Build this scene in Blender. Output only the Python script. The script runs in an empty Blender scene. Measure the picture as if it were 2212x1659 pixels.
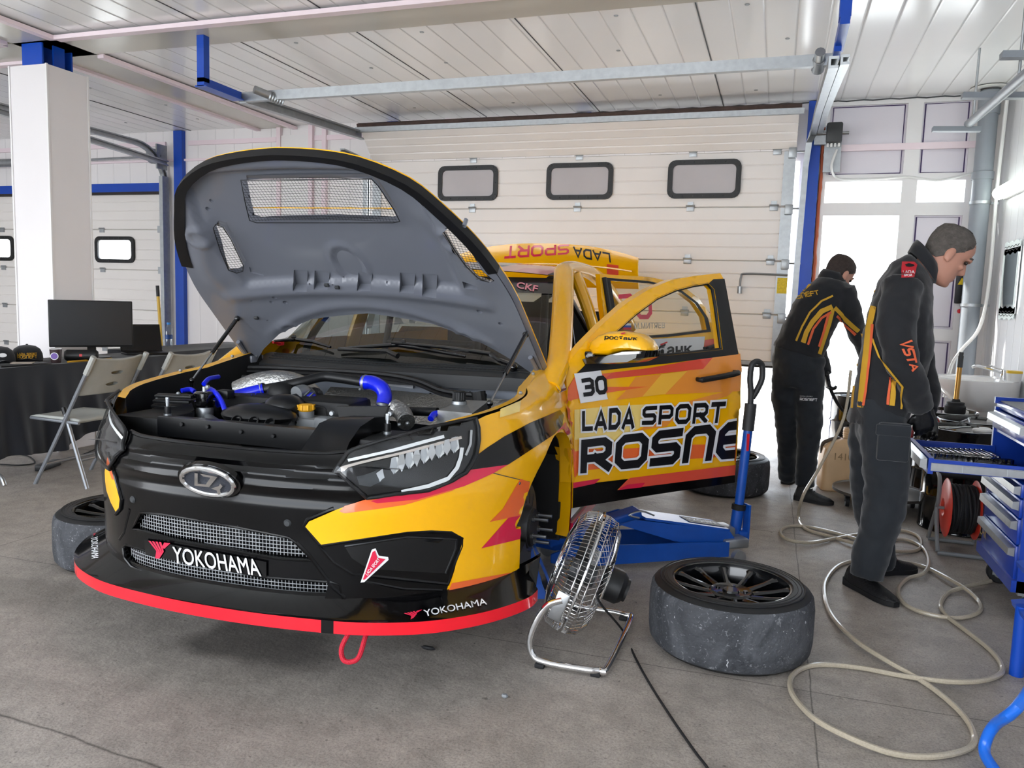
import bpy, bmesh, math, random
import numpy as np
from mathutils import Vector, Matrix, Euler
from mathutils.bvhtree import BVHTree
from mathutils.geometry import delaunay_2d_cdt
random.seed(7)
scene = bpy.context.scene
COL = scene.collection
PI = math.pi
R_ = math.radians

# ------------------------------------------------------------------ camera
W_, H_, FPX, CAMH = 2212.0, 1659.0, 1700.0, 1.30
def cam_rot(yaw, pitch, roll):
    cy, sy, cp, sp = math.cos(yaw), math.sin(yaw), math.cos(pitch), math.sin(pitch)
    f = np.array([sy*cp, cy*cp, -sp]); r = np.array([cy, -sy, 0.0]); u = np.cross(r, f)
    cr, sr = math.cos(roll), math.sin(roll)
    return np.array([cr*r + sr*u, -sr*r + cr*u, f])
CR = cam_rot(R_(-18.46), R_(6.126), R_(1.796))
CPOS = np.array([0.0, 0.0, CAMH])
cam_d = bpy.data.cameras.new('camera')
cam = bpy.data.objects.new('camera', cam_d)
COL.objects.link(cam)
cam_d.sensor_width = 36.0
cam_d.lens = 36.0*FPX/W_
cam_d.clip_start = 0.05
cam_d.clip_end = 500
mw = Matrix(((CR[0][0], CR[1][0], -CR[2][0], 0), (CR[0][1], CR[1][1], -CR[2][1], 0), (CR[0][2], CR[1][2], -CR[2][2], CAMH), (0, 0, 0, 1)))
cam.matrix_world = mw
scene.camera = cam

def ray(px, py):
    v = np.array([(px-W_/2)/FPX, -(py-H_/2)/FPX, 1.0])
    return CR.T @ v
def onz(px, py, z=0.0):
    d = ray(px, py); return Vector(CPOS + d*(z-CAMH)/d[2])
def ony(px, py, y):
    d = ray(px, py); return Vector(CPOS + d*y/d[1])
def onx(px, py, x):
    d = ray(px, py); return Vector(CPOS + d*x/d[0])
def proj(p):
    v = CR @ (np.array(p)-CPOS); return (W_/2+FPX*v[0]/v[2], H_/2-FPX*v[1]/v[2])

# ------------------------------------------------------------------ world and light
scene.view_settings.view_transform = 'Standard'
scene.view_settings.look = 'None'
scene.view_settings.gamma = 1.0
scene.view_settings.use_curve_mapping = False
scene.view_settings.exposure = 1.55
wd = bpy.data.worlds.new('world'); scene.world = wd; wd.use_nodes = True
wn = wd.node_tree; wn.nodes.clear()
wo = wn.nodes.new('ShaderNodeOutputWorld'); wb = wn.nodes.new('ShaderNodeBackground')
wt = wn.nodes.new('ShaderNodeTexCoord'); ws = wn.nodes.new('ShaderNodeSeparateXYZ')
wr = wn.nodes.new('ShaderNodeValToRGB')
wn.links.new(wt.outputs['Generated'], ws.inputs[0]); wn.links.new(ws.outputs['Z'], wr.inputs[0])
wr.color_ramp.elements[0].position = 0.0; wr.color_ramp.elements[0].color = (0.95, 0.97, 1.0, 1)
wr.color_ramp.elements[1].position = 0.6; wr.color_ramp.elements[1].color = (0.72, 0.84, 1.0, 1)
wn.links.new(wr.outputs[0], wb.inputs[0]); wb.inputs[1].default_value = 2.6
wn.links.new(wb.outputs[0], wo.inputs[0])

def area(name, loc, rot, sx, sy, power, col=(1, 1, 1), portal=False, spread=PI):
    l = bpy.data.lights.new(name, 'AREA'); l.shape = 'RECTANGLE'; l.size = sx; l.size_y = sy
    l.energy = power; l.color = col; l.spread = spread
    o = bpy.data.objects.new(name, l); COL.objects.link(o); o.location = loc; o.rotation_euler = rot
    if portal: l.cycles.is_portal = True
    return o
# daylight enters through the open bays behind the camera and the glazed door (portals guide the sampling of the sky)
area('daylight_front_bay', (-1.85, -2.4, 1.4), (R_(90), 0, 0), 4.7, 2.8, 1, portal=True)
area('daylight_far_bay', (-8.25, -2.4, 1.4), (R_(90), 0, 0), 6.5, 2.8, 1, portal=True)
area('daylight_glazed_door', (0.63, 7.95, 1.3), (R_(-90), 0, 0), 0.7, 2.4, 1, portal=True)
area('daylight_under_shutter', (-2.06, 7.95, 0.4), (R_(-90), 0, 0), 4.3, 0.8, 1, portal=True)
sun_d = bpy.data.lights.new('sun', 'SUN'); sun_d.energy = 7.0; sun_d.angle = R_(1.5); sun_d.color = (1, 0.96, 0.9)
sun = bpy.data.objects.new('sun', sun_d); COL.objects.link(sun)
sun.rotation_euler = Vector((0.80, -0.32, -0.62)).to_track_quat('-Z', 'Y').to_euler()

# ------------------------------------------------------------------ materials
def lin(c):
    if isinstance(c, str):
        c = c.lstrip('#'); c = tuple(int(c[i:i+2], 16)/255 for i in (0, 2, 4))
    return tuple((v/12.92 if v <= 0.04045 else ((v+0.055)/1.055)**2.4) for v in c) + (1.0,)
MATS = {}
def mat(name, col='#808080', rough=0.5, metal=0.0, coat=0.0, noise=0.0, nscale=20.0, bump=0.0, bscale=60.0, trans=0.0, ior=1.45, alpha=1.0, emit=None, estr=1.0, spec=0.5, sheen=0.0):
    if name in MATS: return MATS[name]
    m = bpy.data.materials.new(name); m.use_nodes = True; MATS[name] = m
    nt = m.node_tree; b = nt.nodes['Principled BSDF']
    b.inputs['Base Color'].default_value = lin(col); b.inputs['Roughness'].default_value = rough
    b.inputs['Metallic'].default_value = metal; b.inputs['Coat Weight'].default_value = coat
    b.inputs['Coat Roughness'].default_value = 0.04
    b.inputs['Transmission Weight'].default_value = trans; b.inputs['IOR'].default_value = ior
    b.inputs['Alpha'].default_value = alpha; b.inputs['Specular IOR Level'].default_value = spec
    b.inputs['Sheen Weight'].default_value = sheen
    if emit:
        b.inputs['Emission Color'].default_value = lin(emit); b.inputs['Emission Strength'].default_value = estr
    tc = None
    if noise or bump:
        tc = nt.nodes.new('ShaderNodeTexCoord')
    if noise:
        n = nt.nodes.new('ShaderNodeTexNoise'); n.inputs['Scale'].default_value = nscale; n.inputs['Detail'].default_value = 5
        nt.links.new(tc.outputs['Object'], n.inputs['Vector'])
        mx = nt.nodes.new('ShaderNodeMix'); mx.data_type = 'RGBA'; mx.blend_type = 'MULTIPLY'
        r = nt.nodes.new('ShaderNodeValToRGB')
        r.color_ramp.elements[0].position = 0.3; r.color_ramp.elements[0].color = (1-noise, 1-noise, 1-noise, 1)
        r.color_ramp.elements[1].position = 0.7; r.color_ramp.elements[1].color = (1, 1, 1, 1)
        nt.links.new(n.outputs['Fac'], r.inputs[0])
        mx.inputs['Factor'].default_value = 1.0; mx.inputs[6].default_value = lin(col)
        nt.links.new(r.outputs[0], mx.inputs[7]); nt.links.new(mx.outputs[2], b.inputs['Base Color'])
    if bump:
        n2 = nt.nodes.new('ShaderNodeTexNoise'); n2.inputs['Scale'].default_value = bscale; n2.inputs['Detail'].default_value = 3
        nt.links.new(tc.outputs['Object'], n2.inputs['Vector'])
        bp = nt.nodes.new('ShaderNodeBump'); bp.inputs['Strength'].default_value = bump; bp.inputs['Distance'].default_value = 0.01
        nt.links.new(n2.outputs['Fac'], bp.inputs['Height']); nt.links.new(bp.outputs[0], b.inputs['Normal'])
    return m
def glassy(name, tint=(1, 1, 1), mixf=0.12, rough=0.02):
    # a thin pane: mostly see-through, with a mirror-like share that grows at grazing angles
    m = bpy.data.materials.new(name); m.use_nodes = True; MATS[name] = m
    nt = m.node_tree; nt.nodes.clear()
    o = nt.nodes.new('ShaderNodeOutputMaterial'); t = nt.nodes.new('ShaderNodeBsdfTransparent'); g = nt.nodes.new('ShaderNodeBsdfGlossy')
    lw = nt.nodes.new('ShaderNodeLayerWeight'); f = nt.nodes.new('ShaderNodeMath'); f.operation = 'POWER'; f.inputs[1].default_value = 4.0; nt.links.new(lw.outputs['Facing'], f.inputs[0])
    a = nt.nodes.new('ShaderNodeMath'); a.operation = 'MULTIPLY_ADD'; a.inputs[1].default_value = 0.7; a.inputs[2].default_value = mixf; a.use_clamp = True
    mx = nt.nodes.new('ShaderNodeMixShader'); t.inputs[0].default_value = (*tint, 1); g.inputs['Roughness'].default_value = rough
    nt.links.new(f.outputs[0], a.inputs[0]); nt.links.new(a.outputs[0], mx.inputs[0]); nt.links.new(t.outputs[0], mx.inputs[1]); nt.links.new(g.outputs[0], mx.inputs[2])
    nt.links.new(mx.outputs[0], o.inputs[0])
    return m
def panel_mat(name, col, axis, width, line=0.004, rough=0.25, dark=0.55, offset=0.0, bump=0.35):
    # white sandwich panel with regular joints along one object axis (0 x, 1 y, 2 z)
    m = bpy.data.materials.new(name); m.use_nodes = True; MATS[name] = m
    nt = m.node_tree; b = nt.nodes['Principled BSDF']; b.inputs['Roughness'].default_value = rough
    tc = nt.nodes.new('ShaderNodeTexCoord'); sp = nt.nodes.new('ShaderNodeSeparateXYZ'); nt.links.new(tc.outputs['Object'], sp.inputs[0])
    def mth(op, a, bv=None):
        n = nt.nodes.new('ShaderNodeMath'); n.operation = op
        if hasattr(a, 'links'): nt.links.new(a, n.inputs[0])
        else: n.inputs[0].default_value = a
        if bv is not None:
            if hasattr(bv, 'links'): nt.links.new(bv, n.inputs[1])
            else: n.inputs[1].default_value = bv
        return n.outputs[0]
    v = mth('ADD', sp.outputs[axis], 100*width+offset)
    fr = mth('FRACT', mth('DIVIDE', v, width))
    d = mth('ABSOLUTE', mth('SUBTRACT', fr, 0.5))            # 0.5 at the joint
    j = mth('GREATER_THAN', d, 0.5-line/width)
    h = mth('SMOOTH_MIN', mth('MULTIPLY', mth('SUBTRACT', 0.5, d), width/(line*3)), 1.0)
    ns = nt.nodes.new('ShaderNodeTexNoise'); ns.inputs['Scale'].default_value = 1.7; nt.links.new(tc.outputs['Object'], ns.inputs['Vector'])
    mx = nt.nodes.new('ShaderNodeMix'); mx.data_type = 'RGBA'; c = lin(col)
    mx.inputs[6].default_value = c; mx.inputs[7].default_value = (c[0]*dark, c[1]*dark, c[2]*dark, 1); nt.links.new(j, mx.inputs['Factor'])
    nt.links.new(mx.outputs[2], b.inputs['Base Color'])
    bp = nt.nodes.new('ShaderNodeBump'); bp.inputs['Strength'].default_value = bump; bp.inputs['Distance'].default_value = 0.01
    hh = mth('ADD', h, mth('MULTIPLY', ns.outputs['Fac'], 0.6)); nt.links.new(hh, bp.inputs['Height']); nt.links.new(bp.outputs[0], b.inputs['Normal'])
    return m

M_white = mat('white_paint', '#e6e4e4', 0.3, noise=0.03, nscale=2)
M_pink = mat('pinkish_white_trim', '#ead9df', 0.4, noise=0.03, nscale=3)
M_beige = mat('beige_gloss_sheet', '#c2beb2', 0.18, noise=0.06, nscale=2)
M_blue = mat('blue_paint', '#0b46b0', 0.35, noise=0.08, nscale=8)
M_jackblue = mat('jack_blue_paint', '#0f4fae', 0.42, coat=0.1, noise=0.15, nscale=14)
M_alu = mat('aluminium', '#b9bcbe', 0.32, 1.0, noise=0.12, nscale=30)
M_zinc = mat('zinc_steel', '#a9adb0', 0.42, 0.85, noise=0.15, nscale=25)
M_chrome = mat('chrome', '#e4e4e4', 0.08, 1.0)
M_steel = mat('brushed_steel', '#9a9c9e', 0.35, 1.0, noise=0.1)
M_black = mat('black_plastic', '#101113', 0.45, noise=0.1)
M_satin = mat('satin_black', '#0b0c0e', 0.3, coat=0.15)
M_gloss = mat('gloss_black', '#08080a', 0.12, coat=0.6)
M_rubber = mat('black_rubber', '#151517', 0.7, bump=0.1)
M_darkgrey = mat('dark_grey', '#3a3c3e', 0.5)
M_grey = mat('grey_plastic', '#7d8082', 0.5, noise=0.08)
M_pipe = mat('grey_drain_pipe', '#8a9097', 0.4, noise=0.08, nscale=6)
M_red = mat('red_plastic', '#d5202c', 0.35)
M_orangered = mat('reel_red', '#e8402f', 0.35, noise=0.06)
M_whiteplastic = mat('white_plastic', '#e8e8e6', 0.35)
M_porcelain = mat('porcelain', '#eceae8', 0.08, coat=0.5)
M_yellow = mat('yellow_paint', '#fab802', 0.24, coat=0.6)
M_textwhite = mat('white_vinyl', '#e8e8ea', 0.35)
M_textblack = mat('black_vinyl', '#0a0a0c', 0.3)
M_brown = mat('rusty_brown', '#4d3b36', 0.6, noise=0.4, nscale=18)

# ------------------------------------------------------------------ mesh helpers
WM = {}
def wmat(o): return WM.get(o.name, Matrix()) if o is not None else Matrix()
def tag(o, label=None, cat=None, group=None, kind=None):
    if label: o['label'] = label
    if cat: o['category'] = cat
    if group: o['group'] = group
    if kind: o['kind'] = kind
    return o
def thing(name, label, cat, loc=(0, 0, 0), rotz=0.0, group=None, M=None):
    o = bpy.data.objects.new(name, None); COL.objects.link(o); o.empty_display_size = 0.1
    if M is None: M = Matrix.Translation(Vector(loc)) @ Matrix.Rotation(rotz, 4, 'Z')
    o.matrix_world = M; WM[o.name] = M.copy()
    return tag(o, label, cat, group)
def frame(a, b):
    # matrix whose z axis runs from a to b, origin a
    a = Vector(a); z = (Vector(b)-a).normalized()
    x = Vector((0, 0, 1)).cross(z)
    x = Vector((1, 0, 0)) if x.length < 1e-4 else x.normalized()
    y = z.cross(x)
    return Matrix(((x.x, y.x, z.x, a.x), (x.y, y.y, z.y, a.y), (x.z, y.z, z.z, a.z), (0, 0, 0, 1)))
def axes(o, x, y, z):
    x, y, z = Vector(x), Vector(y), Vector(z)
    return Matrix(((x.x, y.x, z.x, o[0]), (x.y, y.y, z.y, o[1]), (x.z, y.z, z.z, o[2]), (0, 0, 0, 1)))
def catmull(P, n=6, closed=False):
    P = [Vector(p) for p in P]; out = []; N = len(P)
    for i in range(N if closed else N-1):
        if closed: a, b, c, d = P[i-1], P[i], P[(i+1) % N], P[(i+2) % N]
        else: a, b, c, d = P[max(i-1, 0)], P[i], P[i+1], P[min(i+2, N-1)]
        for k in range(n):
            t = k/n
            out.append(0.5*((2*b)+(c-a)*t+(2*a-5*b+4*c-d)*t*t+(3*b-a-3*c+d)*t**3))
    if not closed: out.append(P[-1])
    return out
def rrect(w, h, r, n=4, cx=0.0, cy=0.0):
    out = []
    for sx, sy, a0 in ((1, 1, 0), (-1, 1, 90), (-1, -1, 180), (1, -1, 270)):
        for k in range(n+1):
            a = R_(a0+90*k/n); out.append((cx+sx*(w/2-r)+r*math.cos(a), cy+sy*(h/2-r)+r*math.sin(a)))
    return out
def ell(rx, ry, n=24, cx=0.0, cy=0.0):
    return [(cx+rx*math.cos(2*PI*k/n), cy+ry*math.sin(2*PI*k/n)) for k in range(n)]
class MB:
    def __init__(s): s.v = []; s.f = []; s.m = []; s.mi = 0
    def add(s, vs, fs, T=None):
        b = len(s.v)
        s.v += [(T @ Vector(p)) if T is not None else Vector(p) for p in vs]
        s.f += [tuple(b+i for i in f) for f in fs]; s.m += [s.mi]*len(fs)
        return s
    def box(s, c, d, T=None, rot=None, bev=0.0):
        x, y, z = d[0]/2, d[1]/2, d[2]/2
        M = Matrix.Translation(Vector(c))
        if rot is not None: M = M @ Euler(rot).to_matrix().to_4x4()
        if T is not None: M = T @ M
        if bev > 0:
            bev = min(bev, x*0.9, y*0.9, z*0.9)
            bm = bmesh.new(); bmesh.ops.create_cube(bm, size=1.0)
            for v in bm.verts: v.co = Vector((v.co.x*2*x, v.co.y*2*y, v.co.z*2*z))
            bmesh.ops.bevel(bm, geom=bm.edges[:], offset=bev, segments=2, affect='EDGES', profile=0.5)
            s.bm(bm, M); return s
        vs = [(i, j, k) for k in (-z, z) for j in (-y, y) for i in (-x, x)]
        return s.add(vs, [(0, 2, 3, 1), (4, 5, 7, 6), (0, 1, 5, 4), (2, 6, 7, 3), (0, 4, 6, 2), (1, 3, 7, 5)], M)
    def bm(s, bm, T=None):
        bm.verts.index_update()
        s.add([v.co.copy() for v in bm.verts], [[v.index for v in f.verts] for f in bm.faces], T); bm.free(); return s
    def tube(s, P, r, n=8, closed=False, T=None, caps=True):
        P = [Vector(p) for p in P]; N = len(P)
        if N < 2: return s
        vs = []; up = None
        for i in range(N):
            if closed: t = P[(i+1) % N]-P[i-1]
            else: t = P[min(i+1, N-1)]-P[max(i-1, 0)]
            if t.length < 1e-9: t = Vector((0, 0, 1))
            t.normalize()
            if up is None:
                up = Vector((0, 0, 1)) if abs(t.z) < 0.9 else Vector((1, 0, 0))
            up = up-t*up.dot(t)
            if up.length < 1e-6: up = t.orthogonal()
            up.normalize(); w = t.cross(up)
            rr = r[i] if isinstance(r, (list, tuple)) else r
            for k in range(n):
                a = 2*PI*k/n; vs.append(P[i]+(up*math.cos(a)+w*math.sin(a))*rr)
        fs = []
        for i in range(N if closed else N-1):
            j = (i+1) % N
            for k in range(n):
                l = (k+1) % n; fs.append((i*n+k, i*n+l, j*n+l, j*n+k))
        if caps and not closed:
            fs.append(tuple(range(n))[::-1]); fs.append(tuple((N-1)*n+k for k in range(n)))
        return s.add(vs, fs, T)
    def cyl(s, a, b, r, n=16, r2=None):
        return s.tube([a, b], [r, r if r2 is None else r2], n)
    def lathe(s, prof, n=32, T=None, cap=False):
        vs = []; fs = []; N = len(prof)
        for r, z in prof:
            for k in range(n):
                a = 2*PI*k/n; vs.append((r*math.cos(a), r*math.sin(a), z))
        for i in range(N-1):
            for k in range(n):
                l = (k+1) % n; fs.append((i*n+k, i*n+l, (i+1)*n+l, (i+1)*n+k))
        if cap:
            fs.append(tuple(range(n))[::-1]); fs.append(tuple((N-1)*n+k for k in range(n)))
        return s.add(vs, fs, T)
    def prism(s, poly, h, T=None, z0=0.0):
        # polygon in xy extruded z0..z0+h
        n = len(poly)
        ar = sum(poly[i-1][0]*poly[i][1]-poly[i][0]*poly[i-1][1] for i in range(n))
        if ar < 0: poly = poly[::-1]
        vs = [(p[0], p[1], z0) for p in poly]+[(p[0], p[1], z0+h) for p in poly]
        fs = [tuple(range(n))[::-1], tuple(range(n, 2*n))]+[(i, (i+1) % n, n+(i+1) % n, n+i) for i in range(n)]
        return s.add(vs, fs, T)
    def ring(s, outer, inner, h, T=None, z0=0.0):
        # frame between two closed outlines with the same number of points
        n = len(outer)
        vs = [(p[0], p[1], z) for z in (z0, z0+h) for p in outer]+[(p[0], p[1], z) for z in (z0, z0+h) for p in inner]
        fs = []
        for i in range(n):
            j = (i+1) % n
            fs += [(i, j, n+j, n+i), (2*n+j, 2*n+i, 3*n+i, 3*n+j), (n+i, n+j, 3*n+j, 3*n+i), (j, i, 2*n+i, 2*n+j)]
        return s.add(vs, fs, T)
    def loft(s, rings, closed=True, capa=True, capb=True, T=None):
        n = len(rings[0]); vs = [p for r in rings for p in r]; fs = []
        for i in range(len(rings)-1):
            for k in range(n if closed else n-1):
                l = (k+1) % n; fs.append((i*n+k, i*n+l, (i+1)*n+l, (i+1)*n+k))
        if closed and capa: fs.append(tuple(range(n))[::-1])
        if closed and capb: fs.append(tuple((len(rings)-1)*n+k for k in range(n)))
        return s.add(vs, fs, T)
    def grid(s, fn, nu, nv, T=None):
        vs = [fn(i/nu, j/nv) for j in range(nv+1) for i in range(nu+1)]
        fs = [(j*(nu+1)+i, j*(nu+1)+i+1, (j+1)*(nu+1)+i+1, (j+1)*(nu+1)+i) for j in range(nv) for i in range(nu)]
        return s.add(vs, fs, T)
    def ball(s, c, r, n=12, T=None):
        rx, ry, rz = (r, r, r) if not isinstance(r, (tuple, list)) else r
        vs = []; fs = []; m = max(4, n//2)
        for i in range(m+1):
            a = PI*i/m
            for k in range(n):
                b = 2*PI*k/n; vs.append((c[0]+rx*math.sin(a)*math.cos(b), c[1]+ry*math.sin(a)*math.sin(b), c[2]-rz*math.cos(a)))
        for i in range(m):
            for k in range(n):
                l = (k+1) % n; fs.append((i*n+k, i*n+l, (i+1)*n+l, (i+1)*n+k))
        return s.add(vs, fs, T)
    def build(s, name, mats, parent=None, local=False, smooth=True, ang=35, weld=True, sub=0, solid=0.0):
        if not isinstance(mats, (list, tuple)): mats = [mats]
        me = bpy.data.meshes.new(name)
        P = wmat(parent).inverted() if (parent is not None and not local) else Matrix()
        me.from_pydata([tuple(P @ v) for v in s.v], [], s.f)
        for m in mats: me.materials.append(m)
        if len(mats) > 1: me.polygons.foreach_set('material_index', s.m)
        if weld or True:
            bm = bmesh.new(); bm.from_mesh(me)
            if weld: bmesh.ops.remove_doubles(bm, verts=bm.verts[:], dist=1e-5)
            bmesh.ops.dissolve_degenerate(bm, dist=1e-6, edges=bm.edges[:])
            bm.to_mesh(me); bm.free()
        if smooth:
            me.polygons.foreach_set('use_smooth', [True]*len(me.polygons))
            me.set_sharp_from_angle(angle=R_(ang))
        me.update()
        o = bpy.data.objects.new(name, me); COL.objects.link(o)
        if parent is not None:
            o.parent = parent; WM[o.name] = wmat(parent).copy()
        if solid:
            md = o.modifiers.new('solid', 'SOLIDIFY'); md.thickness = solid; md.offset = -1
        if sub:
            md = o.modifiers.new('sub', 'SUBSURF'); md.levels = sub; md.render_levels = sub
        return o
def struct(mb, name, m, parent=None, label=None, **kw):
    o = mb.build(name, m, parent, **kw)
    if parent is None: o['kind'] = 'structure'
    if label: o['label'] = label
    return o
def dup(o, loc=None, rotz=None, M=None, label=None, group=None):
    c = o.copy(); COL.objects.link(c)
    if M is None: M = Matrix.Translation(Vector(loc)) @ Matrix.Rotation(rotz or 0.0, 4, 'Z')
    c.matrix_world = M; WM[c.name] = M.copy()
    if label: c['label'] = label
    if group: c['group'] = group
    def rec(src, dst):
        for ch in list(src.children):
            d = ch.copy(); COL.objects.link(d); d.parent = dst; d.matrix_parent_inverse = ch.matrix_parent_inverse.copy()
            WM[d.name] = WM[dst.name].copy(); rec(ch, d)
    rec(o, c)
    return c

# ------------------------------------------------------------------ flat shapes: fine triangulation, text, lettering
def cdt(outline, holes=(), res=None):
    # triangulate an outline (with holes) in 2D; extra points on edges and inside keep triangles small
    def dense(poly):
        if not res: return [tuple(p[:2]) for p in poly]
        out = []
        for i in range(len(poly)):
            a, b = poly[i], poly[(i+1) % len(poly)]
            n = max(1, int(math.hypot(b[0]-a[0], b[1]-a[1])/res+0.5))
            out += [(a[0]+(b[0]-a[0])*k/n, a[1]+(b[1]-a[1])*k/n) for k in range(n)]
        return out
    def inside(p, poly):
        c = False; x, y = p
        for i in range(len(poly)):
            (x1, y1), (x2, y2) = poly[i-1], poly[i]
            if (y1 > y) != (y2 > y) and x < (x2-x1)*(y-y1)/(y2-y1)+x1: c = not c
        return c
    loops = [dense(outline)]+[dense(h) for h in holes]
    pts = []; faces = []
    for lp in loops:
        b = len(pts); pts += lp; faces.append(list(range(b, b+len(lp))))
    if res:
        xs = [p[0] for p in loops[0]]; ys = [p[1] for p in loops[0]]
        j = 0; y = min(ys)+res*0.5; bpts = np.array(pts)
        while y < max(ys):
            x = min(xs)+res*(0.5 if j % 2 else 0.25)
            while x < max(xs):
                if inside((x, y), loops[0]) and not any(inside((x, y), h) for h in loops[1:]) and np.min(np.sum((bpts-(x, y))**2, 1)) > (0.35*res)**2: pts.append((x, y))
                x += res
            y += res*0.87; j += 1
    r = delaunay_2d_cdt([Vector(p) for p in pts], [], faces, 2 if holes else 1, 1e-9)
    V = [tuple(v) for v in r[0]]; F = [tuple(f) for f in r[2]]
    if holes:
        F = [f for f in F if not any(inside((sum(V[i][0] for i in f)/3, sum(V[i][1] for i in f)/3), h) for h in loops[1:])]
    return V, F
_txt = {}
def text2d(body, bold=0.0, sx=1.0):
    # (verts, faces) of filled lettering, cap height about 0.7, starting at x = 0
    k = (body, bold)
    if k not in _txt and bold and ('M' in body or 'М' in body):
        V, F = text2d(body, 0.0); VV = []; FF = []      # this letter's outline cannot be fattened: overlay shifted copies
        for dx, dy in ((-1, 0), (1, 0), (0, -1), (0, 1)):
            n = len(VV); VV += [(v[0]+dx*bold, v[1]+dy*bold) for v in V]; FF += [tuple(i+n for i in f) for f in F]
        _txt[k] = (VV, FF)
    if k not in _txt:
        c = bpy.data.curves.new('t', 'FONT'); c.body = body; c.offset = bold; c.resolution_u = 4; c.fill_mode = 'FRONT'; c.dimensions = '2D'
        o = bpy.data.objects.new('t', c); COL.objects.link(o); bpy.context.view_layer.update()
        me = o.evaluated_get(bpy.context.evaluated_depsgraph_get()).to_mesh()
        _txt[k] = ([tuple(v.co) for v in me.vertices], [tuple(p.vertices) for p in me.polygons])
        bpy.data.objects.remove(o); bpy.data.curves.remove(c)
    V, F = _txt[k]
    x0 = min(v[0] for v in V)
    return [((v[0]-x0)*sx, v[1]) for v in V], F
def fit_text(body, w, h, bold=0.0):
    # lettering scaled to a box w x h with its lower left corner at the origin
    V, F = text2d(body, bold)
    x0, x1 = min(v[0] for v in V), max(v[0] for v in V); y0, y1 = min(v[1] for v in V), max(v[1] for v in V)
    return [((v[0]-x0)/(x1-x0)*w, (v[1]-y0)/(y1-y0)*h) for v in V], F
GLY = {  # broad sports lettering as strokes in a 1 x 1 cell
    'L': (0.80, [[(0, 1), (0, 0), (0.8, 0)]]), 'A': (0.95, [[(0, 0), (0.475, 1), (0.95, 0)], [(0.2, 0.27), (0.75, 0.27)]]),
    'D': (0.9, [[(0, 0), (0, 1), (0.6, 1), (0.9, 0.75), (0.9, 0.25), (0.6, 0), (0, 0)]]),
    'S': (0.9, [[(0.9, 1), (0.15, 1), (0, 0.85), (0, 0.62), (0.12, 0.5), (0.78, 0.5), (0.9, 0.38), (0.9, 0.15), (0.75, 0), (0, 0)]]),
    'P': (0.9, [[(0, 0), (0, 1), (0.75, 1), (0.9, 0.85), (0.9, 0.5), (0.75, 0.36), (0, 0.36)]]),
    'O': (1.0, [[(0.2, 1), (0.8, 1), (1, 0.8), (1, 0.2), (0.8, 0), (0.2, 0), (0, 0.2), (0, 0.8), (0.2, 1)]]),
    'R': (0.95, [[(0, 0), (0, 1), (0.75, 1), (0.93, 0.85), (0.93, 0.55), (0.75, 0.4), (0, 0.4)], [(0.45, 0.4), (0.95, 0)]]),
    'T': (0.9, [[(0, 1), (0.9, 1)], [(0.45, 1), (0.45, 0)]]), 'N': (0.9, [[(0, 0), (0, 0.8), (0.2, 1), (0.7, 1), (0.9, 0.8), (0.9, 0)]]),
    'E': (0.85, [[(0.85, 1), (0.2, 1), (0, 0.8), (0, 0.2), (0.2, 0), (0.85, 0)], [(0, 0.52), (0.78, 0.52)]]),
    'F': (0.85, [[(0.85, 1), (0.2, 1), (0, 0.8), (0, 0)], [(0, 0.5), (0.75, 0.5)]]), 'V': (0.95, [[(0, 1), (0.475, 0), (0.95, 1)]]),
    '3': (0.85, [[(0, 1), (0.65, 1), (0.85, 0.85), (0.85, 0.62), (0.7, 0.5), (0.25, 0.5)], [(0.7, 0.5), (0.85, 0.38), (0.85, 0.15), (0.65, 0), (0, 0)]]),
    '0': (0.85, [[(0.2, 1), (0.65, 1), (0.85, 0.8), (0.85, 0.2), (0.65, 0), (0.2, 0), (0, 0.2), (0, 0.8), (0.2, 1)]]), ' ': (0.45, []),
}
def strokes2d(body, sw, gap=0.3, cw=1.0):
    # mitred stroke lettering, cap height 1; returns verts, faces, width
    V = []; F = []; x = 0.0
    for ch in body:
        w, lines = GLY[ch]
        for ln in lines:
            P = [Vector((x+p[0]*cw, p[1])) for p in ln]; cl = (P[0]-P[-1]).length < 1e-6; n = len(P); base = len(V)
            for i in range(n):
                if cl and i in (0, n-1): d0, d1 = (P[n-1]-P[n-2]).normalized(), (P[1]-P[0]).normalized()
                else:
                    d0 = (P[i]-P[i-1]).normalized() if i > 0 else (P[1]-P[0]).normalized()
                    d1 = (P[i+1]-P[i]).normalized() if i < n-1 else d0
                t = (d0+d1); t = t.normalized() if t.length > 1e-6 else d1
                nn = Vector((-t.y, t.x)); k = min(1.5, 1/max(0.3, nn.dot(Vector((-d1.y, d1.x)))))
                q = P[i]
                if not cl and i == 0: q = q-d1*sw/2
                if not cl and i == n-1: q = q+d0*sw/2
                V += [tuple(q+nn*sw/2*k), tuple(q-nn*sw/2*k)]
            for i in range(n-1):
                a = base+2*i; F.append((a, a+1, a+3, a+2))
        x += w*cw+gap
    return V, F, x-gap
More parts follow.
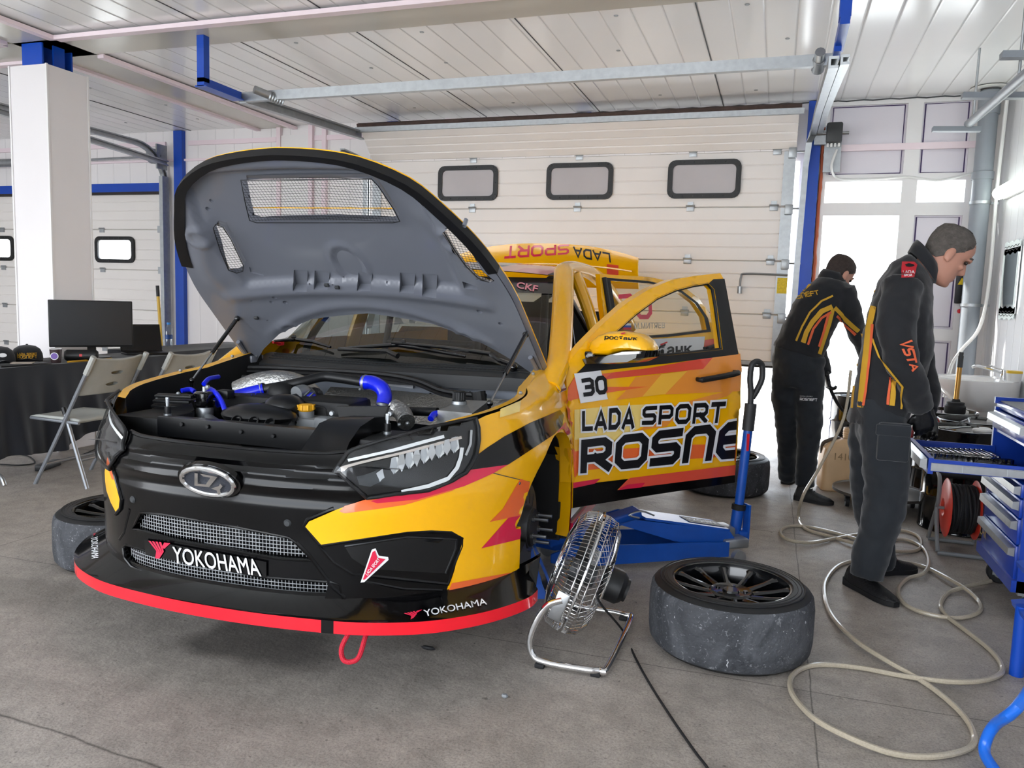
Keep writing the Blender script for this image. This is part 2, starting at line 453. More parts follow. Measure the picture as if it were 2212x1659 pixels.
# ================================================================== the room
YW, XR, ZC, ZB = 7.70, 1.68, 3.135, 3.112
XL, YF = -12.0, -2.2
def floor_mat():
    m = bpy.data.materials.new('concrete_floor'); m.use_nodes = True
    nt = m.node_tree; b = nt.nodes['Principled BSDF']; b.inputs['Roughness'].default_value = 0.55
    L = nt.links.new
    tc = nt.nodes.new('ShaderNodeTexCoord')
    def noise(sc, det, dist=0.0, rough=0.55):
        n = nt.nodes.new('ShaderNodeTexNoise'); n.inputs['Scale'].default_value = sc; n.inputs['Detail'].default_value = det
        n.inputs['Distortion'].default_value = dist; n.inputs['Roughness'].default_value = rough; L(tc.outputs['Object'], n.inputs['Vector']); return n.outputs['Fac']
    def ramp(i, p0, c0, p1, c1):
        r = nt.nodes.new('ShaderNodeValToRGB'); L(i, r.inputs[0]); e = r.color_ramp.elements
        e[0].position, e[0].color, e[1].position, e[1].color = p0, c0, p1, c1; return r.outputs[0]
    def mul(a, c, f=1.0):
        x = nt.nodes.new('ShaderNodeMix'); x.data_type = 'RGBA'; x.blend_type = 'MULTIPLY'; x.inputs['Factor'].default_value = f
        L(a, x.inputs[6]); L(c, x.inputs[7]); return x.outputs[2]
    g = lambda v: (v, v, v, 1)
    c = ramp(noise(0.7, 6, 0.6), 0.32, lin('#9c938a'), 0.68, lin('#bab1a7'))
    c = mul(c, ramp(noise(9, 8, 0.3, 0.7), 0.35, g(0.72), 0.62, g(1)))
    c = mul(c, ramp(noise(130, 4, 0, 0.8), 0.33, g(0.55), 0.55, g(1)))
    c = mul(c, ramp(noise(38, 3), 0.26, g(0.45), 0.34, g(1)))
    # oil stains under the car nose and where the wheels stood
    for (x, y, rx, ry, dk) in ((-1.75, 2.35, 0.75, 0.45, 0.45), (-1.2, 3.2, 0.5, 1.2, 0.6), (-2.3, 3.6, 1.0, 0.8, 0.55), (-2.9, 2.4, 0.8, 0.5, 0.75)):
        mp = nt.nodes.new('ShaderNodeMapping'); mp.inputs['Location'].default_value = (-x/rx, -y/ry, 0); mp.inputs['Scale'].default_value = (1/rx, 1/ry, 0.0)
        L(tc.outputs['Object'], mp.inputs['Vector'])
        n2 = nt.nodes.new('ShaderNodeTexNoise'); n2.inputs['Scale'].default_value = 3.0; L(tc.outputs['Object'], n2.inputs['Vector'])
        ln = nt.nodes.new('ShaderNodeVectorMath'); ln.operation = 'LENGTH'; L(mp.outputs[0], ln.inputs[0])
        ad = nt.nodes.new('ShaderNodeMath'); ad.operation = 'ADD'; L(ln.outputs['Value'], ad.inputs[0]); L(n2.outputs['Fac'], ad.inputs[1])
        c = mul(c, ramp(ad.outputs[0], 0.75, g(dk), 1.55, g(1)))
    # slab joints and cracks: thin wobbling lines along given directions
    for (x, y, ang, w, wob) in ((-1.8, 1.645, -4.0, 0.0035, .05), (-1.0, 2.745, 1.0, 0.0022, .02), (0.19, 2.5, 90.5, 0.0018, .02), (-0.5, 4.75, -0.6, 0.003, .015), (-3.6, 2.5, 90, 0.0025, .02)):
        mp = nt.nodes.new('ShaderNodeMapping'); mp.vector_type = 'TEXTURE'; mp.inputs['Location'].default_value = (x, y, 0); mp.inputs['Rotation'].default_value = (0, 0, R_(ang))
        L(tc.outputs['Object'], mp.inputs['Vector'])
        sp = nt.nodes.new('ShaderNodeSeparateXYZ'); L(mp.outputs[0], sp.inputs[0])
        n2 = nt.nodes.new('ShaderNodeTexNoise'); n2.inputs['Scale'].default_value = 4.0; n2.inputs['Detail'].default_value = 8; L(tc.outputs['Object'], n2.inputs['Vector'])
        a = nt.nodes.new('ShaderNodeMath'); a.operation = 'MULTIPLY_ADD'; a.inputs[1].default_value = wob; L(n2.outputs['Fac'], a.inputs[0]); L(sp.outputs['Y'], a.inputs[2])
        s = nt.nodes.new('ShaderNodeMath'); s.operation = 'SUBTRACT'; L(a.outputs[0], s.inputs[0]); s.inputs[1].default_value = wob/2
        ab = nt.nodes.new('ShaderNodeMath'); ab.operation = 'ABSOLUTE'; L(s.outputs[0], ab.inputs[0])
        c = mul(c, ramp(ab.outputs[0], w*0.5, g(0.28), w*1.6, g(1)))
    L(c, b.inputs['Base Color'])
    bp = nt.nodes.new('ShaderNodeBump'); bp.inputs['Strength'].default_value = 0.25; bp.inputs['Distance'].default_value = 0.01
    L(noise(45, 6), bp.inputs['Height']); L(bp.outputs[0], b.inputs['Normal'])
    rr = ramp(noise(2.0, 4), 0.3, g(0.45), 0.7, g(0.7)); L(rr, b.inputs['Roughness'])
    return m
b = MB(); b.box(((XL+XR)/2, (YF+YW)/2+0.1, -0.1), (XR-XL+0.3, YW-YF+0.2, 0.2)); struct(b, 'floor', floor_mat(), smooth=False)
M_apron = mat('outdoor_concrete', '#d8d6d0', 0.8, noise=0.12, nscale=3)
b = MB(); b.box((-4, 22.0, -0.12), (70, 28.2, 0.2)); b.box((-4, -12.35, -0.12), (70, 20, 0.2)); o = struct(b, 'ground_outside', M_apron, smooth=False)
b = MB(); b.box((-4, 17.4, -0.015), (60, 0.05, 0.01)); struct(b, 'trim_outdoor_joint', M_darkgrey, smooth=False)

M_ceil = panel_mat('ceiling_panels', '#f0f0f0', 0, 0.2, 0.0035, 0.16, 0.78, bump=0.5)
M_ceilseam = mat('dark_seam', '#4a4c50', 0.6)
b = MB(); b.box(((XL+XR)/2, (YF+YW)/2, ZC+0.05), (XR-XL+0.4, YW-YF+0.4, 0.1)); struct(b, 'ceiling', M_ceil, smooth=False)
b = MB()
for x in (-2.93, -1.76, -0.6, -3.9, -6.6, -8.0): b.box((x, (YF+YW)/2, ZC-0.002), (0.006, YW-YF, 0.006))
struct(b, 'trim_ceiling_seams', M_ceilseam, smooth=False)
b = MB()
for i, x in enumerate((-3.5, -2.6, -1.35, -0.3, -6.2, -7.3)):
    for y in (5.2, 5.9, 6.6, 7.2): b.lathe([(0.0, -0.004), (0.014, -0.004), (0.016, 0.0)], 10, Matrix.Translation((x+0.12*((i+int(y*3)) % 3), y, ZC-0.001)))
struct(b, 'trim_ceiling_screws', M_zinc)
# boxed beams: beige underside, pinkish white sides
def beam(name, x0, x1, y0, y1):
    b = MB(); b.box(((x0+x1)/2, (y0+y1)/2, (ZB+ZC)/2+0.002), (x1-x0-0.024, y1-y0-0.024, ZC-ZB-0.002)); o = struct(b, name, M_beige, smooth=False)
    return o
beam('beam_depth', -5.66, -5.20, YF, YW)
beam('beam_cross', XL, 0.12, 4.65, 5.05)
b = MB(); zz = ZB-0.006
for x, y0, y1 in ((-5.19, 5.05, YW), (-5.19, YF, 4.62), (-5.67, 5.05, YW), (-5.67, YF, 4.62)): b.box((x, (y0+y1)/2, zz), (0.06, y1-y0, 0.03))
for y, x0, x1 in ((4.63, -5.16, 0.13), (4.63, XL, -5.69), (5.06, XL, -5.69)): b.box(((x0+x1)/2, y, zz), (x1-x0, 0.065, 0.03))
struct(b, 'trim_beam_edges', M_pink, smooth=False)

# walls
M_wallpanel = panel_mat('wall_panels_white', '#e6e2e2', 0, 0.25, 0.004, 0.35, 0.8, bump=0.2)
M_wallright = panel_mat('wall_panels_right', '#e8e9ec', 1, 0.2, 0.003, 0.22, 0.85, bump=0.25)
b = MB(); b.box((XR+0.06, (YF+YW)/2, ZC/2), (0.12, YW-YF+0.3, ZC)); struct(b, 'wall_right', M_wallright, smooth=False)
b = MB(); b.box((XL-0.06, (YF+YW)/2, ZC/2), (0.12, YW-YF+0.3, ZC)); struct(b, 'wall_left', M_wallpanel, smooth=False)
b = MB()
for x0, x1, z0, z1 in ((XL, -11.5, 0, ZC), (-5.0, -4.2, 0, ZC), (0.5, XR, 0, ZC), (-11.5, -5.0, 2.8, ZC), (-4.2, 0.5, 2.8, ZC)): b.box(((x0+x1)/2, YF-.06, (z0+z1)/2), (x1-x0, .12, z1-z0))
struct(b, 'wall_front_added', M_wallpanel, smooth=False)  # unseen wall added to darken the car's reflections; openings sized for the daylight
b = MB()
def wbox(x0, x1, z0, z1, y=YW, t=0.12): b.box(((x0+x1)/2, y+t/2, (z0+z1)/2), (x1-x0, t, z1-z0))
wbox(-6.95, -4.20, 0, ZC); wbox(-4.20, 0.10, 2.62, ZC); wbox(XL, -6.95, 2.44, ZC); wbox(0.10, 0.30, 0, ZC); wbox(1.46, XR, 0, ZC)
struct(b, 'wall_back', M_wallpanel, smooth=False)
b = MB()
for x0, x1 in ((XL, -6.95), (-6.62, -5.42), (-4.93, -4.2)): b.box(((x0+x1)/2, YW-0.012, 2.99), (x1-x0, 0.03, 0.05))
b.box((-8.6, YW-0.012, 2.80), (6.6, 0.03, 0.025))
for x in (-5.38, -4.97, -4.80): b.box((x, YW-0.02, 2.3), (0.05, 0.05, 1.66))
struct(b, 'trim_wall_back_mouldings', M_pink, smooth=False)
b = MB(); b.box((-5.175, YW-0.012, 1.52), (0.41, 0.03, 3.02)); struct(b, 'pilaster_wall_back', M_white, smooth=False)
b = MB()
for x0, x1 in ((-6.80, -6.68), (-4.05, -3.92), (-1.99, -1.84), (0.14, 0.26)):
    d = 0.02 if x0 > -4.1 and x0 < 0 else 0.06
    b.box(((x0+x1)/2, YW-d/2, 1.56 if d > .03 else 2.97), (x1-x0, d, ZC if d > .03 else 0.32))
struct(b, 'column_blue_steel_posts', M_blue, smooth=False)
b = MB(); b.box((-9.5, YW-0.02, 2.49), (5.1, 0.06, 0.10)); struct(b, 'lintel_left_shutter', M_blue, smooth=False)
b = MB(); b.box((-9.5, YW-0.03, 2.425), (5.1, 0.05, 0.03)); struct(b, 'trim_left_shutter_seal', mat('rubber_seal', '#2b2422', 0.7), smooth=False)
b = MB(); b.tube([(0.1+1.4*k/20, YW-0.02, ZC-0.012+0.004*math.sin(k*2.1)) for k in range(-30, 21)], 0.006, 5); struct(b, 'trim_ceiling_cable', M_darkgrey)
# foam strip beside the blue post
random.seed(3)
b = MB(); b.tube([(0.275+0.008*random.random(), YW-0.035, 0.05+2.85*k/60) for k in range(61)], [0.012+0.006*random.random() for _ in range(61)], 6); struct(b, 'trim_foam_seam', mat('orange_foam', '#a5573c', 0.9))

# boxed column with the blue steel showing above
cx, cy, cs = -5.47, 4.825, 0.37
b = MB(); b.box((cx, cy, 1.47), (cs, cs, 2.94)); struct(b, 'column_boxed', mat('column_panel', '#e3dfe0', 0.3, noise=0.03, nscale=2), smooth=False)
b = MB(); b.box((cx-0.01, cy-0.13, 3.02), (0.2, 0.014, 0.2)); b.box((cx-0.01, cy+0.13, 3.02), (0.2, 0.014, 0.2)); b.box((cx-0.01, cy, 3.02), (0.012, 0.26, 0.2))
b.box((cx+0.1, cy, 3.02), (0.012, 0.1, 0.2)); struct(b, 'column_blue_steel_core', M_blue, smooth=False)
b = MB()
for dx, dy in ((-1, -1), (1, -1), (1, 1), (-1, 1)): b.box((cx+dx*cs/2, cy+dy*cs/2, 1.471), (0.014, 0.014, 2.944))
struct(b, 'trim_column_corners', M_white, smooth=False)

# ---------------------------------------------------------------- big roller shutter (door_1), its windows, rails
M_shut = mat('shutter_panel', '#e6e1dd', 0.35, noise=0.03, nscale=3)
def shutter(root, x0, x1, zs, y=YW-0.10, t=0.045, grooves=4):
    for i in range(len(zs)-1):
        b = MB(); z0, z1 = zs[i], zs[i+1]; n = grooves; h = (z1-z0)
        # ribbed face: shallow steps between grooves
        prof = []
        for k in range(n):
            a, c = z0+h*k/n, z0+h*(k+1)/n
            prof += [(y+0.006, a+0.002), (y, a+0.008), (y, c-0.008), (y+0.006, c-0.002)]
        prof[0] = (y+0.012, z0+0.001); prof[-1] = (y+0.012, z1-0.001)
        ring0 = [(x0, p[0], p[1]) for p in prof]+[(x0, y+t, z1), (x0, y+t, z0)]
        ring1 = [(x1, p[0], p[1]) for p in prof]+[(x1, y+t, z1), (x1, y+t, z0)]
        b.loft([ring0, ring1]); b.build('shutter_panel', M_shut, root, smooth=False)
d1 = bpy.data.objects.new('door_1', None); COL.objects.link(d1); tag(d1, kind='structure')
DX0, DX1 = -4.16, 0.06
shutter(d1, DX0, DX1, [0.80, 1.235, 1.72, 2.205, 2.70])
b = MB(); b.box(((DX0+DX1)/2, YW-0.08, 0.785), (DX1-DX0, 0.05, 0.035)); b.build('bottom_rail', M_zinc, d1, smooth=False)
b = MB(); b.box(((DX0+DX1)/2, YW-0.08, 0.762), (DX1-DX0, 0.04, 0.03)); b.build('rubber_seal', M_rubber, d1, smooth=False)
b = MB()   # tilted top panel riding into the curve
A = Vector((0, YW-0.115, 2.705)); Bv = Vector((0, YW-0.36, 3.0-0.045))
dv = (Bv-A); L_ = dv.length; zt = dv.normalized(); yt = Vector((1, 0, 0)).cross(zt)*-1
T = axes((0, A.y, A.z), (1, 0, 0), zt, yt)
ring = []
for k in range(4):
    ring += [(L_*k/4+0.002, -0.004), (L_*k/4+0.01, 0.002), (L_*(k+1)/4-0.01, 0.002), (L_*(k+1)/4-0.002, -0.004)]
ring += [(L_, -0.04), (0, -0.04)]
b.loft([[T @ Vector((x, p[0], -p[1])) for p in ring] for x in (DX0, DX1)]); b.build('top_panel', M_shut, d1, smooth=False)
b = MB(); b.box(((DX0+DX1)/2-0.01, YW-0.37, 2.975), (DX1-DX0+0.1, 0.03, 0.05)); b.build('top_profile', M_zinc, d1, smooth=False)
b = MB(); b.box(((DX0+DX1)/2-0.01, YW-0.36, 3.018), (DX1-DX0+0.06, 0.05, 0.045), rot=(R_(25), 0, 0)); b.build('top_seal', M_brown, d1, smooth=False)
M_frost = mat('frosted_pane', '#b9b4b6', 0.25, noise=0.12, nscale=1.6)
M_bright = glassy('clear_pane', (0.97, 0.98, 0.98), 0.02)
def shutter_window(x0, x1, z0, z1, n, frosted, root=None, y=YW-0.10):
    b = MB(); w, h, cx_, cz_ = x1-x0, z1-z0, (x0+x1)/2, (z0+z1)/2
    T = axes((cx_, y-0.004, cz_), (1, 0, 0), (0, 0, 1), (0, -1, 0))
    b.ring(rrect(w, h, 0.07), rrect(w-0.09, h-0.09, 0.045), 0.022, T)
    f = b.build('window_%d' % n, M_black); f['kind'] = 'structure'
    b = MB(); b.prism(rrect(w-0.085, h-0.085, 0.045), 0.006, T, 0.002); b.build('pane', M_frost if frosted else M_bright, f)
    b = MB()
    for i in range(7):
        for s in (-1, 1): b.ball((cx_+(i-3)*(w-0.1)/6, y-0.027, cz_+s*(h/2-0.022)), 0.006, 6)
    for i in range(3):
        for s in (-1, 1): b.ball((cx_+s*(w/2-0.022), y-0.027, cz_+(i-1)*(h-0.12)/2), 0.006, 6)
    b.build('rivet', M_darkgrey, f)
for i, (x0, x1) in enumerate(((-3.40, -2.75), (-2.24, -1.58), (-1.06, -0.40))): shutter_window(x0, x1, 2.285, 2.635, i+1, True)
# hinges on the shutter seams
b = MB()
for z in (1.235, 1.72, 2.205, 2.70):
    for x in (-3.02, -1.92, -0.84, -0.1+0.6*0):
        b.box((x, YW-0.106, z-0.012), (0.07, 0.012, 0.05), bev=0.003); b.tube([(x-0.04, YW-0.112, z+0.012), (x+0.04, YW-0.112, z+0.012)], 0.009, 8); b.box((x, YW-0.106, z+0.035), (0.05, 0.006, 0.03))
b.build('hinge', M_zinc, d1)
b = MB()   # steel end caps at the right edge
for z0, z1 in ((0.80, 1.235), (1.235, 1.72), (1.72, 2.205), (2.205, 2.70)):
    b.box((DX1-0.05, YW-0.105, (z0+z1)/2), (0.10, 0.014, z1-z0-0.02)); b.box((DX1-0.03, YW-0.13, z1-0.03), (0.07, 0.04, 0.09), bev=0.006)
    b.tube([(DX1-0.06, YW-0.13, z1-0.02), (DX1+0.1, YW-0.13, z1-0.02)], 0.009, 8)
    b.box((DX0+0.05, YW-0.105, (z0+z1)/2), (0.10, 0.014, z1-z0-0.02))
b.build('end_cap', M_zinc, d1)
b = MB(); b.box((DX1-0.045, YW-0.115, 1.50), (0.085, 0.004, 0.14)); b.build('warning_label', mat('label_yellow', '#e8c81a', 0.5, noise=0.3, nscale=60), d1, smooth=False)
# winding handle
b = MB(); b.tube(catmull([(0.06, YW-0.13, 1.595), (-0.30, YW-0.14, 1.60), (-0.345, YW-0.14, 1.57), (-0.35, YW-0.14, 1.47)], 5), 0.010, 8)
b.tube([(-0.35, YW-0.14, 1.485), (-0.35, YW-0.14, 1.42)], 0.022, 10); b.build('release_handle', M_steel, d1)
# guide rails
def channel(b, P, w=0.06, t=0.05, side=(1, 0, 0)):
    P = [Vector(p) for p in P]; s = Vector(side); rings = []
    for i in range(len(P)):
        tg = (P[min(i+1, len(P)-1)]-P[max(i-1, 0)]).normalized(); n = s.cross(tg).normalized()
        q = [(-t/2, -w/2), (t/2, -w/2), (t/2, -w/2+0.014), (-t/2+0.012, -w/2+0.014), (-t/2+0.012, w/2-0.014), (t/2, w/2-0.014), (t/2, w/2), (-t/2, w/2)]
        rings.append([P[i]+s*a[0]+n*a[1] for a in q])
    b.loft(rings)
def rail_path(x, ya, z, yb, r=0.33, zend=0.03):
    P = [(x, ya, z), (x, yb-r-0.02, z-0.01)]
    for k in range(9):
        a = PI/2*k/8; P.append((x, yb-r+r*math.sin(a), z-0.01-r+r*math.cos(a)))
    return P+[(x, yb, zend)]
def rp(pts, x): return [onx(px, py, x) for px, py in pts]
P = rp([(1801, 134), (1785, 184), (1768, 238), (1757, 285)], 0.19); e = P[-1]
b = MB(); channel(b, P+[(0.16, YW-0.16, e.z-0.1), (0.145, YW-0.12, e.z-0.3), (0.13, YW-0.12, 1.6), (0.12, YW-0.12, 0.03)]); channel(b, [p+Vector((0.055, 0, 0.01)) for p in P], 0.05, 0.045)
struct(b, 'trim_shutter_rail_right', M_zinc, smooth=False)
A = Vector((-4.04, 5.29, 2.79))
b = MB(); channel(b, [A, (-4.2, 7.45, 2.94)], 0.08, 0.06); channel(b, rail_path(-4.24, 7.1, 2.72, YW-0.10, 0.25)); struct(b, 'trim_shutter_rail_left', M_zinc, smooth=False)
b = MB(); channel(b, [A+Vector((-0.02, 0, 0)), (0.21, 5.27, 2.795)], 0.07, 0.045, side=(0, 1, 0)); struct(b, 'trim_rail_crossbar', M_zinc, smooth=False)
b = MB(); b.box((-4.05, 4.86, 2.955), (0.06, 0.06, 0.33)); b.box((-4.05, 5.04, 2.79), (0.06, 0.42, 0.06)); b.box((-4.05, 5.04, 2.762), (0.1, 0.42, 0.01))
struct(b, 'trim_rail_hanger_left', M_blue, smooth=False)
b = MB(); b.box((0.24, 4.80, 3.0), (0.06, 0.10, 0.26)); b.box((0.24, 4.98, 2.86), (0.05, 0.5, 0.07)); b.box((0.23, 5.2, 2.82), (0.04, 0.2, 0.05)); struct(b, 'trim_rail_hanger_right', M_blue, smooth=False)
b = MB()
for a_, c_ in (((1772, 112), (1766, 152)), ((549, 193), (612, 219))):
    p, q = ony(*a_, 5.16), ony(*c_, 5.34); b.tube([p, q], 0.03, 12)
    for k in range(6): b.lathe([(0.031, 0), (0.038, 0.008), (0.031, 0.016)], 12, frame(q, p) @ Matrix.Translation((0, 0, 0.02*k)))
struct(b, 'trim_spring_bumpers', M_zinc)

# ---------------------------------------------------------------- left shutter (door_2)
d2 = bpy.data.objects.new('door_2', None); COL.objects.link(d2); tag(d2, kind='structure')
shutter(d2, XL, -7.0, [0.06, 0.54, 1.03, 1.515], y=YW+0.0)
shutter(d2, XL, -7.0, [2.0, 2.44], y=YW+0.0)
for x0, x1 in ((XL, -9.97), (-9.43, -8.02), (-7.47, -7.0)): shutter(d2, x0, x1, [1.515, 2.0], y=YW+0.0)
for x0, x1 in ((-9.97, -9.43), (-8.02, -7.47)): shutter(d2, x0, x1, [1.515, 1.62], grooves=1, y=YW+0.0); shutter(d2, x0, x1, [1.89, 2.0], grooves=1, y=YW+0.0)
shutter_window(-8.05, -7.44, 1.595, 1.915, 4, False, y=YW-0.002)
shutter_window(-10.0, -9.4, 1.595, 1.915, 5, False, y=YW-0.002)
b = MB()
for z in (0.54, 1.03, 1.515, 2.0):
    for x in (-7.95, -9.6, -11.2): b.box((x, YW-0.006, z-0.012), (0.07, 0.012, 0.05)); b.tube([(x-0.04, YW-0.01, z+0.012), (x+0.04, YW-0.01, z+0.012)], 0.009, 8)
    b.box((-7.02, YW-0.02, z), (0.09, 0.05, 0.08))
b.build('hinge', M_zinc, d2)
b = MB(); channel(b, rail_path(-6.93, 3.6, 2.93, YW-0.05, 0.45)); channel(b, [(-6.86, 3.6, 3.0-0.03), (-6.86, YW-0.1, 2.75)], 0.06, 0.05)
struct(b, 'trim_left_shutter_rail', M_zinc, smooth=False)
b = MB(); b.tube([(-11.5, YW-0.14, 2.81), (-8.3, YW-0.14, 2.81)], 0.05, 16)
for k in range(3): b.lathe([(0.05, 0), (0.065, 0.01), (0.05, 0.03)], 14, frame((-8.34+0.04*k, YW-0.14, 2.81), (-8.2, YW-0.14, 2.81)))
b.tube([(-8.3, YW-0.14, 2.81), (-6.9, YW-0.14, 2.83)], 0.013, 8); b.lathe([(0.03, 0), (0.085, 0.0), (0.085, 0.05), (0.03, 0.05)], 20, frame((-7.05, YW-0.14, 2.83), (-6.9, YW-0.14, 2.83)))
b.box((-6.92, YW-0.12, 2.82), (0.02, 0.16, 0.28)); struct(b, 'trim_left_torsion_spring', M_zinc)
b = MB(); b.box((-6.9, YW-0.11, 1.3), (0.05, 0.1, 2.6)); struct(b, 'trim_left_shutter_post', M_zinc, smooth=False)

# ---------------------------------------------------------------- glazed door (door_3), side light, overhead panels
b = MB()
def fr(x0, x1, z0, z1): b.box(((x0+x1)/2, YW+0.03, (z0+z1)/2), (x1-x0, 0.09, z1-z0))
for x0, x1 in ((0.27, 0.325), (0.945, 1.065), (1.435, 1.49)): fr(x0, x1, 0, ZC)
for z0, z1 in ((ZC-0.05, ZC), (2.43, 2.49), (2.135, 2.245)):
    fr(0.325, 0.945, z0, z1); fr(1.065, 1.435, z0, z1)
fr(1.065, 1.435, 1.06, 1.16); fr(1.065, 1.435, 0, 0.12); fr(0.325, 0.945, 0, 0.05)
dr = struct(b, 'door_3', M_white, smooth=False)
b = MB()
for x0, x1, z0, z1 in ((0.35, 0.92, 2.50, ZC-0.06), (1.09, 1.41, 2.50, ZC-0.06), (1.09, 1.41, 1.17, 2.12), (1.09, 1.41, 0.14, 1.05)):
    b.box(((x0+x1)/2, YW+0.03, (z0+z1)/2), (x1-x0+0.06, 0.03, z1-z0+0.04))
b.build('infill_panel', mat('infill_panel', '#ddd8e0', 0.35), dr, smooth=False)
b = MB()
for x0, x1, z0, z1 in ((0.35, 0.925, 2.50, ZC-0.06), (1.085, 1.415, 2.50, ZC-0.06), (1.085, 1.415, 1.18, 2.12), (1.085, 1.415, 0.14, 1.04)):
    P = [(x0, YW+0.012, z0), (x1, YW+0.012, z0), (x1, YW+0.012, z1), (x0, YW+0.012, z1)]; b.tube(P, 0.006, 4, closed=True)
b.build('gasket', mat('purple_gasket', '#4a3a66', 0.6), dr, smooth=False)
b = MB()
for x0, x1, z0, z1 in ((0.325, 0.945, 2.245, 2.43), (1.065, 1.435, 2.245, 2.43), (0.325, 0.945, 0.05, 2.135)): b.box(((x0+x1)/2, YW+0.03, (z0+z1)/2), (x1-x0, 0.008, z1-z0))
b.build('glass', M_bright, dr, smooth=False)
b = MB(); b.box((0.93, YW-0.01, 2.72), (1.3, 0.03, 0.055)); struct(b, 'trim_cable_duct', M_pink, smooth=False)
# ================================================================== the racing car
CAR_LOC = Vector((-1.73, 3.0, 0.06)); CAR_YAW = R_(-88.0)
car = thing('racing_car', 'yellow and black touring race car with raised bonnet and open left doors', 'race car', CAR_LOC, CAR_YAW)
CM = WM[car.name]; CMI = CM.inverted()
CO = CMI @ Vector(CPOS)
def cray(px, py): return CO, (CMI.to_3x3() @ Vector(ray(px, py))).normalized()
def cpl(px, py, axis, val):
    o, d = cray(px, py); return o+d*((val-o[axis])/d[axis])
def cproj(p): return proj(CM @ Vector(p))

M_cblack = mat('satin_black_bodywork', '#040405', 0.2, coat=0.12, spec=0.3)
M_cgloss = mat('gloss_black_bodywork', '#040405', 0.1, coat=0.4, spec=0.3)
M_orange = mat('livery_orange', '#ec6a33', 0.25, coat=0.6)
M_lorange = mat('livery_light_orange', '#eb9238', 0.25, coat=0.6)
M_amber = mat('livery_amber', '#f0b540', 0.25, coat=0.6)
M_pale = mat('livery_pale_yellow', '#f0d27a', 0.25, coat=0.6)
M_crimson = mat('livery_crimson', '#d81f45', 0.25, coat=0.6)
M_salmon = mat('livery_salmon', '#e0503c', 0.25, coat=0.6)
M_redgloss = mat('splitter_red', '#f01228', 0.25, coat=0.5)
M_bay = mat('engine_bay_black', '#0b0c0d', 0.55, noise=0.2, nscale=12)
M_hoodgrey = mat('bonnet_underside_grey', '#6d7079', 0.32, coat=0.4, noise=0.04, nscale=5)
M_mesh = mat('mesh_steel', '#c4c6c8', 0.4, 0.4)
M_meshdark = mat('mesh_dark_wire', '#2f3032', 0.5, 0.5)
M_hose = mat('blue_silicone_hose', '#0a1fd8', 0.28, coat=0.4)
M_winglass = glassy('tinted_windscreen', (0.32, 0.36, 0.35), 0.09)
M_sideglass = glassy('side_window', (0.86, 0.88, 0.86), 0.02)
M_lens = glassy('headlamp_lens', (0.9, 0.92, 0.93), 0.03)
M_seal = mat('rubber_seal_black', '#0d0d0f', 0.5)
M_foil = mat('heat_shield_foil', '#b8b8b6', 0.3, 0.9, bump=0.8, bscale=70)

class PB(MB):
    def __init__(s, *mats): super().__init__(); s.mats = list(mats)
    def use(s, m):
        if m not in s.mats: s.mats.append(m)
        s.mi = s.mats.index(m); return s
    def done(s, name, parent, **kw): return s.build(name, s.mats, parent, local=True, **kw)
def bvh_of(mb): return BVHTree.FromPolygons([tuple(v) for v in mb.v], [f for f in mb.f])
class Surf:
    # a body surface that can be drawn on: a sight line through the photograph's pixel meets it at a point with a normal
    def __init__(s, mb): s.t = bvh_of(mb)
    def __call__(s, px, py):
        o, d = cray(px, py); h = s.t.ray_cast(o, d)
        if h[0] is None: return None
        n = h[1]; n = n if n.dot(d) < 0 else -n
        return h[0], n
def decal(pb, outline, m, surf, off=0.002, res=16, holes=(), thick=0.0):
    pb.use(m); V, F = cdt(outline, holes, res)
    P = [surf(x, y) for x, y in V]; ok = [i for i, p in enumerate(P) if p]
    ix = {i: k for k, i in enumerate(ok)}
    FF = [tuple(ix[i] for i in f) for f in F if all(i in ix for i in f)]
    pb.add([P[i][0]+P[i][1]*off for i in ok], FF)
    return pb
def quadmap(q):
    (x0, y0), (x1, y1), (x2, y2), (x3, y3) = q      # top left, top right, bottom right, bottom left of the lettering
    return lambda u, v: ((1-u)*(v*x0+(1-v)*x3)+u*(v*x1+(1-v)*x2), (1-u)*(v*y0+(1-v)*y3)+u*(v*y1+(1-v)*y2))
def dtext(pb, VF, quad, m, surf, off=0.003):
    V, F = VF; f = quadmap(quad); pb.use(m)
    P = [surf(*f(v[0], v[1])) for v in V]; ok = [i for i, p in enumerate(P) if p]; ix = {i: k for k, i in enumerate(ok)}
    pb.add([P[i][0]+P[i][1]*off for i in ok], [tuple(ix[i] for i in fc) for fc in F if all(i in ix for i in fc)])
def unit(VF):
    V, F = VF[0], VF[1]; x0 = min(v[0] for v in V); x1 = max(v[0] for v in V); y0 = min(v[1] for v in V); y1 = max(v[1] for v in V)
    return [((v[0]-x0)/(x1-x0), (v[1]-y0)/(y1-y0)) for v in V], F
def dline(pb, pts, r, m, surf, off=0.0, n=8, closed=False, step=12):
    # a bead laid along a line on the surface
    pb.use(m); Q = []
    P = list(pts)+([pts[0]] if closed else [])
    for (x0, y0), (x1, y1) in zip(P[:-1], P[1:]):
        k = max(1, int(math.hypot(x1-x0, y1-y0)/step))
        Q += [(x0+(x1-x0)*i/k, y0+(y1-y0)*i/k) for i in range(k)]
    if not closed: Q.append(P[-1])
    S = [surf(*q) for q in Q]; S = [p[0]+p[1]*off for p in S if p]
    if len(S) > 1: pb.tube(S, r, n, closed=closed)

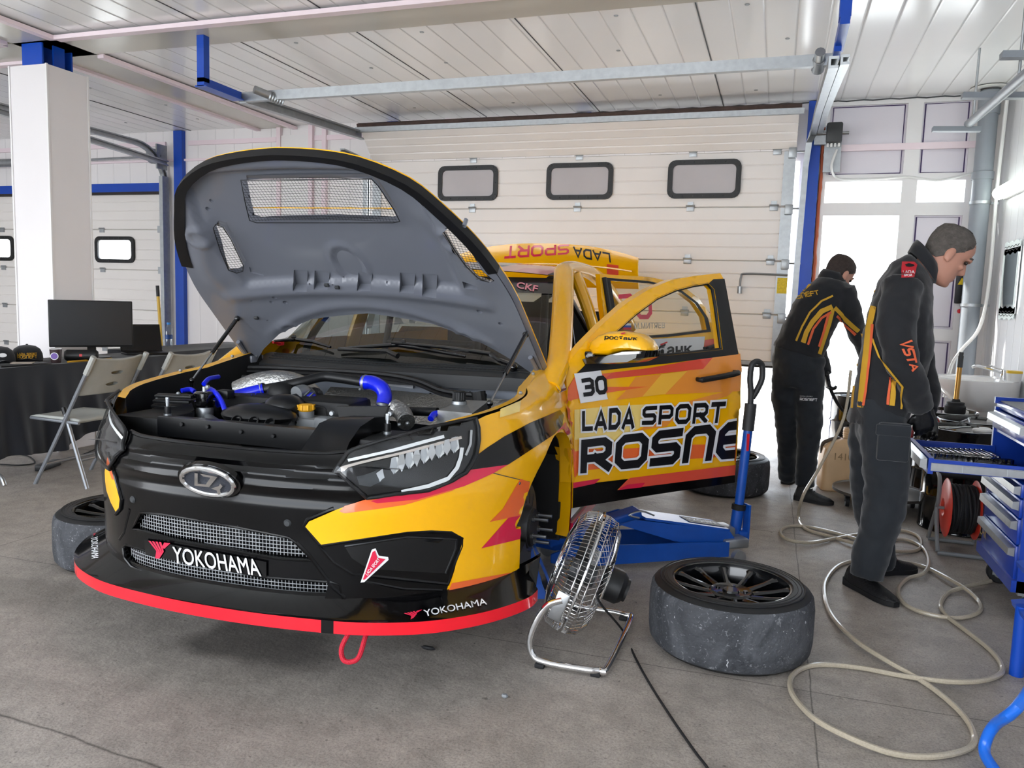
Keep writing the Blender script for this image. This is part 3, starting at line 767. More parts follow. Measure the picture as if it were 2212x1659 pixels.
# ---------------------------------------------------------------- nose: plan outline is a superellipse, its size changes with height
TZ = [(.16, .895, .925), (.30, .905, .93), (.45, .91, .93), (.58, .925, .93), (.64, .93, .925), (.69, .92, .915), (.74, .895, .90), (.80, .87, .885), (.84, .855, .865), (.87, .84, .82), (.90, .82, .755)]
def tz(z):
    z = max(TZ[0][0], min(TZ[-1][0], z))
    for a, b in zip(TZ[:-1], TZ[1:]):
        if z <= b[0]:
            t = (z-a[0])/(b[0]-a[0]); t = t*t*(3-2*t)*0.4+t*0.6
            return a[1]+(b[1]-a[1])*t, a[2]+(b[2]-a[2])*t
    return TZ[-1][1:]
EM, EN = 2.5, 2.2
def rib(y, z):
    # the three long ribs of the black grille panel
    if abs(y) > 0.62 or z < 0.56: return 0.0
    w = 1-(abs(y)/0.62)**4
    zz = z+0.05*y*y
    d = 0.0
    for zc, a in ((0.702, .010), (0.664, .008), (0.628, .007)):
        d += a*math.exp(-((zz-zc)/0.011)**2)
    d -= 0.010*math.exp(-((zz-0.592)/0.02)**2)
    return d*w
def Fx(y, z):
    X, Y = tz(z); a = min(0.9999, abs(y)/Y)
    return X*(1-a**EM)**(1/EN)+rib(y, z)
def Gz(x):    # height of the bonnet gap along the flank
    T = [(-.45, .965), (-.28, .934), (0.0, .888), (.166, .868), (.39, .85), (.54, .835), (.62, .815), (.70, .79), (.80, .742), (1, .735)]
    for a, b in zip(T[:-1], T[1:]):
        if x <= b[0]: return a[1]+(b[1]-a[1])*(x-a[0])/(b[0]-a[0])
    return .735
def side_pt(t, z, sgn=1):
    # t in 0..1: quarter outline from y = 0.66 round to the axle, then 1..2: straight back to the door gap
    X, Y = tz(z if t <= 1 else z-max(0, min(1, (z-0.62)/0.25))*(Gz(-.42*(t-1))-Gz(0)))
    if t <= 1:
        y0 = 0.66; th0 = math.asin(min(1, (y0/Y))**(EM/2)); th = th0+(PI/2-th0)*t
        y = Y*math.sin(th)**(2/EM); x = X*max(0.0, math.cos(th))**(2/EN)
        fl = max(0, min(1, (t-0.3)/0.5))
        y += 0.012*fl*math.exp(-((z-.66)/.07)**2)
        return Vector((x, sgn*y, z))
    x = -0.42*(t-1); y = Y+0.012*math.exp(-((z-.66)/.07)**2)*(1-(t-1)*.7)-0.035*(t-1)**2
    return Vector((x, sgn*y, z))
ARC = 0.40
def flank(sgn, ext=0.0):
    # columns along t; upper block from the arch (or z .418) to the bonnet gap, lower block ahead of and behind the arch
    pb = PB(M_yellow); N = 46; KU, KL = 18, 8
    cols = [2.0*i/N for i in range(N+1)]
    up = []
    for t in cols:
        x = side_pt(t, .6, sgn).x; ex = max(-.42, min(.66, x))
        zt = Gz(x)+ext; zb = .418
        if abs(x) < .385: zb = .31+math.sqrt(max(0, ARC**2-x*x))
        up.append([side_pt(t, zb+(zt-zb)*k/KU, sgn) for k in range(KU+1)])
    vs = [p for c in up for p in c]; n = KU+1
    pb.add(vs, [(i*n+k, i*n+k+1, (i+1)*n+k+1, (i+1)*n+k) for i in range(N) for k in range(KU)])
    fi = [i for i in range(N+1) if side_pt(cols[i], .6, sgn).x >= .36]
    low = [[side_pt(cols[i], .165+(.418-.165)*k/KL, sgn) for k in range(KL+1)] for i in fi]
    vs = [p for c in low for p in c]; n = KL+1
    pb.add(vs, [(i*n+k, i*n+k+1, (i+1)*n+k+1, (i+1)*n+k) for i in range(len(low)-1) for k in range(KL)])
    edge = [c[0] for c, t in zip(up, cols) if abs(side_pt(t, .6, sgn).x) < .385]
    rear = low[-1]
    return pb, edge, rear
def ztop(y): return Gz(max(0, Fx(y, .78))) if abs(y) > .42 else .735+(.0 if abs(y) < .36 else (abs(y)-.36)*.12)
guide = MB()
NY, NZ = 44, 44
guide.add([(Fx(-.662+1.324*i/NY, .165+(ztop(-.662+1.324*i/NY)-.165)*k/NZ), -.662+1.324*i/NY, .165+(ztop(-.662+1.324*i/NY)-.165)*k/NZ) for i in range(NY+1) for k in range(NZ+1)],
          [(i*(NZ+1)+k, i*(NZ+1)+k+1, (i+1)*(NZ+1)+k+1, (i+1)*(NZ+1)+k) for i in range(NY) for k in range(NZ)])
flL, edgeL, rearL = flank(1); flR, edgeR, rearR = flank(-1)
gall = MB()
for q in (guide, flank(1, .02)[0], flank(-1, .02)[0]): gall.add(q.v, q.f)
gall.add([(Fx(y, .735)-.02*k, y, ztop(y)+.02*k) for y in [-.662+1.324*i/NY for i in range(NY+1)] for k in (0, 1)], [(2*i, 2*i+1, 2*i+3, 2*i+2) for i in range(NY)])
NOSE = Surf(gall)
def nose_yz(pts): 
    out = []
    for p in pts:
        h = NOSE(*p)
        if h: out.append((h[0].y, h[0].z))
    return out
H_up = [(286, 1142), (303, 1107), (350, 1111), (392, 1118), (513, 1139), (623, 1161), (645, 1176), (677, 1212), (600, 1207), (513, 1192), (376, 1167)]
H_lo = [(264, 1182), (272, 1177), (330, 1194), (420, 1218), (574, 1247), (715, 1257), (733, 1263), (745, 1316), (735, 1321), (634, 1311), (473, 1283), (330, 1246), (283, 1224), (268, 1205)]
holes = [nose_yz(H_up), nose_yz(H_lo)]
yy = [-.66+1.32*i/40 for i in range(41)]
outl = [(y, .165) for y in yy]+[(y, ztop(y)) for y in reversed(yy)]
bump = PB(M_cblack)
V, F = cdt(outl, holes, 0.0095)
bump.add([(Fx(y, z), y, z) for y, z in V], F)
for hp in holes:      # walls of the openings
    n = len(hp); vs = [(Fx(y, z), y, z) for y, z in hp]+[(Fx(y, z)-.05, y, z) for y, z in hp]
    bump.add(vs, [(i, (i+1) % n, n+(i+1) % n, n+i) for i in range(n)])
# rolled lips round the openings and the grille panel
for hpx in (H_up, H_lo): dline(bump, hpx, 0.006, M_cblack, NOSE, -0.003, closed=True)
bump.use(M_cblack).tube([(Fx(y, ztop(y)-.003)-.006, y, ztop(y)-.004) for y in [-.42+.84*i/30 for i in range(31)]], .009, 8)
dline(bump, [(690, 1178), (657, 1137), (664, 1122), (721, 1098)], 0.008, M_cblack, NOSE, -0.0045)
dline(bump, [(640, 1172), (668, 1200), (720, 1270), (745, 1290)], 0.009, M_cblack, NOSE, -0.005)
dline(bump, [(280, 1100), (268, 1150), (258, 1165)], 0.008, M_cblack, NOSE, -0.0045)
dline(bump, [(690, 1180), (880, 1150), (930, 1149), (975, 1150), (999, 1162), (998, 1180), (981, 1222), (968, 1262), (760, 1240), (720, 1215)], 0.008, M_cblack, NOSE, -0.0045, closed=True)
decal(bump, [(694, 1177), (880, 1147), (930, 1145), (976, 1147), (1001, 1161), (983, 1222), (968, 1264), (955, 1306), (1000, 1300), (1040, 1268), (1114, 1251), (1117, 1290), (930, 1330), (700, 1300), (720, 1215)], M_cblack, NOSE, 0.0012, 14)
decal(bump, [(745, 1180), (880, 1160), (985, 1165), (984, 1185), (962, 1238), (795, 1228), (760, 1205)], M_satin, NOSE, 0.003)
dline(bump, [(745, 1180), (880, 1160), (985, 1165), (984, 1185), (962, 1238)], 0.005, M_satin, NOSE, 0.0005)
dline(bump, [(780, 1254), (870, 1272), (955, 1275)], 0.006, M_cblack, NOSE, -0.003)
for p in ((621, 1130), (287, 1079)):
    h = NOSE(*p); bump.use(M_darkgrey).lathe([(0, .006), (.009, .006), (.012, .002), (.013, 0)], 14, frame(h[0], h[0]+h[1]))
# painted livery on the nose, left flank in the photograph's right half
Y1 = [(660, 1137), (668, 1126), (721, 1103), (790, 1079), (858, 1065), (923, 1061), (975, 1041), (1003, 1024), (1015, 1016), (1060, 1022), (1100, 1030), (1143, 1041), (1138, 1070), (1131, 1112), (1121, 1164), (1115, 1250), (1040, 1262), (975, 1259), (983, 1222), (1001, 1162), (975, 1147), (931, 1145), (880, 1148), (694, 1176)]
decal(bump, Y1, M_yellow, NOSE, 0.0025, 12)
decal(bump, [(733, 1104), (745, 1093), (793, 1077), (858, 1064), (905, 1063), (975, 1037), (1030, 1018), (1030, 1028), (975, 1060), (898, 1083), (874, 1090), (810, 1100), (745, 1108)], M_orange, NOSE, 0.004, 12)
decal(bump, [(801, 1081), (858, 1063), (905, 1062), (940, 1051), (975, 1036), (1003, 1021), (1014, 1015), (1095, 1004), (1064, 1022), (1000, 1050), (900, 1078), (815, 1086)], M_crimson, NOSE, 0.0055, 12)
decal(bump, [(1122, 1034), (1143, 1041), (1133, 1111), (1056, 1127), (1084, 1099)], M_orange, NOSE, 0.004, 10)
decal(bump, [(1131, 1111), (1096, 1118), (1038, 1184), (1121, 1164), (1126, 1140)], M_crimson, NOSE, 0.0045, 10)
decal(bump, [(1113, 1234), (975, 1259), (955, 1304), (1007, 1295), (1032, 1267), (1113, 1250)], M_orange, NOSE, 0.004, 10)
# patch on the far corner
decal(bump, [(228, 1020), (230, 1002), (237, 982), (245, 1010), (258, 1060), (262, 1078), (260, 1095), (252, 1106), (241, 1085), (232, 1060), (229, 1040)], M_yellow, NOSE, 0.003, 8)
decal(bump, [(234, 992), (237, 982), (243, 1000), (250, 1036), (245, 1036), (238, 1015), (233, 1003)], M_orange, NOSE, 0.005, 8)
dline(bump, [(236, 978), (258, 1055), (264, 1078), (262, 1098), (252, 1110)], 0.007, M_cblack, NOSE, 0.002)
# lettering
dtext(bump, unit(text2d('YOKOHAMA', 0.010)), [(378, 1178), (560, 1206), (569, 1243), (380, 1213)], M_textwhite, NOSE, 0.012)
def tyre_logo(pb, q, m, surf, off):
    f = quadmap(q)
    for k in range(4):
        o = k*0.16
        decal(pb, [f(*p) for p in [(0.0+o, 1.0), (0.10+o, 1.0), (0.46+o*0.7, 0.45), (0.36+o*0.45, 0.0+0*o), (0.26+o*0.45, 0.0), (0.36+o*0.7, 0.45)]] , m, surf, off, 9)
    decal(pb, [f(*p) for p in [(0.72, 1.0), (1.0, 1.0), (0.78, 0.62), (0.64, 0.72)]], m, surf, off, 9)
decal(bump, [(316, 1164), (420, 1183), (578, 1212), (578, 1247), (420, 1217), (318, 1197)], M_cgloss, NOSE, 0.008, 12)
tyre_logo(bump, [(327, 1166), (374, 1171), (362, 1206), (334, 1203)], M_crimson, NOSE, 0.012)
decal(bump, [(779, 1257), (803, 1186), (811, 1183), (818, 1199), (838, 1202), (839, 1208), (787, 1256)], M_textwhite, NOSE, 0.006, 8)
decal(bump, [(784, 1250), (805, 1190), (810, 1188), (815, 1203), (832, 1206), (788, 1250)], M_crimson, NOSE, 0.0085, 8)
dtext(bump, unit(text2d('LADA SPORT', 0.01)), [(789, 1236), (816, 1202), (821, 1207), (794, 1241)], M_textwhite, NOSE, 0.011)
o = bump.done('front_bumper', car); o['label'] = 'black front bumper with yellow and orange livery'

# meshes behind the openings
def nose_grid(name, hp, dx, pitch):
    pb = PB(M_mesh); Z = [p[1] for p in hp]; Y = [p[0] for p in hp]
    def inside(p):
        c = False; x, y = p
        for i in range(len(hp)):
            (x1, y1), (x2, y2) = hp[i-1], hp[i]
            if (y1 > y) != (y2 > y) and x < (x2-x1)*(y-y1)/(y2-y1)+x1: c = not c
        return c
    def run(pts):
        cur = []
        for p in pts:
            if inside(p): cur.append((Fx(*p)-dx, p[0], p[1]))
            else:
                if len(cur) > 1: pb.tube(cur, 0.0014, 4, caps=False)
                cur = []
        if len(cur) > 1: pb.tube(cur, 0.0014, 4, caps=False)
    y = min(Y)
    while y < max(Y):
        run([(y, min(Z)+(max(Z)-min(Z))*k/30) for k in range(31)]); y += pitch
    z = min(Z)
    while z < max(Z):
        run([(min(Y)+(max(Y)-min(Y))*k/60, z) for k in range(61)]); z += pitch
    return pb.done(name, car, weld=False)
nose_grid('grille_mesh', holes[0], 0.03, 0.0125); nose_grid('grille_mesh', holes[1], 0.035, 0.0125)
pb = PB(M_bay)      # flat black sheet standing in for the dark interior behind the openings
pb.add([(.72, -.6, .2), (.72, .6, .2), (.72, .6, .56), (.72, -.6, .56)], [(0, 1, 2, 3)]); pb.done('grille_dark_backing', car)

# badge: chrome ring, dark weave field, chrome sailing boat
pb = PB(M_chrome, mat('badge_field', '#2a2d36', 0.4, bump=0.5, bscale=300))
bc = Vector(NOSE(455, 1035)[0]); bn = NOSE(455, 1035)[1]; bn.y = 0; bn.normalize()
bn = Vector((bn.x, 0, bn.z)).normalized(); by = Vector((0, 1, 0)); bz = bn.cross(by)
bc = bc+bn*0.012
TB = axes(bc, by, bz, bn)
pb.use(M_cgloss); pb.prism(ell(.118, .066, 40), .018, TB, -.02)
pb.use(pb.mats[1]); pb.prism(ell(.092, .048, 40), .004, TB, -.002)
pb.use(M_chrome); R0 = [TB @ Vector((.097*math.cos(2*PI*k/48), .052*math.sin(2*PI*k/48), .003)) for k in range(48)]; pb.tube(R0, .0095, 10, closed=True)
for poly in ([(-.052, -.016), (-.034, .036), (-.022, .036), (-.036, -.006), (-.005, -.006), (.022, .024), (-.004, .026), (-.014, .036), (.050, .030), (.004, -.016)],
             [(.010, -.020), (.045, -.006), (.052, .004), (.058, -.006), (.044, -.020), (.040, -.044), (.028, -.044), (.030, -.026)]):
    pb.prism([(p[0], p[1]) for p in poly], .009, TB, .001)
o = pb.done('badge', car, ang=25); o['label'] = 'oval chrome sailing boat badge on the nose'

# ---------------------------------------------------------------- splitter
SP = [(0, .943), (.15, .939), (.30, .925), (.46, .900), (.58, .862), (.70, .802), (.79, .728), (.86, .650), (.92, .555), (.955, .47), (.96, .40)]
sp_half = [Vector((x, y, 0)) for y, x in SP]
ptsS = [Vector((p.x, -p.y, 0)) for p in reversed(sp_half[1:])]+sp_half
ptsS = [Vector(p) for p in catmull(ptsS, 4)]
spl = PB(M_cgloss, M_redgloss)
r0 = [(p.x-.03, p.y*.97, .160) for p in ptsS]; r1 = [(p.x, p.y, .165) for p in ptsS]; r2 = [(p.x, p.y, .207) for p in ptsS]; r3 = [(p.x-.012, p.y*.99, .212) for p in ptsS]
def in_nose(p, z):
    y = max(-.915, min(.915, p.y*.955)); x = Fx(y, z)
    return (min(x, p.x-.03)-.004, y, z)
r4 = [in_nose(p, .262) for p in ptsS]; r5 = [in_nose(p, .275) for p in ptsS]
n = len(ptsS)
def strip(pb, a, b): k = len(a); pb.add(list(a)+list(b), [(i, i+1, k+i+1, k+i) for i in range(k-1)])
gap = [i for i, p in enumerate(ptsS) if .345 < p.y < .43]
spl.use(M_redgloss)
lo = min(gap); hi = max(gap)
strip(spl, r1[:lo+1], r2[:lo+1]); strip(spl, r1[hi:], r2[hi:])
spl.use(M_cgloss); strip(spl, r1[lo:hi+1], r2[lo:hi+1])
strip(spl, r0, r1); strip(spl, r2, r3); strip(spl, r3, r4); strip(spl, r4, r5); strip(spl, [(.40, y[1], .16) for y in r0], r0)
for s in (0, -1): spl.use(M_cgloss); spl.add([(.40, r1[s][1], .165), r1[s], r2[s], r3[s], r4[s], (.36, r4[s][1], .275), (.36, r4[s][1], .165)], [(0, 1, 2, 3, 4, 5, 6)])
SPL = Surf(spl)
dtext(spl, unit(text2d('YOKOHAMA', 0.010)), [(914, 1319), (1048, 1293), (1052, 1307), (918, 1333)], M_textwhite, SPL, 0.003)
tyre_logo(spl, [(872, 1326), (912, 1318), (902, 1330), (882, 1343)], M_crimson, SPL, 0.003)
dtext(spl, unit(text2d('YOKOHAMA', 0.010)), [(212, 1160), (214, 1208), (199, 1208), (197, 1162)], M_textwhite, SPL, 0.003)
tyre_logo(spl, [(196, 1148), (212, 1146), (210, 1157), (199, 1158)], M_crimson, SPL, 0.003)
o = spl.done('front_splitter', car); o['label'] = 'black front splitter with bright red leading edge'
pb = PB(mat('tow_strap_red', '#c01830', 0.7, bump=0.4, bscale=200))
ta, tb = cpl(752, 1370, 2, .16), cpl(792, 1368, 2, .16)
pb.tube(catmull([ta+Vector((-.06, 0, .02)), ta, cpl(738, 1400, 0, ta.x+.02), cpl(741, 1424, 0, ta.x+.03), cpl(757, 1430, 0, ta.x+.03), cpl(776, 1418, 0, ta.x+.02), tb, tb+Vector((-.06, 0, .02))], 6), 0.008, 8)
o = pb.done('tow_strap', car); o['label'] = 'red tow strap loop below the splitter'

# ---------------------------------------------------------------- front wings with arch flares
def wing(pb, edge, rear, sgn, name, lab):
    # inner lip of the wheel arch
    vs = [tuple(p) for p in edge]+[(p.x, p.y-sgn*.05, p.z-.004) for p in edge]; n = len(edge)
    pb.use(M_yellow); pb.add(vs, [(i, i+1, n+i+1, n+i) for i in range(n-1)])
    vs = [tuple(p) for p in rear]+[(p.x-.0, p.y-sgn*.06, p.z) for p in rear]; n = len(rear)
    pb.add(vs, [(i, i+1, n+i+1, n+i) for i in range(n-1)])
    # rear of the arch: a vane reaching in and down to the sill
    z = [.17, .30, .42, .52, .60]
    xa = [-.375, -.40, -.385, -.34, -.27]
    pb.add([(x, sgn*.90, zz) for x, zz in zip(xa, z)]+[(x-.02, sgn*.835, zz) for x, zz in zip(xa, z)], [(i, i+1, 5+i+1, 5+i) for i in range(4)])
    pb.use(M_crimson if sgn > 0 else M_yellow)
    pb.add([(x, sgn*.905, zz) for x, zz in zip(xa, z)]+[(-.43, sgn*.885, zz) for zz in z], [(i, i+1, 5+i+1, 5+i) for i in range(4)])
WG = Surf(gall)
wing(flL, edgeL, rearL, 1, '', '')
decal(flL, [(1024, 988), (1050, 968), (1088, 943), (1145, 913), (1209, 886), (1217, 897), (1213, 921), (1197, 938), (1141, 975), (1096, 1004), (1016, 1016), (1019, 1000)], M_cgloss, WG, 0.003, 10)
decal(flL, [(1188, 952), (1205, 930), (1220, 912), (1230, 930), (1237, 960), (1236, 1020), (1229, 1000), (1226, 975), (1212, 957), (1200, 953)], M_crimson, WG, 0.003, 7)
decal(flL, [(1221, 868), (1230, 860), (1236, 900), (1233, 924), (1225, 905)], M_red, WG, 0.005, 6)
decal(flL, [(1195, 825), (1213, 818), (1223, 842), (1208, 849)], M_textwhite, WG, 0.003, 6)
dtext(flL, unit(text2d('AN ACTION', 0.01)), [(1197, 826), (1213, 820), (1215, 825), (1200, 831)], M_textblack, WG, 0.005)
decal(flL, [(1203, 843), (1222, 838), (1222, 841), (1209, 848)], M_textblack, WG, 0.005, 6)
decal(flL, [(1080, 885), (1125, 866), (1121, 890), (1078, 903)], M_pale, WG, 0.003, 8)
dline(flL, [(1030, 905), (1032, 940), (1028, 975), (1017, 1012), (1015, 1016)], 0.004, M_seal, WG, 0.0)
dline(flL, [(1015, 1016), (1064, 1022), (1143, 1041)], 0.0015, M_darkgrey, WG, 0.002)
for p in ((1024, 1023), (1121, 1044)):
    h = WG(*p); flL.use(M_chrome).lathe([(0, .005), (.006, .004), (.009, 0)], 12, frame(h[0], h[0]+h[1]))
o = flL.done('front_wing', car); o['label'] = 'yellow left front wing with black blade stripe'
wing(flR, edgeR, rearR, -1, '', '')
flR.use(M_cblack)
# the black lower corner of the far side
for i, f in enumerate(flR.f):
    c = sum((flR.v[k] for k in f), Vector())/len(f)
    if c.x > .40 and c.z < .80: flR.m[i] = flR.mats.index(M_cblack)
o = flR.done('front_wing', car); o['label'] = 'right front wing behind the far headlamp'
# wing inner edges: gutter with bolts
for sgn in (1, -1):
    pb = PB(M_yellow)
    xs = [.60-.98*i/24 for i in range(25)]
    def yg(x):   # where the flank surface ends at the gap
        t0 = min((abs(side_pt(t/60, Gz(x)).x-x), t/60) for t in range(0, 121))[1]
        return side_pt(t0, Gz(x)).y
    A = [(x, sgn*yg(x), Gz(x)) for x in xs]; B_ = [(x, sgn*(yg(x)-.035), Gz(x)-.004) for x in xs]; C_ = [(x, sgn*(yg(x)-.04), Gz(x)-.05) for x in xs]
    strip(pb, A, B_); pb.use(M_bay); strip(pb, B_, C_); strip(pb, C_, [(x, sgn*(yg(x)-.05), .55) for x in xs])
    pb.use(M_zinc)
    for x in (.12, -.2): pb.ball((x, sgn*(yg(x)-.018), Gz(x)+.004), .008, 8)
    pb.done('wing_gutter', car)

# ---------------------------------------------------------------- headlamps
hl = PB(mat('headlamp_bucket', '#0d0e10', 0.15, coat=0.6))
HL = [(722, 1016), (740, 997), (751, 978), (822, 957), (923, 928), (985, 912), (1024, 905), (1030, 925), (1031, 950), (1026, 982), (1014, 1006), (1003, 1022), (975, 1037), (923, 1058), (866, 1064), (793, 1072)]
decal(hl, HL, hl.mats[0], NOSE, 0.004, 12)
o_hl = hl.done('headlamp', car); o_hl['label'] = 'dark left headlamp with white light strips'
pb = PB(M_whiteplastic)
def bar(pb, line, w, m, surf, off):
    # ribbon with thickness along a pixel line
    P = [Vector(p) for p in line]; up = []; dn = []
    for i in range(len(P)):
        t = (P[min(i+1, len(P)-1)]-P[max(i-1, 0)]).normalized(); nn = Vector((-t.y, t.x))*w/2; up.append(P[i]+nn); dn.append(P[i]-nn)
    decal(pb, [tuple(p) for p in up+dn[::-1]], m, surf, off, 8)
M_drl = mat('light_guide_white', '#f2f2f0', 0.25, coat=0.3)
bar(pb, [(752, 997), (850, 973), (957, 944)], 7, M_drl, NOSE, 0.010)
bar(pb, [(737, 1013), (790, 999), (870, 979), (994, 946)], 6, mat('light_guide_beige', '#d8ccc2', 0.2, 0.3), NOSE, 0.010)
bar(pb, [(995, 968), (992, 990), (984, 1011), (966, 1033), (925, 1048), (866, 1061)], 8, M_drl, NOSE, 0.010)
bar(pb, [(1015, 930), (1013, 960), (1003, 985)], 5, M_chrome, NOSE, 0.010)
pb.done('light_strip', o_hl)
pb = PB(M_chrome); random.seed(5)
for i in range(9):
    x0 = 845+i*16; y0 = 1003-i*5.5
    decal(pb, [(x0, y0-12), (x0+9, y0-15), (x0+13, y0+4), (x0+5, y0+22), (x0-4, y0+8)], M_chrome if i % 2 else M_mesh, NOSE, 0.008+0.006*(i % 2), 6)
    decal(pb, [(x0+9, y0-14), (x0+14, y0-15), (x0+17, y0+10), (x0+8, y0+20)], M_darkgrey if i % 2 else M_drl, NOSE, 0.007, 6)
decal(pb, [(770, 1030), (812, 1016), (822, 1040), (800, 1050), (776, 1046)], M_darkgrey, NOSE, 0.007, 8)
decal(pb, [(812, 1022), (826, 1012), (830, 1032), (820, 1040)], M_mesh, NOSE, 0.009, 6)
pb.done('reflector', o_hl)
pb = PB(M_lens); decal(pb, HL, M_lens, NOSE, 0.020, 12); pb.use(M_seal); dline(pb, HL, 0.006, M_seal, NOSE, 0.012, closed=True); pb.done('lens', o_hl)
# far headlamp: seen edge-on at the left
pb = PB(hl.mats[0])
class Mirror:
    # the opposite side of the nose, drawn with the near side's outline
    def __call__(s, px, py):
        h = NOSE(px, py)
        return None if h is None else (Vector((h[0].x, -h[0].y, h[0].z)), Vector((h[1].x, -h[1].y, h[1].z)))
MIR = Mirror()
decal(pb, HL, hl.mats[0], MIR, 0.004, 12); o_h2 = pb.done('headlamp', car); o_h2['label'] = 'pale clouded lens of the far right headlamp'
pb = PB(M_drl); bar(pb, [(752, 997), (850, 973), (957, 944)], 7, M_drl, MIR, 0.010); bar(pb, [(995, 968), (992, 990), (984, 1011), (966, 1033), (925, 1048), (866, 1061)], 8, M_drl, MIR, 0.010); pb.done('light_strip', o_h2)
pb = PB(M_lens); decal(pb, HL, M_lens, MIR, 0.020, 12); dline(pb, HL, 0.006, M_seal, MIR, 0.012, closed=True); pb.done('lens', o_h2)
# ================================================================== bonnet (hinged part of the car)
HANG = math.atan2(.761, .969)
HU = Vector((math.cos(HANG), 0, math.sin(HANG))); HN = Vector((-math.sin(HANG), 0, math.cos(HANG))); HP = Vector((-.40, 0, 1.0))
def hsag(u, v): return -.135*v*v-.22*max(0, u-.92)**2
def hpt(u, v, off=0.0): return HP+HU*u+Vector((0, v, 0))+HN*(hsag(u, v)+off)
class HoodSurf:
    def __init__(s):
        g = MB(); g.grid(lambda a, b: hpt(-.15+1.5*a, -.95+1.9*b), 60, 60); s.t = bvh_of(g)
    def __call__(s, px, py):
        o, d = cray(px, py); h = s.t.ray_cast(o, d)
        if h[0] is None: return None
        n = h[1]; return h[0], (n if n.dot(d) < 0 else -n)
    def uv(s, px, py):
        q = s(px, py)[0]; return ((q-HP).dot(HU), q.y)
HS = HoodSurf()
class HoodIn(HoodSurf):
    def __init__(s):
        g = MB(); g.grid(lambda a, b: hpt(-.15+1.5*a, -.95+1.9*b, -.03), 60, 60); s.t = bvh_of(g)
    def uv(s, px, py):
        q = s(px, py)[0]; return ((q-HP).dot(HU)+.0, q.y)
HI = HoodIn()
half = [(1.232, 0), (1.222, .15), (1.190, .31), (1.10, .47), (.98, .56), (.84, .645), (.72, .695), (.60, .73), (.50, .748), (.40, .757), (.20, .772), (.02, .785), (-.045, .785)]
low = [(-.03, .735), (.05, .66), (.16, .52), (.255, .31), (.30, .0)]
hoodR = [tuple(p)[:2] for p in catmull([(u, v, 0) for u, v in half], 3)]+low
hoodL = [(u, -v) for u, v in hoodR]
hood_o = hoodR+hoodL[::-1][1:-1]
def vent_set(vuv):
    vent_c = [vuv(*p) for p in ((527, 388), (800, 385), (815, 400), (848, 450), (860, 474), (846, 477), (560, 477), (545, 472), (536, 435))]
    vent_r = [vuv(*p) for p in ((958, 495), (968, 491), (985, 502), (1022, 545), (1042, 580), (1066, 602), (1058, 606), (1033, 597), (1008, 572), (985, 540))]
    vent_l = [vuv(*p) for p in ((463, 492), (468, 484), (484, 490), (500, 515), (526, 570), (525, 582), (512, 586), (495, 580), (478, 540))]
    return [vent_c, vent_r, vent_l]
vents = vent_set(HI.uv); vents_out = vent_set(HS.uv); vent_c = vents[0]
def ridge(x, c, w): return math.exp(-((x-c)/w)**2)
def smooth(a, b, x):
    t = max(0, min(1, (x-a)/(b-a))); return t*t*(3-2*t)
def relief(u, v):
    # pressed inner panel, positive towards the engine
    a = abs(v)
    wide = .50-.25*max(0, u-.9)
    pan = smooth(wide+.02, wide-.01, a)*smooth(.50, .525, u)*smooth(1.16, 1.13, u)
    d = .034-.026*pan
    d += .012*ridge(u, .455, .035)*smooth(.66, .60, a)
    d += .010*ridge(u-(.36-.62*v*v), 0, .03)*smooth(.62, .5, a)
    d -= .012*ridge(math.hypot((u-.60)/1.6, v-.02), 0, .06)
    d += .010*ridge(math.hypot((u-.60)/1.6, v-.02), .075, .012)*smooth(.5, .55, u)
    d += .012*ridge(a, .62-.2*smooth(.6, 1.1, u), .05)*smooth(.45, .6, u)*smooth(1.05, .85, u)
    d += .010*ridge(math.hypot((u-.83), a-.545), .045, .012)+.008*ridge(math.hypot(u-.20, a-.44), .04, .012)
    return d
hood = PB(M_yellow, M_hoodgrey, M_seal)
V, F = cdt(hood_o, vents_out, 0.035)
hood.use(M_yellow); hood.add([hpt(u, v, .004) for u, v in V], F)
hood.use(M_hoodgrey); hood.add([hpt(u, v, -.002) for u, v in V], F)
n = len(hood_o); hood.use(M_yellow); hood.add([hpt(u, v, .004) for u, v in hood_o]+[hpt(u, v, -.003) for u, v in hood_o], [(i, (i+1) % n, n+(i+1) % n, n+i) for i in range(n)])
hood.use(M_hoodgrey); hood.add([hpt(u, v, -.003) for u, v in hood_o]+[hpt(u, v*.985, -.03) for u, v in hood_o], [(i, (i+1) % n, n+(i+1) % n, n+i) for i in range(n)])
o_hood = hood.done('bonnet', car); o_hood['label'] = 'raised bonnet, yellow outside and grey underneath'
# pockets and holes pressed through the inner panel
pockets = [[HI.uv(*p) for p in q] for q in (((631, 592), (661, 592), (665, 625), (635, 624)), ((676, 593), (709, 596), (710, 621), (680, 621)), ((770, 598), (801, 599), (802, 624), (773, 624)), ((861, 598), (894, 600), (895, 629), (865, 627)),
           ((910, 601), (942, 602), (944, 638), (914, 634)), ((534, 585), (566, 595), (566, 605), (537, 597)), ((999, 606), (1032, 613), (1034, 622), (1003, 622)))]
holes_h = []
for p, r in (((914, 442), .011), ((945, 460), .013), ((1003, 487), .008), ((453, 442), .010), ((446, 458), .011), ((595, 639), .012), ((617, 652), .012), ((587, 651), .009), ((1036, 671), .013), ((1082, 698), .011), ((544, 648), .004), ((578, 691), .004), ((670, 612), .004), ((720, 613), .004), ((740, 606), .004), ((835, 613), .004)):
    u, v = HI.uv(*p); holes_h.append([(u+r*math.cos(2*PI*k/12), v+r*math.sin(2*PI*k/12)) for k in range(12)])
innr = PB(M_hoodgrey)
ins = [(u, v*0.985) for u, v in hood_o]
V, F = cdt(ins, vents+pockets+holes_h, 0.015)
innr.add([hpt(u, v, -relief(u, v)) for u, v in V], F)
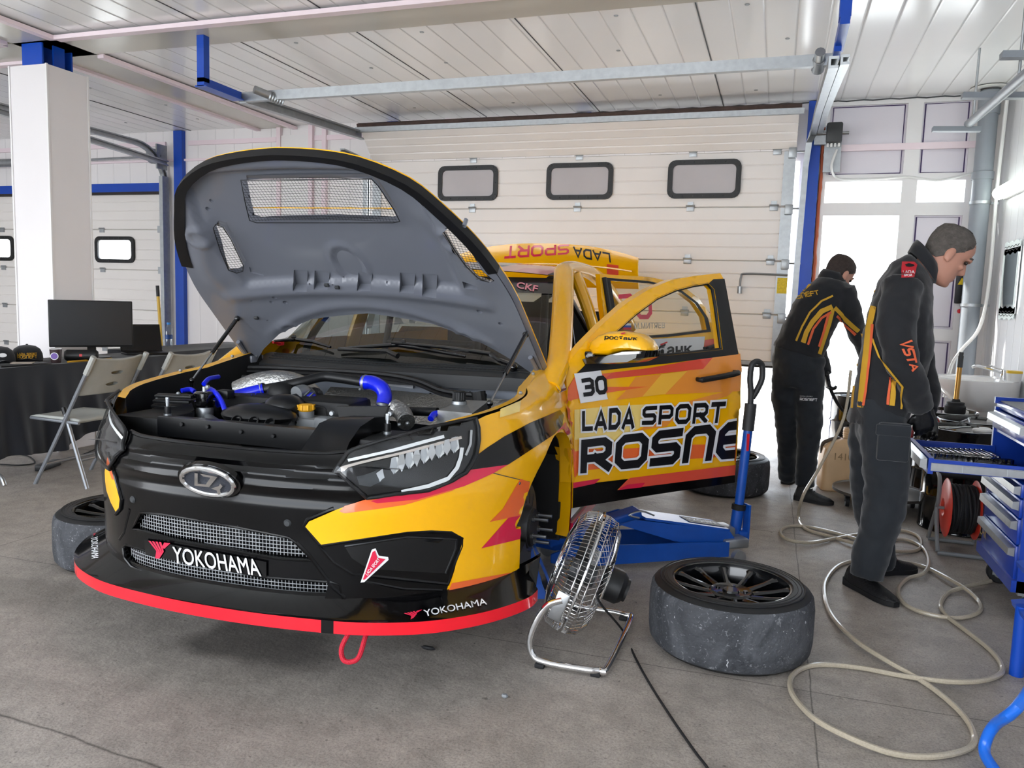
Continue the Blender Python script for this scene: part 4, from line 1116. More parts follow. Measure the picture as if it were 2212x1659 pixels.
for a_, c_ in zip(vents, vents_out):
    n = len(a_); innr.add([hpt(u, v, -relief(u, v)) for u, v in a_]+[hpt(u, v, .003) for u, v in c_], [(i, (i+1) % n, n+(i+1) % n, n+i) for i in range(n)])
for hp in pockets+holes_h:
    n = len(hp); innr.add([hpt(u, v, -relief(u, v)) for u, v in hp]+[hpt(u, v, -.001) for u, v in hp], [(i, (i+1) % n, n+(i+1) % n, n+i) for i in range(n)])
o_in = innr.done('inner_panel', o_hood, ang=50)
pb = PB(M_seal)      # black rubber round the leading edge
ed = [(u, v*.975) for u, v in hood_o if u > .66]
ed = [p for p in ed if p[1] >= 0][::1]; full = sorted(ed, key=lambda p: -p[0]); right = full; left = [(u, -v) for u, v in full if v > 0]
line = left[::-1]+right
A = [hpt(u+.003, v*1.028, -.040) for u, v in line]; B_ = [hpt(u*.985-.004, v*.965, -.042) for u, v in line]; C_ = [hpt(u+.003, v*1.030, -.004) for u, v in line]
strip(pb, C_, A); strip(pb, A, B_); pb.done('edge_seal', o_hood)
pb = PB(M_meshdark)
def uvmesh(pb, poly, pitch, off, r=.0007):
    def inside(p):
        c = False; x, y = p
        for i in range(len(poly)):
            (x1, y1), (x2, y2) = poly[i-1], poly[i]
            if (y1 > y) != (y2 > y) and x < (x2-x1)*(y-y1)/(y2-y1)+x1: c = not c
        return c
    us = [p[0] for p in poly]; vs = [p[1] for p in poly]
    def run(pts):
        cur = []
        for p in pts:
            if inside(p): cur.append(hpt(p[0], p[1], off))
            else:
                if len(cur) > 1: pb.tube([cur[0], cur[len(cur)//2], cur[-1]] if len(cur) > 2 else cur, r, 4, caps=False)
                cur = []
        if len(cur) > 1: pb.tube([cur[0], cur[-1]], r, 4, caps=False)
    v = min(vs)
    while v < max(vs): run([(min(us)+(max(us)-min(us))*k/40, v) for k in range(41)]); v += pitch
    u = min(us)
    while u < max(us): run([(u, min(vs)+(max(vs)-min(vs))*k/60) for k in range(61)]); u += pitch
for vt in vents:
    cu = sum(p[0] for p in vt)/len(vt); cv = sum(p[1] for p in vt)/len(vt)
    uvmesh(pb, [(cu+(p[0]-cu)*1.03, cv+(p[1]-cv)*1.03) for p in vt], .0135, -.036)
    big = [(cu+(p[0]-cu)*1.03, cv+(p[1]-cv)*1.03) for p in vt]
    pb.tube([hpt(p[0], p[1], -.037) for p in big], .002, 5, closed=True)
pb.done('vent_mesh', o_hood, weld=False)
# yellow scoop lip standing behind the centre vent
pb = PB(M_yellow)
(ua, va), (ub, vb), (uc, vc), (ud, vd) = vent_c[7], vent_c[5], vent_c[1], vent_c[0]
pb.add([hpt(uc-.19, va-.01, .004), hpt(uc-.19, vb+.01, .004), hpt(uc-.19, vb+.01, .010), hpt(uc-.19, va-.01, .010), hpt(ud+.01, va-.02, .004), hpt(ud-.08, va-.02, .075)], [(0, 1, 2, 3), (0, 3, 5, 4)])
pb.done('scoop_lip', o_hood, smooth=False)
for px, py in ((560, 672), (735, 604), (712, 600)):
    pb = PB(M_darkgrey); u, v = HS.uv(px, py); q = hpt(u, v, -relief(u, v)-.006); pb.box((0, 0, 0), (.016, .02, .012), axes(q, HU, (0, 1, 0), HN), bev=.003); pb.done('clip', o_hood)
# gas struts and hinge arms
for nm, top, mid, bot, lab, ysg in (('bonnet_strut', (1140, 704), (1090, 801), (1058, 871), 'gas strut on the left wing', 1), ('bonnet_strut', (520, 672), (460, 755), (414, 822), 'gas strut on the far right wing', -1)):
    u, v = HS.uv(*top); a = hpt(u, v, -.045); bq = cpl(*bot, 1, ysg*.725)
    c = a+(bq-a)*(.60 if ysg > 0 else .57)
    pb = PB(M_gloss); pb.cyl(a, c, .0095, 12); pb.ball(a, .014, 10); pb.tube([a, a+HN*.04], .006, 8); pb.use(M_steel); pb.cyl(c, bq, .0045, 10); pb.use(M_gloss); pb.ball(bq, .013, 10); pb.tube([bq, bq+Vector((0, 0, -.03))], .006, 8)
    o = pb.done(nm, car); o['label'] = lab
for s in (1, -1):
    pb = PB(M_hoodgrey); a = hpt(.14, s*.735, -.045); b2 = hpt(.01, s*.75, -.045)
    P = catmull([a, b2, b2+Vector((-.03, 0, -.05)), Vector((-.40, s*.745, .95)), Vector((-.36, s*.735, .90))], 5)
    pb.tube(P, .011, 8); pb.box((-.35, s*.73, .905), (.10, .03, .035), bev=.005); pb.use(M_zinc); pb.ball((-.385, s*.72, .955), .014, 8); pb.ball((-.34, s*.715, .925), .012, 8)
    pb.done('bonnet_hinge', car)

# ================================================================== engine bay
pb = PB(M_bay)
pb.add([(.72, -.70, .44), (.72, .70, .44), (-.42, .70, .44), (-.42, -.70, .44)], [(0, 1, 2, 3)])
pb.use(mat('bulkhead_grey', '#8a909a', 0.35, 0.2, noise=0.1, nscale=8)); pb.add([(-.40, -.72, .44), (-.40, .72, .44), (-.40, .72, .84), (-.40, -.72, .84)], [(0, 1, 2, 3)])
for y in (-.05, .2, .34, .40, .46): pb.use(M_bay); pb.lathe([(0, .002), (.007, .002)], 10, axes((-.398, y, .78+.02*(y > .3)), (0, 1, 0), (0, 0, 1), (1, 0, 0)))
pb.use(mat('white_gasket_strip', '#dfe3ea', 0.3)); a, c = cpl(655, 808, 0, -.385), cpl(892, 834, 0, -.385)
pb.add([a+Vector((0, 0, .012)), c+Vector((0, 0, .012)), c-Vector((0, 0, .012)), a-Vector((0, 0, .012))], [(0, 1, 2, 3)])
pb.use(M_foil)
pb.grid(lambda a_, b_: Vector((-.34+.20*b_-.03*math.sin(a_*6), -.30+.92*a_, .79-.11*b_)), 30, 6)
o = pb.done('bulkhead', car, smooth=False); o['label'] = 'grey bulkhead with foil heat shield behind the engine'
# radiator panel behind the nose
pb = PB(M_satin)
a, c, d2_, e = cpl(378, 905, 0, .70), cpl(676, 928, 0, .70), cpl(652, 976, 0, .70), cpl(378, 944, 0, .70)
pb.loft([[Vector((x, -.42, .705)), Vector((x, -.42, .775)), Vector((x, .30, .775)), Vector((x, .30, .70))] for x in (.70, .685)])
pb.add([(.685, -.42, .775), (.685, .30, .775), (.60, .30, .765), (.60, -.42, .765)], [(0, 1, 2, 3)])
pb.add([(.84, -.60, .70), (.84, .60, .70), (.60, .66, .66), (.60, -.66, .66)], [(0, 1, 2, 3)])
pb.use(M_black)
for px, py in ((448, 922), (520, 933), (590, 942), (392, 917)):
    q = cpl(px, py, 0, .705); pb.lathe([(0, .004), (.006, .004), (.008, 0)], 10, axes(q, (0, 1, 0), (0, 0, 1), (1, 0, 0)))
o = pb.done('radiator_panel', car)
# air intake duct and its box
pb = PB(M_satin)
A = [cpl(652, 974, 0, .80), cpl(742, 976, 0, .80), cpl(775, 925, 0, .70), cpl(790, 905, 0, .60), cpl(700, 900, 0, .60), cpl(688, 915, 0, .70)]
L1 = [cpl(650, 974, 0, .80), cpl(672, 940, 0, .74), cpl(690, 914, 0, .67), cpl(715, 903, 0, .60), cpl(760, 898, 0, .50)]
L2 = [cpl(746, 976, 0, .80), cpl(755, 955, 0, .74), cpl(778, 922, 0, .67), cpl(808, 902, 0, .60), cpl(842, 900, 0, .50)]
dz = Vector((0, 0, -.05))
vs = L1+L2+[p+dz for p in L1]+[p+dz for p in L2]
fs = []
for i in range(4): fs += [(i, i+1, 6+i, 5+i), (5+i, 6+i, 16+i, 15+i), (i+1, i, 10+i, 11+i)]
pb.add(vs, fs)
pb.use(M_bay)
B0 = [cpl(727, 878, 0, .48), cpl(838, 878, 0, .44), cpl(815, 940, 0, .50), cpl(735, 915, 0, .48)]
pb.loft([[p for p in B0], [p+Vector((-.02, 0, 0)) for p in B0]])
pb.add([cpl(838, 878, 0, .44), cpl(842, 880, 0, .44), cpl(822, 940, 0, .52), cpl(812, 940, 0, .52)], [(0, 1, 2, 3)])
pb.use(M_zinc)
for px, py in ((717, 893), (843, 894)): q = cpl(px, py, 0, .47); pb.lathe([(0, .006), (.008, .006), (.011, 0)], 12, axes(q, (0, 1, 0), (0, 0, 1), (1, 0, 0)))
o = pb.done('air_intake_duct', car); o['label'] = 'black moulded air intake duct at the front of the bay'
# engine: manifold, block, oil cap
pb = PB(M_satin)
def at(px, py, x): return cpl(px, py, 0, x)
man = [at(492, 905, .50), at(520, 882, .46), at(560, 872, .42), at(600, 858, .34), at(640, 850, .28), at(655, 862, .28), at(640, 880, .34), at(632, 905, .44), at(622, 920, .50), at(560, 922, .54), at(505, 918, .54)]
pb.loft([[p for p in man], [p+Vector((-.06, 0, -.11)) for p in man]])
pb.ball(at(560, 897, .44), (.10, .16, .045), 20); pb.ball(at(615, 878, .36), (.08, .08, .05), 16)
pb.use(M_black)
for px, py in ((511, 908), (548, 910), (583, 914)): pb.lathe([(0, -.015), (.013, -.012), (.017, .006), (.021, .004), (.021, 0)], 14, frame(at(px, py, .545), at(px, py, .545)+Vector((.7, 0, .5))))
pb.use(M_darkgrey)
for px, py in ((528, 890), (540, 889), (552, 888), (564, 886)): pb.box(at(px, py, .44)+Vector((0, 0, .006)), (.006, .016, .01))
pb.done('intake_manifold', car)
pb = PB(M_grey); bx = at(672, 905, .34)
pb.box(bx+Vector((-.02, .02, -.05)), (.16, .18, .12), bev=.012); pb.box(bx+Vector((.04, .08, -.02)), (.06, .06, .08), bev=.01)
pb.cyl(at(662, 915, .36), at(662, 888, .36), .030, 16); pb.use(M_zinc)
for k in range(5): pb.ball(at(650+14*k, 918-2*k, .38), .007, 8)
pb.use(M_bay); pb.tube(catmull([at(640, 915, .40), at(642, 892, .38), at(665, 880, .36), at(700, 880, .34), at(706, 905, .36)], 6), .004, 6)
pb.box(at(640, 880, .2), (.2, .6, .1), bev=.02); pb.ball(at(606, 850, .20), (.05, .06, .05), 14)
o_en = pb.done('engine_block', car)
pb = PB(mat('oil_cap_yellow', '#e0a51c', 0.4)); q = at(661, 889, .36); pb.lathe([(0, .03), (.024, .03), (.031, .026), (.031, .008), (.024, 0), (0, 0)], 20, Matrix.Translation(q))
for k in range(8): pb.box((.031*math.cos(k*PI/4), .031*math.sin(k*PI/4), .018), (.008, .008, .02), Matrix.Translation(q))
pb.done('oil_filler_cap', o_en)
# turbo, foil wrapped pipe, clamps
pb = PB(M_foil); pb.tube(catmull([at(515, 850, .05), at(560, 832, .02), at(610, 828, 0), at(650, 840, .0), at(672, 862, .05)], 5), .058, 16)
pb.use(M_zinc); pb.tube(catmull([at(640, 850, .22), at(655, 846, .18), at(668, 855, .15), at(672, 870, .18)], 5), .030, 14)
for k in range(3): pb.lathe([(.032, 0), (.036, .004), (.032, .008)], 16, frame(at(650+8*k, 848+5*k, .18), at(665+8*k, 862+5*k, .17)))
pb.use(M_hose); pb.tube([at(664, 858, .17), at(672, 868, .17)], .034, 14)
pb.done('turbo_pipework', car)
# hoses
pb = PB(M_hose); pb.tube(catmull([at(466, 868, .30), at(500, 858, .25), at(569, 841, .18)], 4), .026, 16)
for k in range(9): pb.tube([at(480+9*k, 872-2.6*k, .285), at(481+9*k, 871-2.6*k, .285)], .002, 5)
o = pb.done('boost_hose', car); o['label'] = 'straight blue silicone boost hose'
pb = PB(M_black); pb.tube(catmull([at(566, 842, .18), at(640, 828, .14), at(690, 815, .08), at(720, 815, .06), at(790, 826, .05)], 6), .021, 14); pb.done('boost_pipe', car)
pb = PB(M_hose); pb.tube(catmull([at(786, 826, .05), at(805, 827, .06), at(824, 838, .09), at(831, 855, .10), at(828, 875, .12)], 6), .031, 16); o = pb.done('boost_elbow', car); o['label'] = 'bent blue silicone elbow hose'
for (px, py, x), (qx, qy), r in (((786, 826, .05), (792, 827), .034), ((566, 842, .18), (572, 840), .029), ((829, 868, .11), (828, 876), .034)):
    pb = PB(M_zinc); pb.lathe([(r-.003, 0), (r, 0), (r, .011), (r-.003, .011)], 18, frame(at(px, py, x), at(qx, qy, x))); pb.ball(at(px-4, py+14, x)+Vector((.02, 0, 0)), .006, 6); pb.done('hose_clamp', car)
for L in ([(448, 838, .33), (462, 845, .36), (476, 862, .40), (486, 885, .44), (492, 897, .46)], [(440, 830, .25), (452, 818, .2), (472, 814, .12)], [(392, 844, .33), (410, 841, .3), (420, 846, .3)], [(395, 882, .42), (412, 886, .42)], [(930, 905, .25), (938, 895, .22), (950, 893, .2)]):
    pb = PB(M_hose); pb.tube(catmull([at(*p) for p in L], 5), .010 if L[0][0] < 900 else .013, 10); pb.done('vacuum_hose', car)
pb = PB(M_gloss); q = at(442, 868, .38); T = Matrix.Translation(q)
pb.lathe([(0, -.02), (.036, -.02), (.040, -.01), (.040, .004), (.034, .006), (.034, .016), (.042, .018), (.042, .036), (.034, .042), (.012, .044), (0, .044)], 24, T)
pb.use(M_zinc); pb.lathe([(.030, -.02), (.034, -.03), (.034, -.06), (.026, -.075), (.04, -.078)], 20, T); pb.cyl(q+Vector((0, 0, .044)), q+Vector((0, 0, .062)), .009, 10); pb.ball(q+Vector((.0, .015, .06)), .011, 8); pb.cyl(q+Vector((.0, .0, -.07)), q+Vector((.05, .10, -.09)), .03, 14)
pb.use(M_black); pb.box(q+Vector((-.05, .06, .03)), (.05, .06, .035), bev=.006)
o = pb.done('blow_off_valve', car)
pb = PB(mat('hose_red', '#c4142c', 0.4)); pb.tube(catmull([at(505, 882, .30), at(525, 872, .26), at(538, 865, .24)], 4), .009, 8); pb.done('red_hose', car)
# aluminium header tank with black cap
pb = PB(mat('raw_aluminium', '#b9bab8', 0.4, 0.9, noise=0.25, nscale=10, bump=0.15, bscale=30))
tk = [at(945, 886, .22), at(1005, 864, -.02), at(1056, 866, .06), at(1020, 893, .26)]
pb.loft([[p for p in tk], [p+Vector((0, 0, -.12)) for p in tk]])
o_tk = pb.done('header_tank', car, smooth=False)
pb = PB(M_black); q = at(992, 866, .08); pb.lathe([(.026, 0), (.026, .036), (.022, .04), (0, .04)], 18, Matrix.Translation(q))
for k in range(18): pb.box((.026*math.cos(k*PI/9), .026*math.sin(k*PI/9), .02), (.004, .003, .03), Matrix.Translation(q) @ Matrix.Rotation(0, 4, 'Z'))
pb.use(M_zinc); pb.lathe([(.03, 0), (.032, -.012), (.03, -.016)], 18, Matrix.Translation(q)); pb.done('tank_cap', o_tk)
pb = PB(M_black); pb.tube([at(875, 888, .12), at(945, 890, .14)], .018, 12); pb.use(M_foil); pb.tube(catmull([at(850, 880, .2), at(868, 890, .22), at(878, 912, .28)], 4), .035, 14); pb.done('coolant_pipe', car)
# bonnet pins
for px, py, x in ((837, 928, .58), (362, 890, .60)):
    pb = PB(M_black); q = at(px, py, x); pb.cyl(q+Vector((0, 0, -.03)), q+Vector((0, 0, .022)), .0125, 14); pb.use(M_zinc); pb.cyl(q+Vector((0, 0, -.02)), q+Vector((0, 0, -.006)), .014, 14); pb.cyl(q+Vector((0, 0, .02)), q+Vector((0, 0, .05)), .006, 10)
    pb.box(q+Vector((0, 0, .045)), (.006, .012, .022)); pb.done('bonnet_pin', car)
# slotted bracket beside the far headlamp, strut tops, odd parts
pb = PB(M_black)
for k in range(6): q = at(335-4*k+8, 850+11*k, .46); pb.box(q+Vector((-.03, .05, -.01)), (.035, .15, .012), rot=(0, .15, .25), bev=.003)
pb.loft([[at(322, 905, .55), at(345, 850, .35), at(405, 850, .30), at(420, 885, .45), at(385, 905, .55)], [at(322, 905, .55)+Vector((0, 0, -.06)), at(345, 850, .35)+Vector((0, 0, -.06)), at(405, 850, .30)+Vector((0, 0, -.06)), at(420, 885, .45)+Vector((0, 0, -.06)), at(385, 905, .55)+Vector((0, 0, -.06))]])
pb.use(M_zinc)
for px, py in ((340, 860), (385, 850), (410, 858), (376, 900), (398, 905), (862, 918), (880, 915)): pb.ball(at(px, py, .42), .008, 8)
pb.use(M_bay); pb.box((.60, .48, .70), (.22, .16, .12), bev=.01); pb.box((.56, -.55, .72), (.2, .2, .08), bev=.01); pb.box((.1, .60, .70), (.34, .16, .1), bev=.03); pb.box((.05, -.60, .72), (.34, .18, .1), bev=.03); pb.box((.3, .2, .6), (.5, .5, .12), bev=.03); pb.box((.25, -.25, .6), (.4, .5, .12), bev=.03)
pb.box((.15, -.1, .68), (.2, .5, .08), bev=.03)
pb.done('lamp_bracket', car)
# cowl: rubber seal, slotted grille, wipers
cow = PB(mat('cowl_plastic', '#232527', 0.45, noise=0.1))
def cowl(a, b_): # a across -1..1, b along 0 firewall .. 1 windscreen
    y = .74*a; bow = .10*(1-a*a)
    return Vector((-.36-.15*b_+bow*(.4+.6*b_), y, .885+.045*b_+.012*math.sin(b_*PI)))
cow.grid(lambda a_, b_: cowl(2*a_-1, b_), 40, 8)
cow.add([cowl(-1+2*i/40, 0) for i in range(41)]+[cowl(-1+2*i/40, 0)+Vector((0, 0, -.06)) for i in range(41)], [(i, i+1, 41+i+1, 41+i) for i in range(40)])
COWL = Surf(cow)
cow.use(M_bay)
for r in range(3):
    for i in range(64):
        y = -.66+1.3*i/63
        if r == 0 and i > 62: continue
        p = cowl(y/.74, .34+.17*r)+Vector((0, 0, .001)); q = cowl(y/.74, .40+.17*r)+Vector((0, 0, .001)); w = Vector((0, .0065, 0))
        cow.add([p-w, p+w, q+w, q-w], [(0, 1, 2, 3)])
cow.use(cow.mats[0])
for r in (.30, .47, .64, .78): cow.tube([cowl(-.92+1.84*i/30, r)+Vector((0, 0, .002)) for i in range(31)], .003, 5)
o = cow.done('cowl_grille', car); o['label'] = 'black slotted cowl panel below the windscreen'
pb = PB(M_seal); P = catmull([at(400, 815, .02), at(430, 802, -.12), at(480, 796, -.24), at(560, 794, -.30), at(700, 800, -.32), at(820, 808, -.30), at(900, 822, -.28), at(960, 845, -.26), at(1050, 856, -.26)], 5)
pb.tube(P, .013, 8); pb.tube([p+Vector((.012, 0, -.016)) for p in P], .008, 6); pb.done('bulkhead_seal', car)

# ================================================================== windscreen, roof, body side
def wsp(a, b_):   # a -1..1 across, b 0 base .. 1 header
    hw = .725-.115*b_; bow = .13*(1-b_*.55)*(1-a*a)
    return Vector((-.50-.68*b_+bow, hw*a, .925+.435*b_+.015*math.sin(b_*PI)))
ws = PB(M_winglass); ws.grid(lambda a_, b_: wsp(2*a_-1, b_), 24, 16); ows = ws.done('windscreen', car)
WS = MB(); WS.grid(lambda a_, b_: wsp(2*a_-1, b_), 40, 30); WSS = Surf(WS)
pb = PB(mat('sun_strip_film', '#23252b', 0.2, coat=0.5))
pb.grid(lambda a_, b_: wsp(1.96*a_-.98, .78+.22*b_)+Vector((.003, 0, .003)), 24, 4)
dtext(pb, unit(text2d('CKF', 0.02)), [(1118, 611), (1163, 620), (1160, 634), (1115, 624)], mat('sticker_pink', '#f09aa8', 0.4), WSS, 0.008)
pb.done('sun_strip', ows)
pb = PB(M_textwhite)
for q in ([(797, 670), (812, 668), (803, 707), (790, 708)], [(878, 672), (904, 673), (896, 697), (884, 695)], [(918, 678), (945, 682), (935, 690), (915, 692)], [(858, 672), (872, 698), (850, 700)]): decal(pb, q, M_textwhite, WSS, -.004, 10)
dtext(pb, unit(text2d('M.TИT', 0.01)), [(903, 678), (880, 675), (881, 686), (902, 688)], M_textblack, WSS, .002)
pb.done('window_sticker', ows)
pb = PB(M_gloss)      # wipers
def wpt(px, py, off=.02): h = WSS(px, py); return h[0]+h[1]*off
def onw(px, py, off=.02):
    h = WSS(px, py)
    if h: return h[0]+h[1]*off
    h = COWL(px, py)
    return (h[0] if h else cpl(px, py, 0, -.42))+Vector((0, 0, off))
pb.tube([onw(735, 760), onw(800, 756), onw(860, 752), onw(940, 765), onw(1006, 778)], [.006, .010, .011, .010, .006], 8)
pb.tube([onw(850, 753, .035), onw(960, 763, .035), onw(1060, 775, .03)], [.008, .009, .011], 8); pb.tube([onw(1060, 775, .03), onw(1078, 785, .02), onw(1100, 800, .03)], .012, 8); pb.ball(onw(1108, 803, .02), .022, 12)
pb.tube([onw(592, 745), onw(640, 740), onw(680, 745), onw(717, 757)], [.006, .010, .010, .006], 8); pb.tube([onw(735, 765, .03), onw(840, 770, .03), onw(862, 780, .03)], [.008, .012, .014], 8)
pb.ball(onw(640, 738, .03), .014, 8); pb.ball(onw(875, 752, .035), .016, 8)
pb.done('wiper', car)
pb = PB(M_red); pb.box(onw(612, 750, .03), (.03, .03, .03), bev=.006); pb.tube([onw(612, 752, .03), onw(590, 752, .03)], .007, 6); pb.done('kill_switch', car)

# side openings: pillars and rails as swept sections
body = PB(M_yellow)
def rail(P, w, h, m=None):
    # flattened tube along P
    P = catmull(P, 6); rings = []
    for i, p in enumerate(P):
        t = (P[min(i+1, len(P)-1)]-P[max(i-1, 0)]).normalized(); s_ = Vector((0, 1, 0)); s_ = (s_-t*s_.dot(t)).normalized(); n_ = t.cross(s_)
        rings.append([p+s_*w*math.cos(a)*.5+n_*h*math.sin(a)*.5 for a in [2*PI*k/14 for k in range(14)]])
    body.loft(rings)
for s in (1, -1):
    body.use(M_yellow)
    rail([(-.22, s*.82, .86), (-.36, s*.815, .925), (-.50, s*.80, 1.0), (-.80, s*.735, 1.19), (-1.10, s*.665, 1.355), (-1.30, s*.625, 1.415), (-1.7, s*.605, 1.44), (-2.2, s*.60, 1.43), (-2.7, s*.61, 1.36), (-3.1, s*.66, 1.20), (-3.35, s*.72, 1.04)], .11, .085)
    rail([(-1.50, s*.64, 1.40), (-1.52, s*.74, 1.15), (-1.50, s*.82, .85), (-1.46, s*.84, .5), (-1.45, s*.84, .25)], .07, .14)
    # sill, rear quarter with arch, tail
    body.use(M_cblack); body.loft([[(x, s*.72, .13), (x, s*.89, .15), (x, s*.895, .24), (x, s*.84, .31), (x, s*.72, .31)] for x in (-.42, -1.2, -2.25)])
    body.use(M_yellow)
    def rq(a_, b_):
        x = -2.30-1.45*a_; zc = .31; zt = 1.02-.05*a_
        zb = .20
        r = .40
        if abs(x+2.635) < r: zb = max(.2, .31+math.sqrt(r*r-(x+2.635)**2))
        z = zb+(zt-zb)*b_
        y = (.93-.02*a_)-.11*max(0, (z-.72)/.3)**2+.02*math.exp(-((x+2.635)/.5)**2-((z-.7)/.15)**2)
        y -= .35*max(0, (a_-.75)/.25)**2
        return Vector((x, s*y, z))
    body.grid(rq, 40, 14)
    # closed doors on the far side
    if s < 0:
        body.grid(lambda a_, b_: Vector((-.42-1.90*a_, s*(.885-.10*max(0, (.20+.78*b_-.72)/.3)**2), .26+.72*b_)), 30, 10)
        pb = PB(M_sideglass); pb.grid(lambda a_, b_: Vector((-.62-2.3*a_, s*(.80-.165*b_), .98+.36*b_*(1-(2*a_-1)**4))), 20, 6); pb.done('side_glass', car)
    body.use(M_crimson if s > 0 else M_yellow)
    if s > 0: body.loft([[(x, .80, .155), (x, .905, .16), (x, .905, .215), (x, .80, .215)] for x in (-.45, -2.2)])
body.use(M_yellow)
# rear deck opening and tail
body.grid(lambda a_, b_: Vector((-3.78-.05*math.cos((a_-.5)*PI), -.80+1.6*a_, .22+.70*b_)), 20, 8)
body.grid(lambda a_, b_: Vector((-3.05-.3*b_, -.70+1.4*a_, 1.16-.16*b_)), 10, 3)
o = body.done('body_shell', car); o['label'] = 'yellow body shell with pillars, sills and rear quarters'
rf = PB(M_yellow)
def roofp(a_, b_):
    y = -.62+1.24*a_; x = -1.16-1.60*b_
    return Vector((x+.05*(1-(2*a_-1)**2)*(1-b_), y, 1.368+.085*math.sin(min(1, b_*1.25+.02)*PI*.62)+.028*(1-(2*a_-1)**2)))
rf.grid(roofp, 24, 24)
RS = Surf(rf)
def rband(a0, a1, b0, b1, m, off=.004):
    rf.use(m); rf.grid(lambda p, q: roofp(a0+(a1-a0)*p, b0+(b1-b0)*q)+Vector((off, 0, off)), 6, 6)
M_rgrey = mat('livery_grey', '#8e8d92', 0.3, coat=0.4); M_rpink = mat('livery_faded_red', '#e0737a', 0.3, coat=0.4); M_rorange = mat('livery_faded_orange', '#eea184', 0.3, coat=0.4)
rband(.30, .70, 0, .16, M_rgrey); rband(.70, .80, 0, .16, M_rorange); rband(.80, .955, 0, .16, M_rpink)
rband(.30, .52, .16, .21, M_crimson); rband(.52, .70, .16, .21, M_textblack); rband(.70, .955, .16, .3, M_rorange); rband(.30, .70, .21, .4, M_rgrey); rband(.40, .6, .4, .6, M_rpink); rband(.955, .985, 0, .9, M_seal, .006)
o = rf.done('roof', car)
# boot lid standing open with the rear wing on it, lettering upside down
bl = PB(M_yellow)
def lid(a_, b_):
    v = 2*a_-1; y = .765*v
    top = 1.70-.10*abs(v)**2.4; bot = 1.36
    z = bot+(top-bot)*b_
    return Vector((-3.30+.10*math.sin(b_*PI*.5)-.06*v*v, y, z))
bl.grid(lid, 28, 12)
bl.grid(lambda a_, b_: lid(a_, b_)+Vector((-.05, 0, -.004)), 28, 12)
ee = [lid(i/28, 1) for i in range(29)]; bl.add(ee+[p+Vector((-.05, 0, -.004)) for p in ee], [(i, i+1, 29+i+1, 29+i) for i in range(28)])
for e in (0, 1):
    ee = [lid(e, i/12) for i in range(13)]; bl.add(ee+[p+Vector((-.05, 0, -.004)) for p in ee], [(i, i+1, 13+i+1, 13+i) for i in range(12)])
LS = Surf(bl)
bl.use(M_yellow); bl.tube([lid(.03+.94*i/24, .52)+Vector((.004, 0, 0)) for i in range(25)], .008, 6)
def mirtext(VF): return [(1-v[0], 1-v[1]) for v in VF[0]], VF[1]
# rotated half a turn: quad corners run from the lettering's own lower left
for s_, q_, m_ in (('LADA', [(1318, 565), (1241, 554), (1240, 535), (1316, 548)], M_textblack), ('SPORT', [(1227, 547), (1092, 556), (1094, 534), (1227, 530)], M_crimson)):
    V, F, X = strokes2d(s_, .24, .42, 1.2); dtext(bl, ([(v[0]/X, v[1]) for v in V], F), q_, m_, LS, .004)
decal(bl, [(1311, 570), (1336, 573), (1336, 595), (1311, 592)], M_salmon, LS, .003, 10)
o = bl.done('boot_lid', car); o['label'] = 'open yellow boot lid with upside down lettering'
pb = PB(M_crimson); pb.add([Vector((-3.33, .60, 1.64)), Vector((-3.30, .735, 1.60)), Vector((-3.42, .745, 1.575)), Vector((-3.45, .62, 1.63)), Vector((-3.33, .60, 1.63)), Vector((-3.30, .735, 1.59)), Vector((-3.42, .745, 1.565)), Vector((-3.45, .62, 1.62))], [(0, 1, 2, 3), (4, 5, 6, 7), (0, 1, 5, 4), (1, 2, 6, 5), (2, 3, 7, 6)]); pb.done('wing_tip', car, smooth=False)

# cabin: dark floor, dashboard, roll cage, seat with belts
pb = PB(M_bay); pb.box((-1.9, 0, .26), (3.0, 1.36, .06)); pb.box((-.80, 0, .86), (.42, 1.36, .14), bev=.05); pb.box((-.55, 0, .6), (.05, 1.36, .55)); pb.box((-2.9, 0, .72), (.06, 1.36, .9)); pb.box((-1.9, -.70, .55), (2.8, .03, .55))
pb.done('cabin_floor', car)
pb = PB(M_black)
for s in (1, -1):
    pb.tube(catmull([(-.70, s*.64, .40), (-.72, s*.66, .95), (-1.15, s*.56, 1.32), (-1.5, s*.54, 1.36), (-1.6, s*.55, 1.33), (-1.62, s*.64, .8), (-1.62, s*.66, .3)], 6), .021, 10)
    pb.tube([(-1.6, s*.55, 1.33), (-2.8, s*.52, .95)], .02, 10); pb.tube([(-1.62, s*.64, .8), (-.75, s*.66, .45)], .02, 10); pb.tube([(-1.62, s*.64, .45), (-.75, s*.66, .85)], .02, 10)
pb.tube([(-1.6, .55, 1.33), (-1.6, -.55, 1.33)], .02, 10); pb.tube([(-1.6, .5, 1.3), (-1.62, -.62, .5)], .02, 10); pb.tube([(-1.15, .56, 1.32), (-1.15, -.56, 1.32)], .02, 10); pb.tube([(-1.62, -.62, .95), (-1.62, .62, .95)], .02, 10)
pb.done('roll_cage', car)
pb = PB(M_black)
pb.loft([[Vector((-1.18-.28*t-.0, .36+w, .42+.78*t+c)) for w, c in ((-.24+.05*t, 0), (-.18, .0), (.18, .0), (.24-.05*t, 0), (.24-.05*t, .03), (-.24+.05*t, .03))] for t in (0, .25, .5, .75, 1)])
pb.box((-1.05, .36, .42), (.45, .46, .1), bev=.03); pb.box((-1.40, .60, 1.05), (.22, .05, .26), bev=.02); pb.box((-1.40, .12, 1.05), (.22, .05, .26), bev=.02)
o = pb.done('race_seat', car)
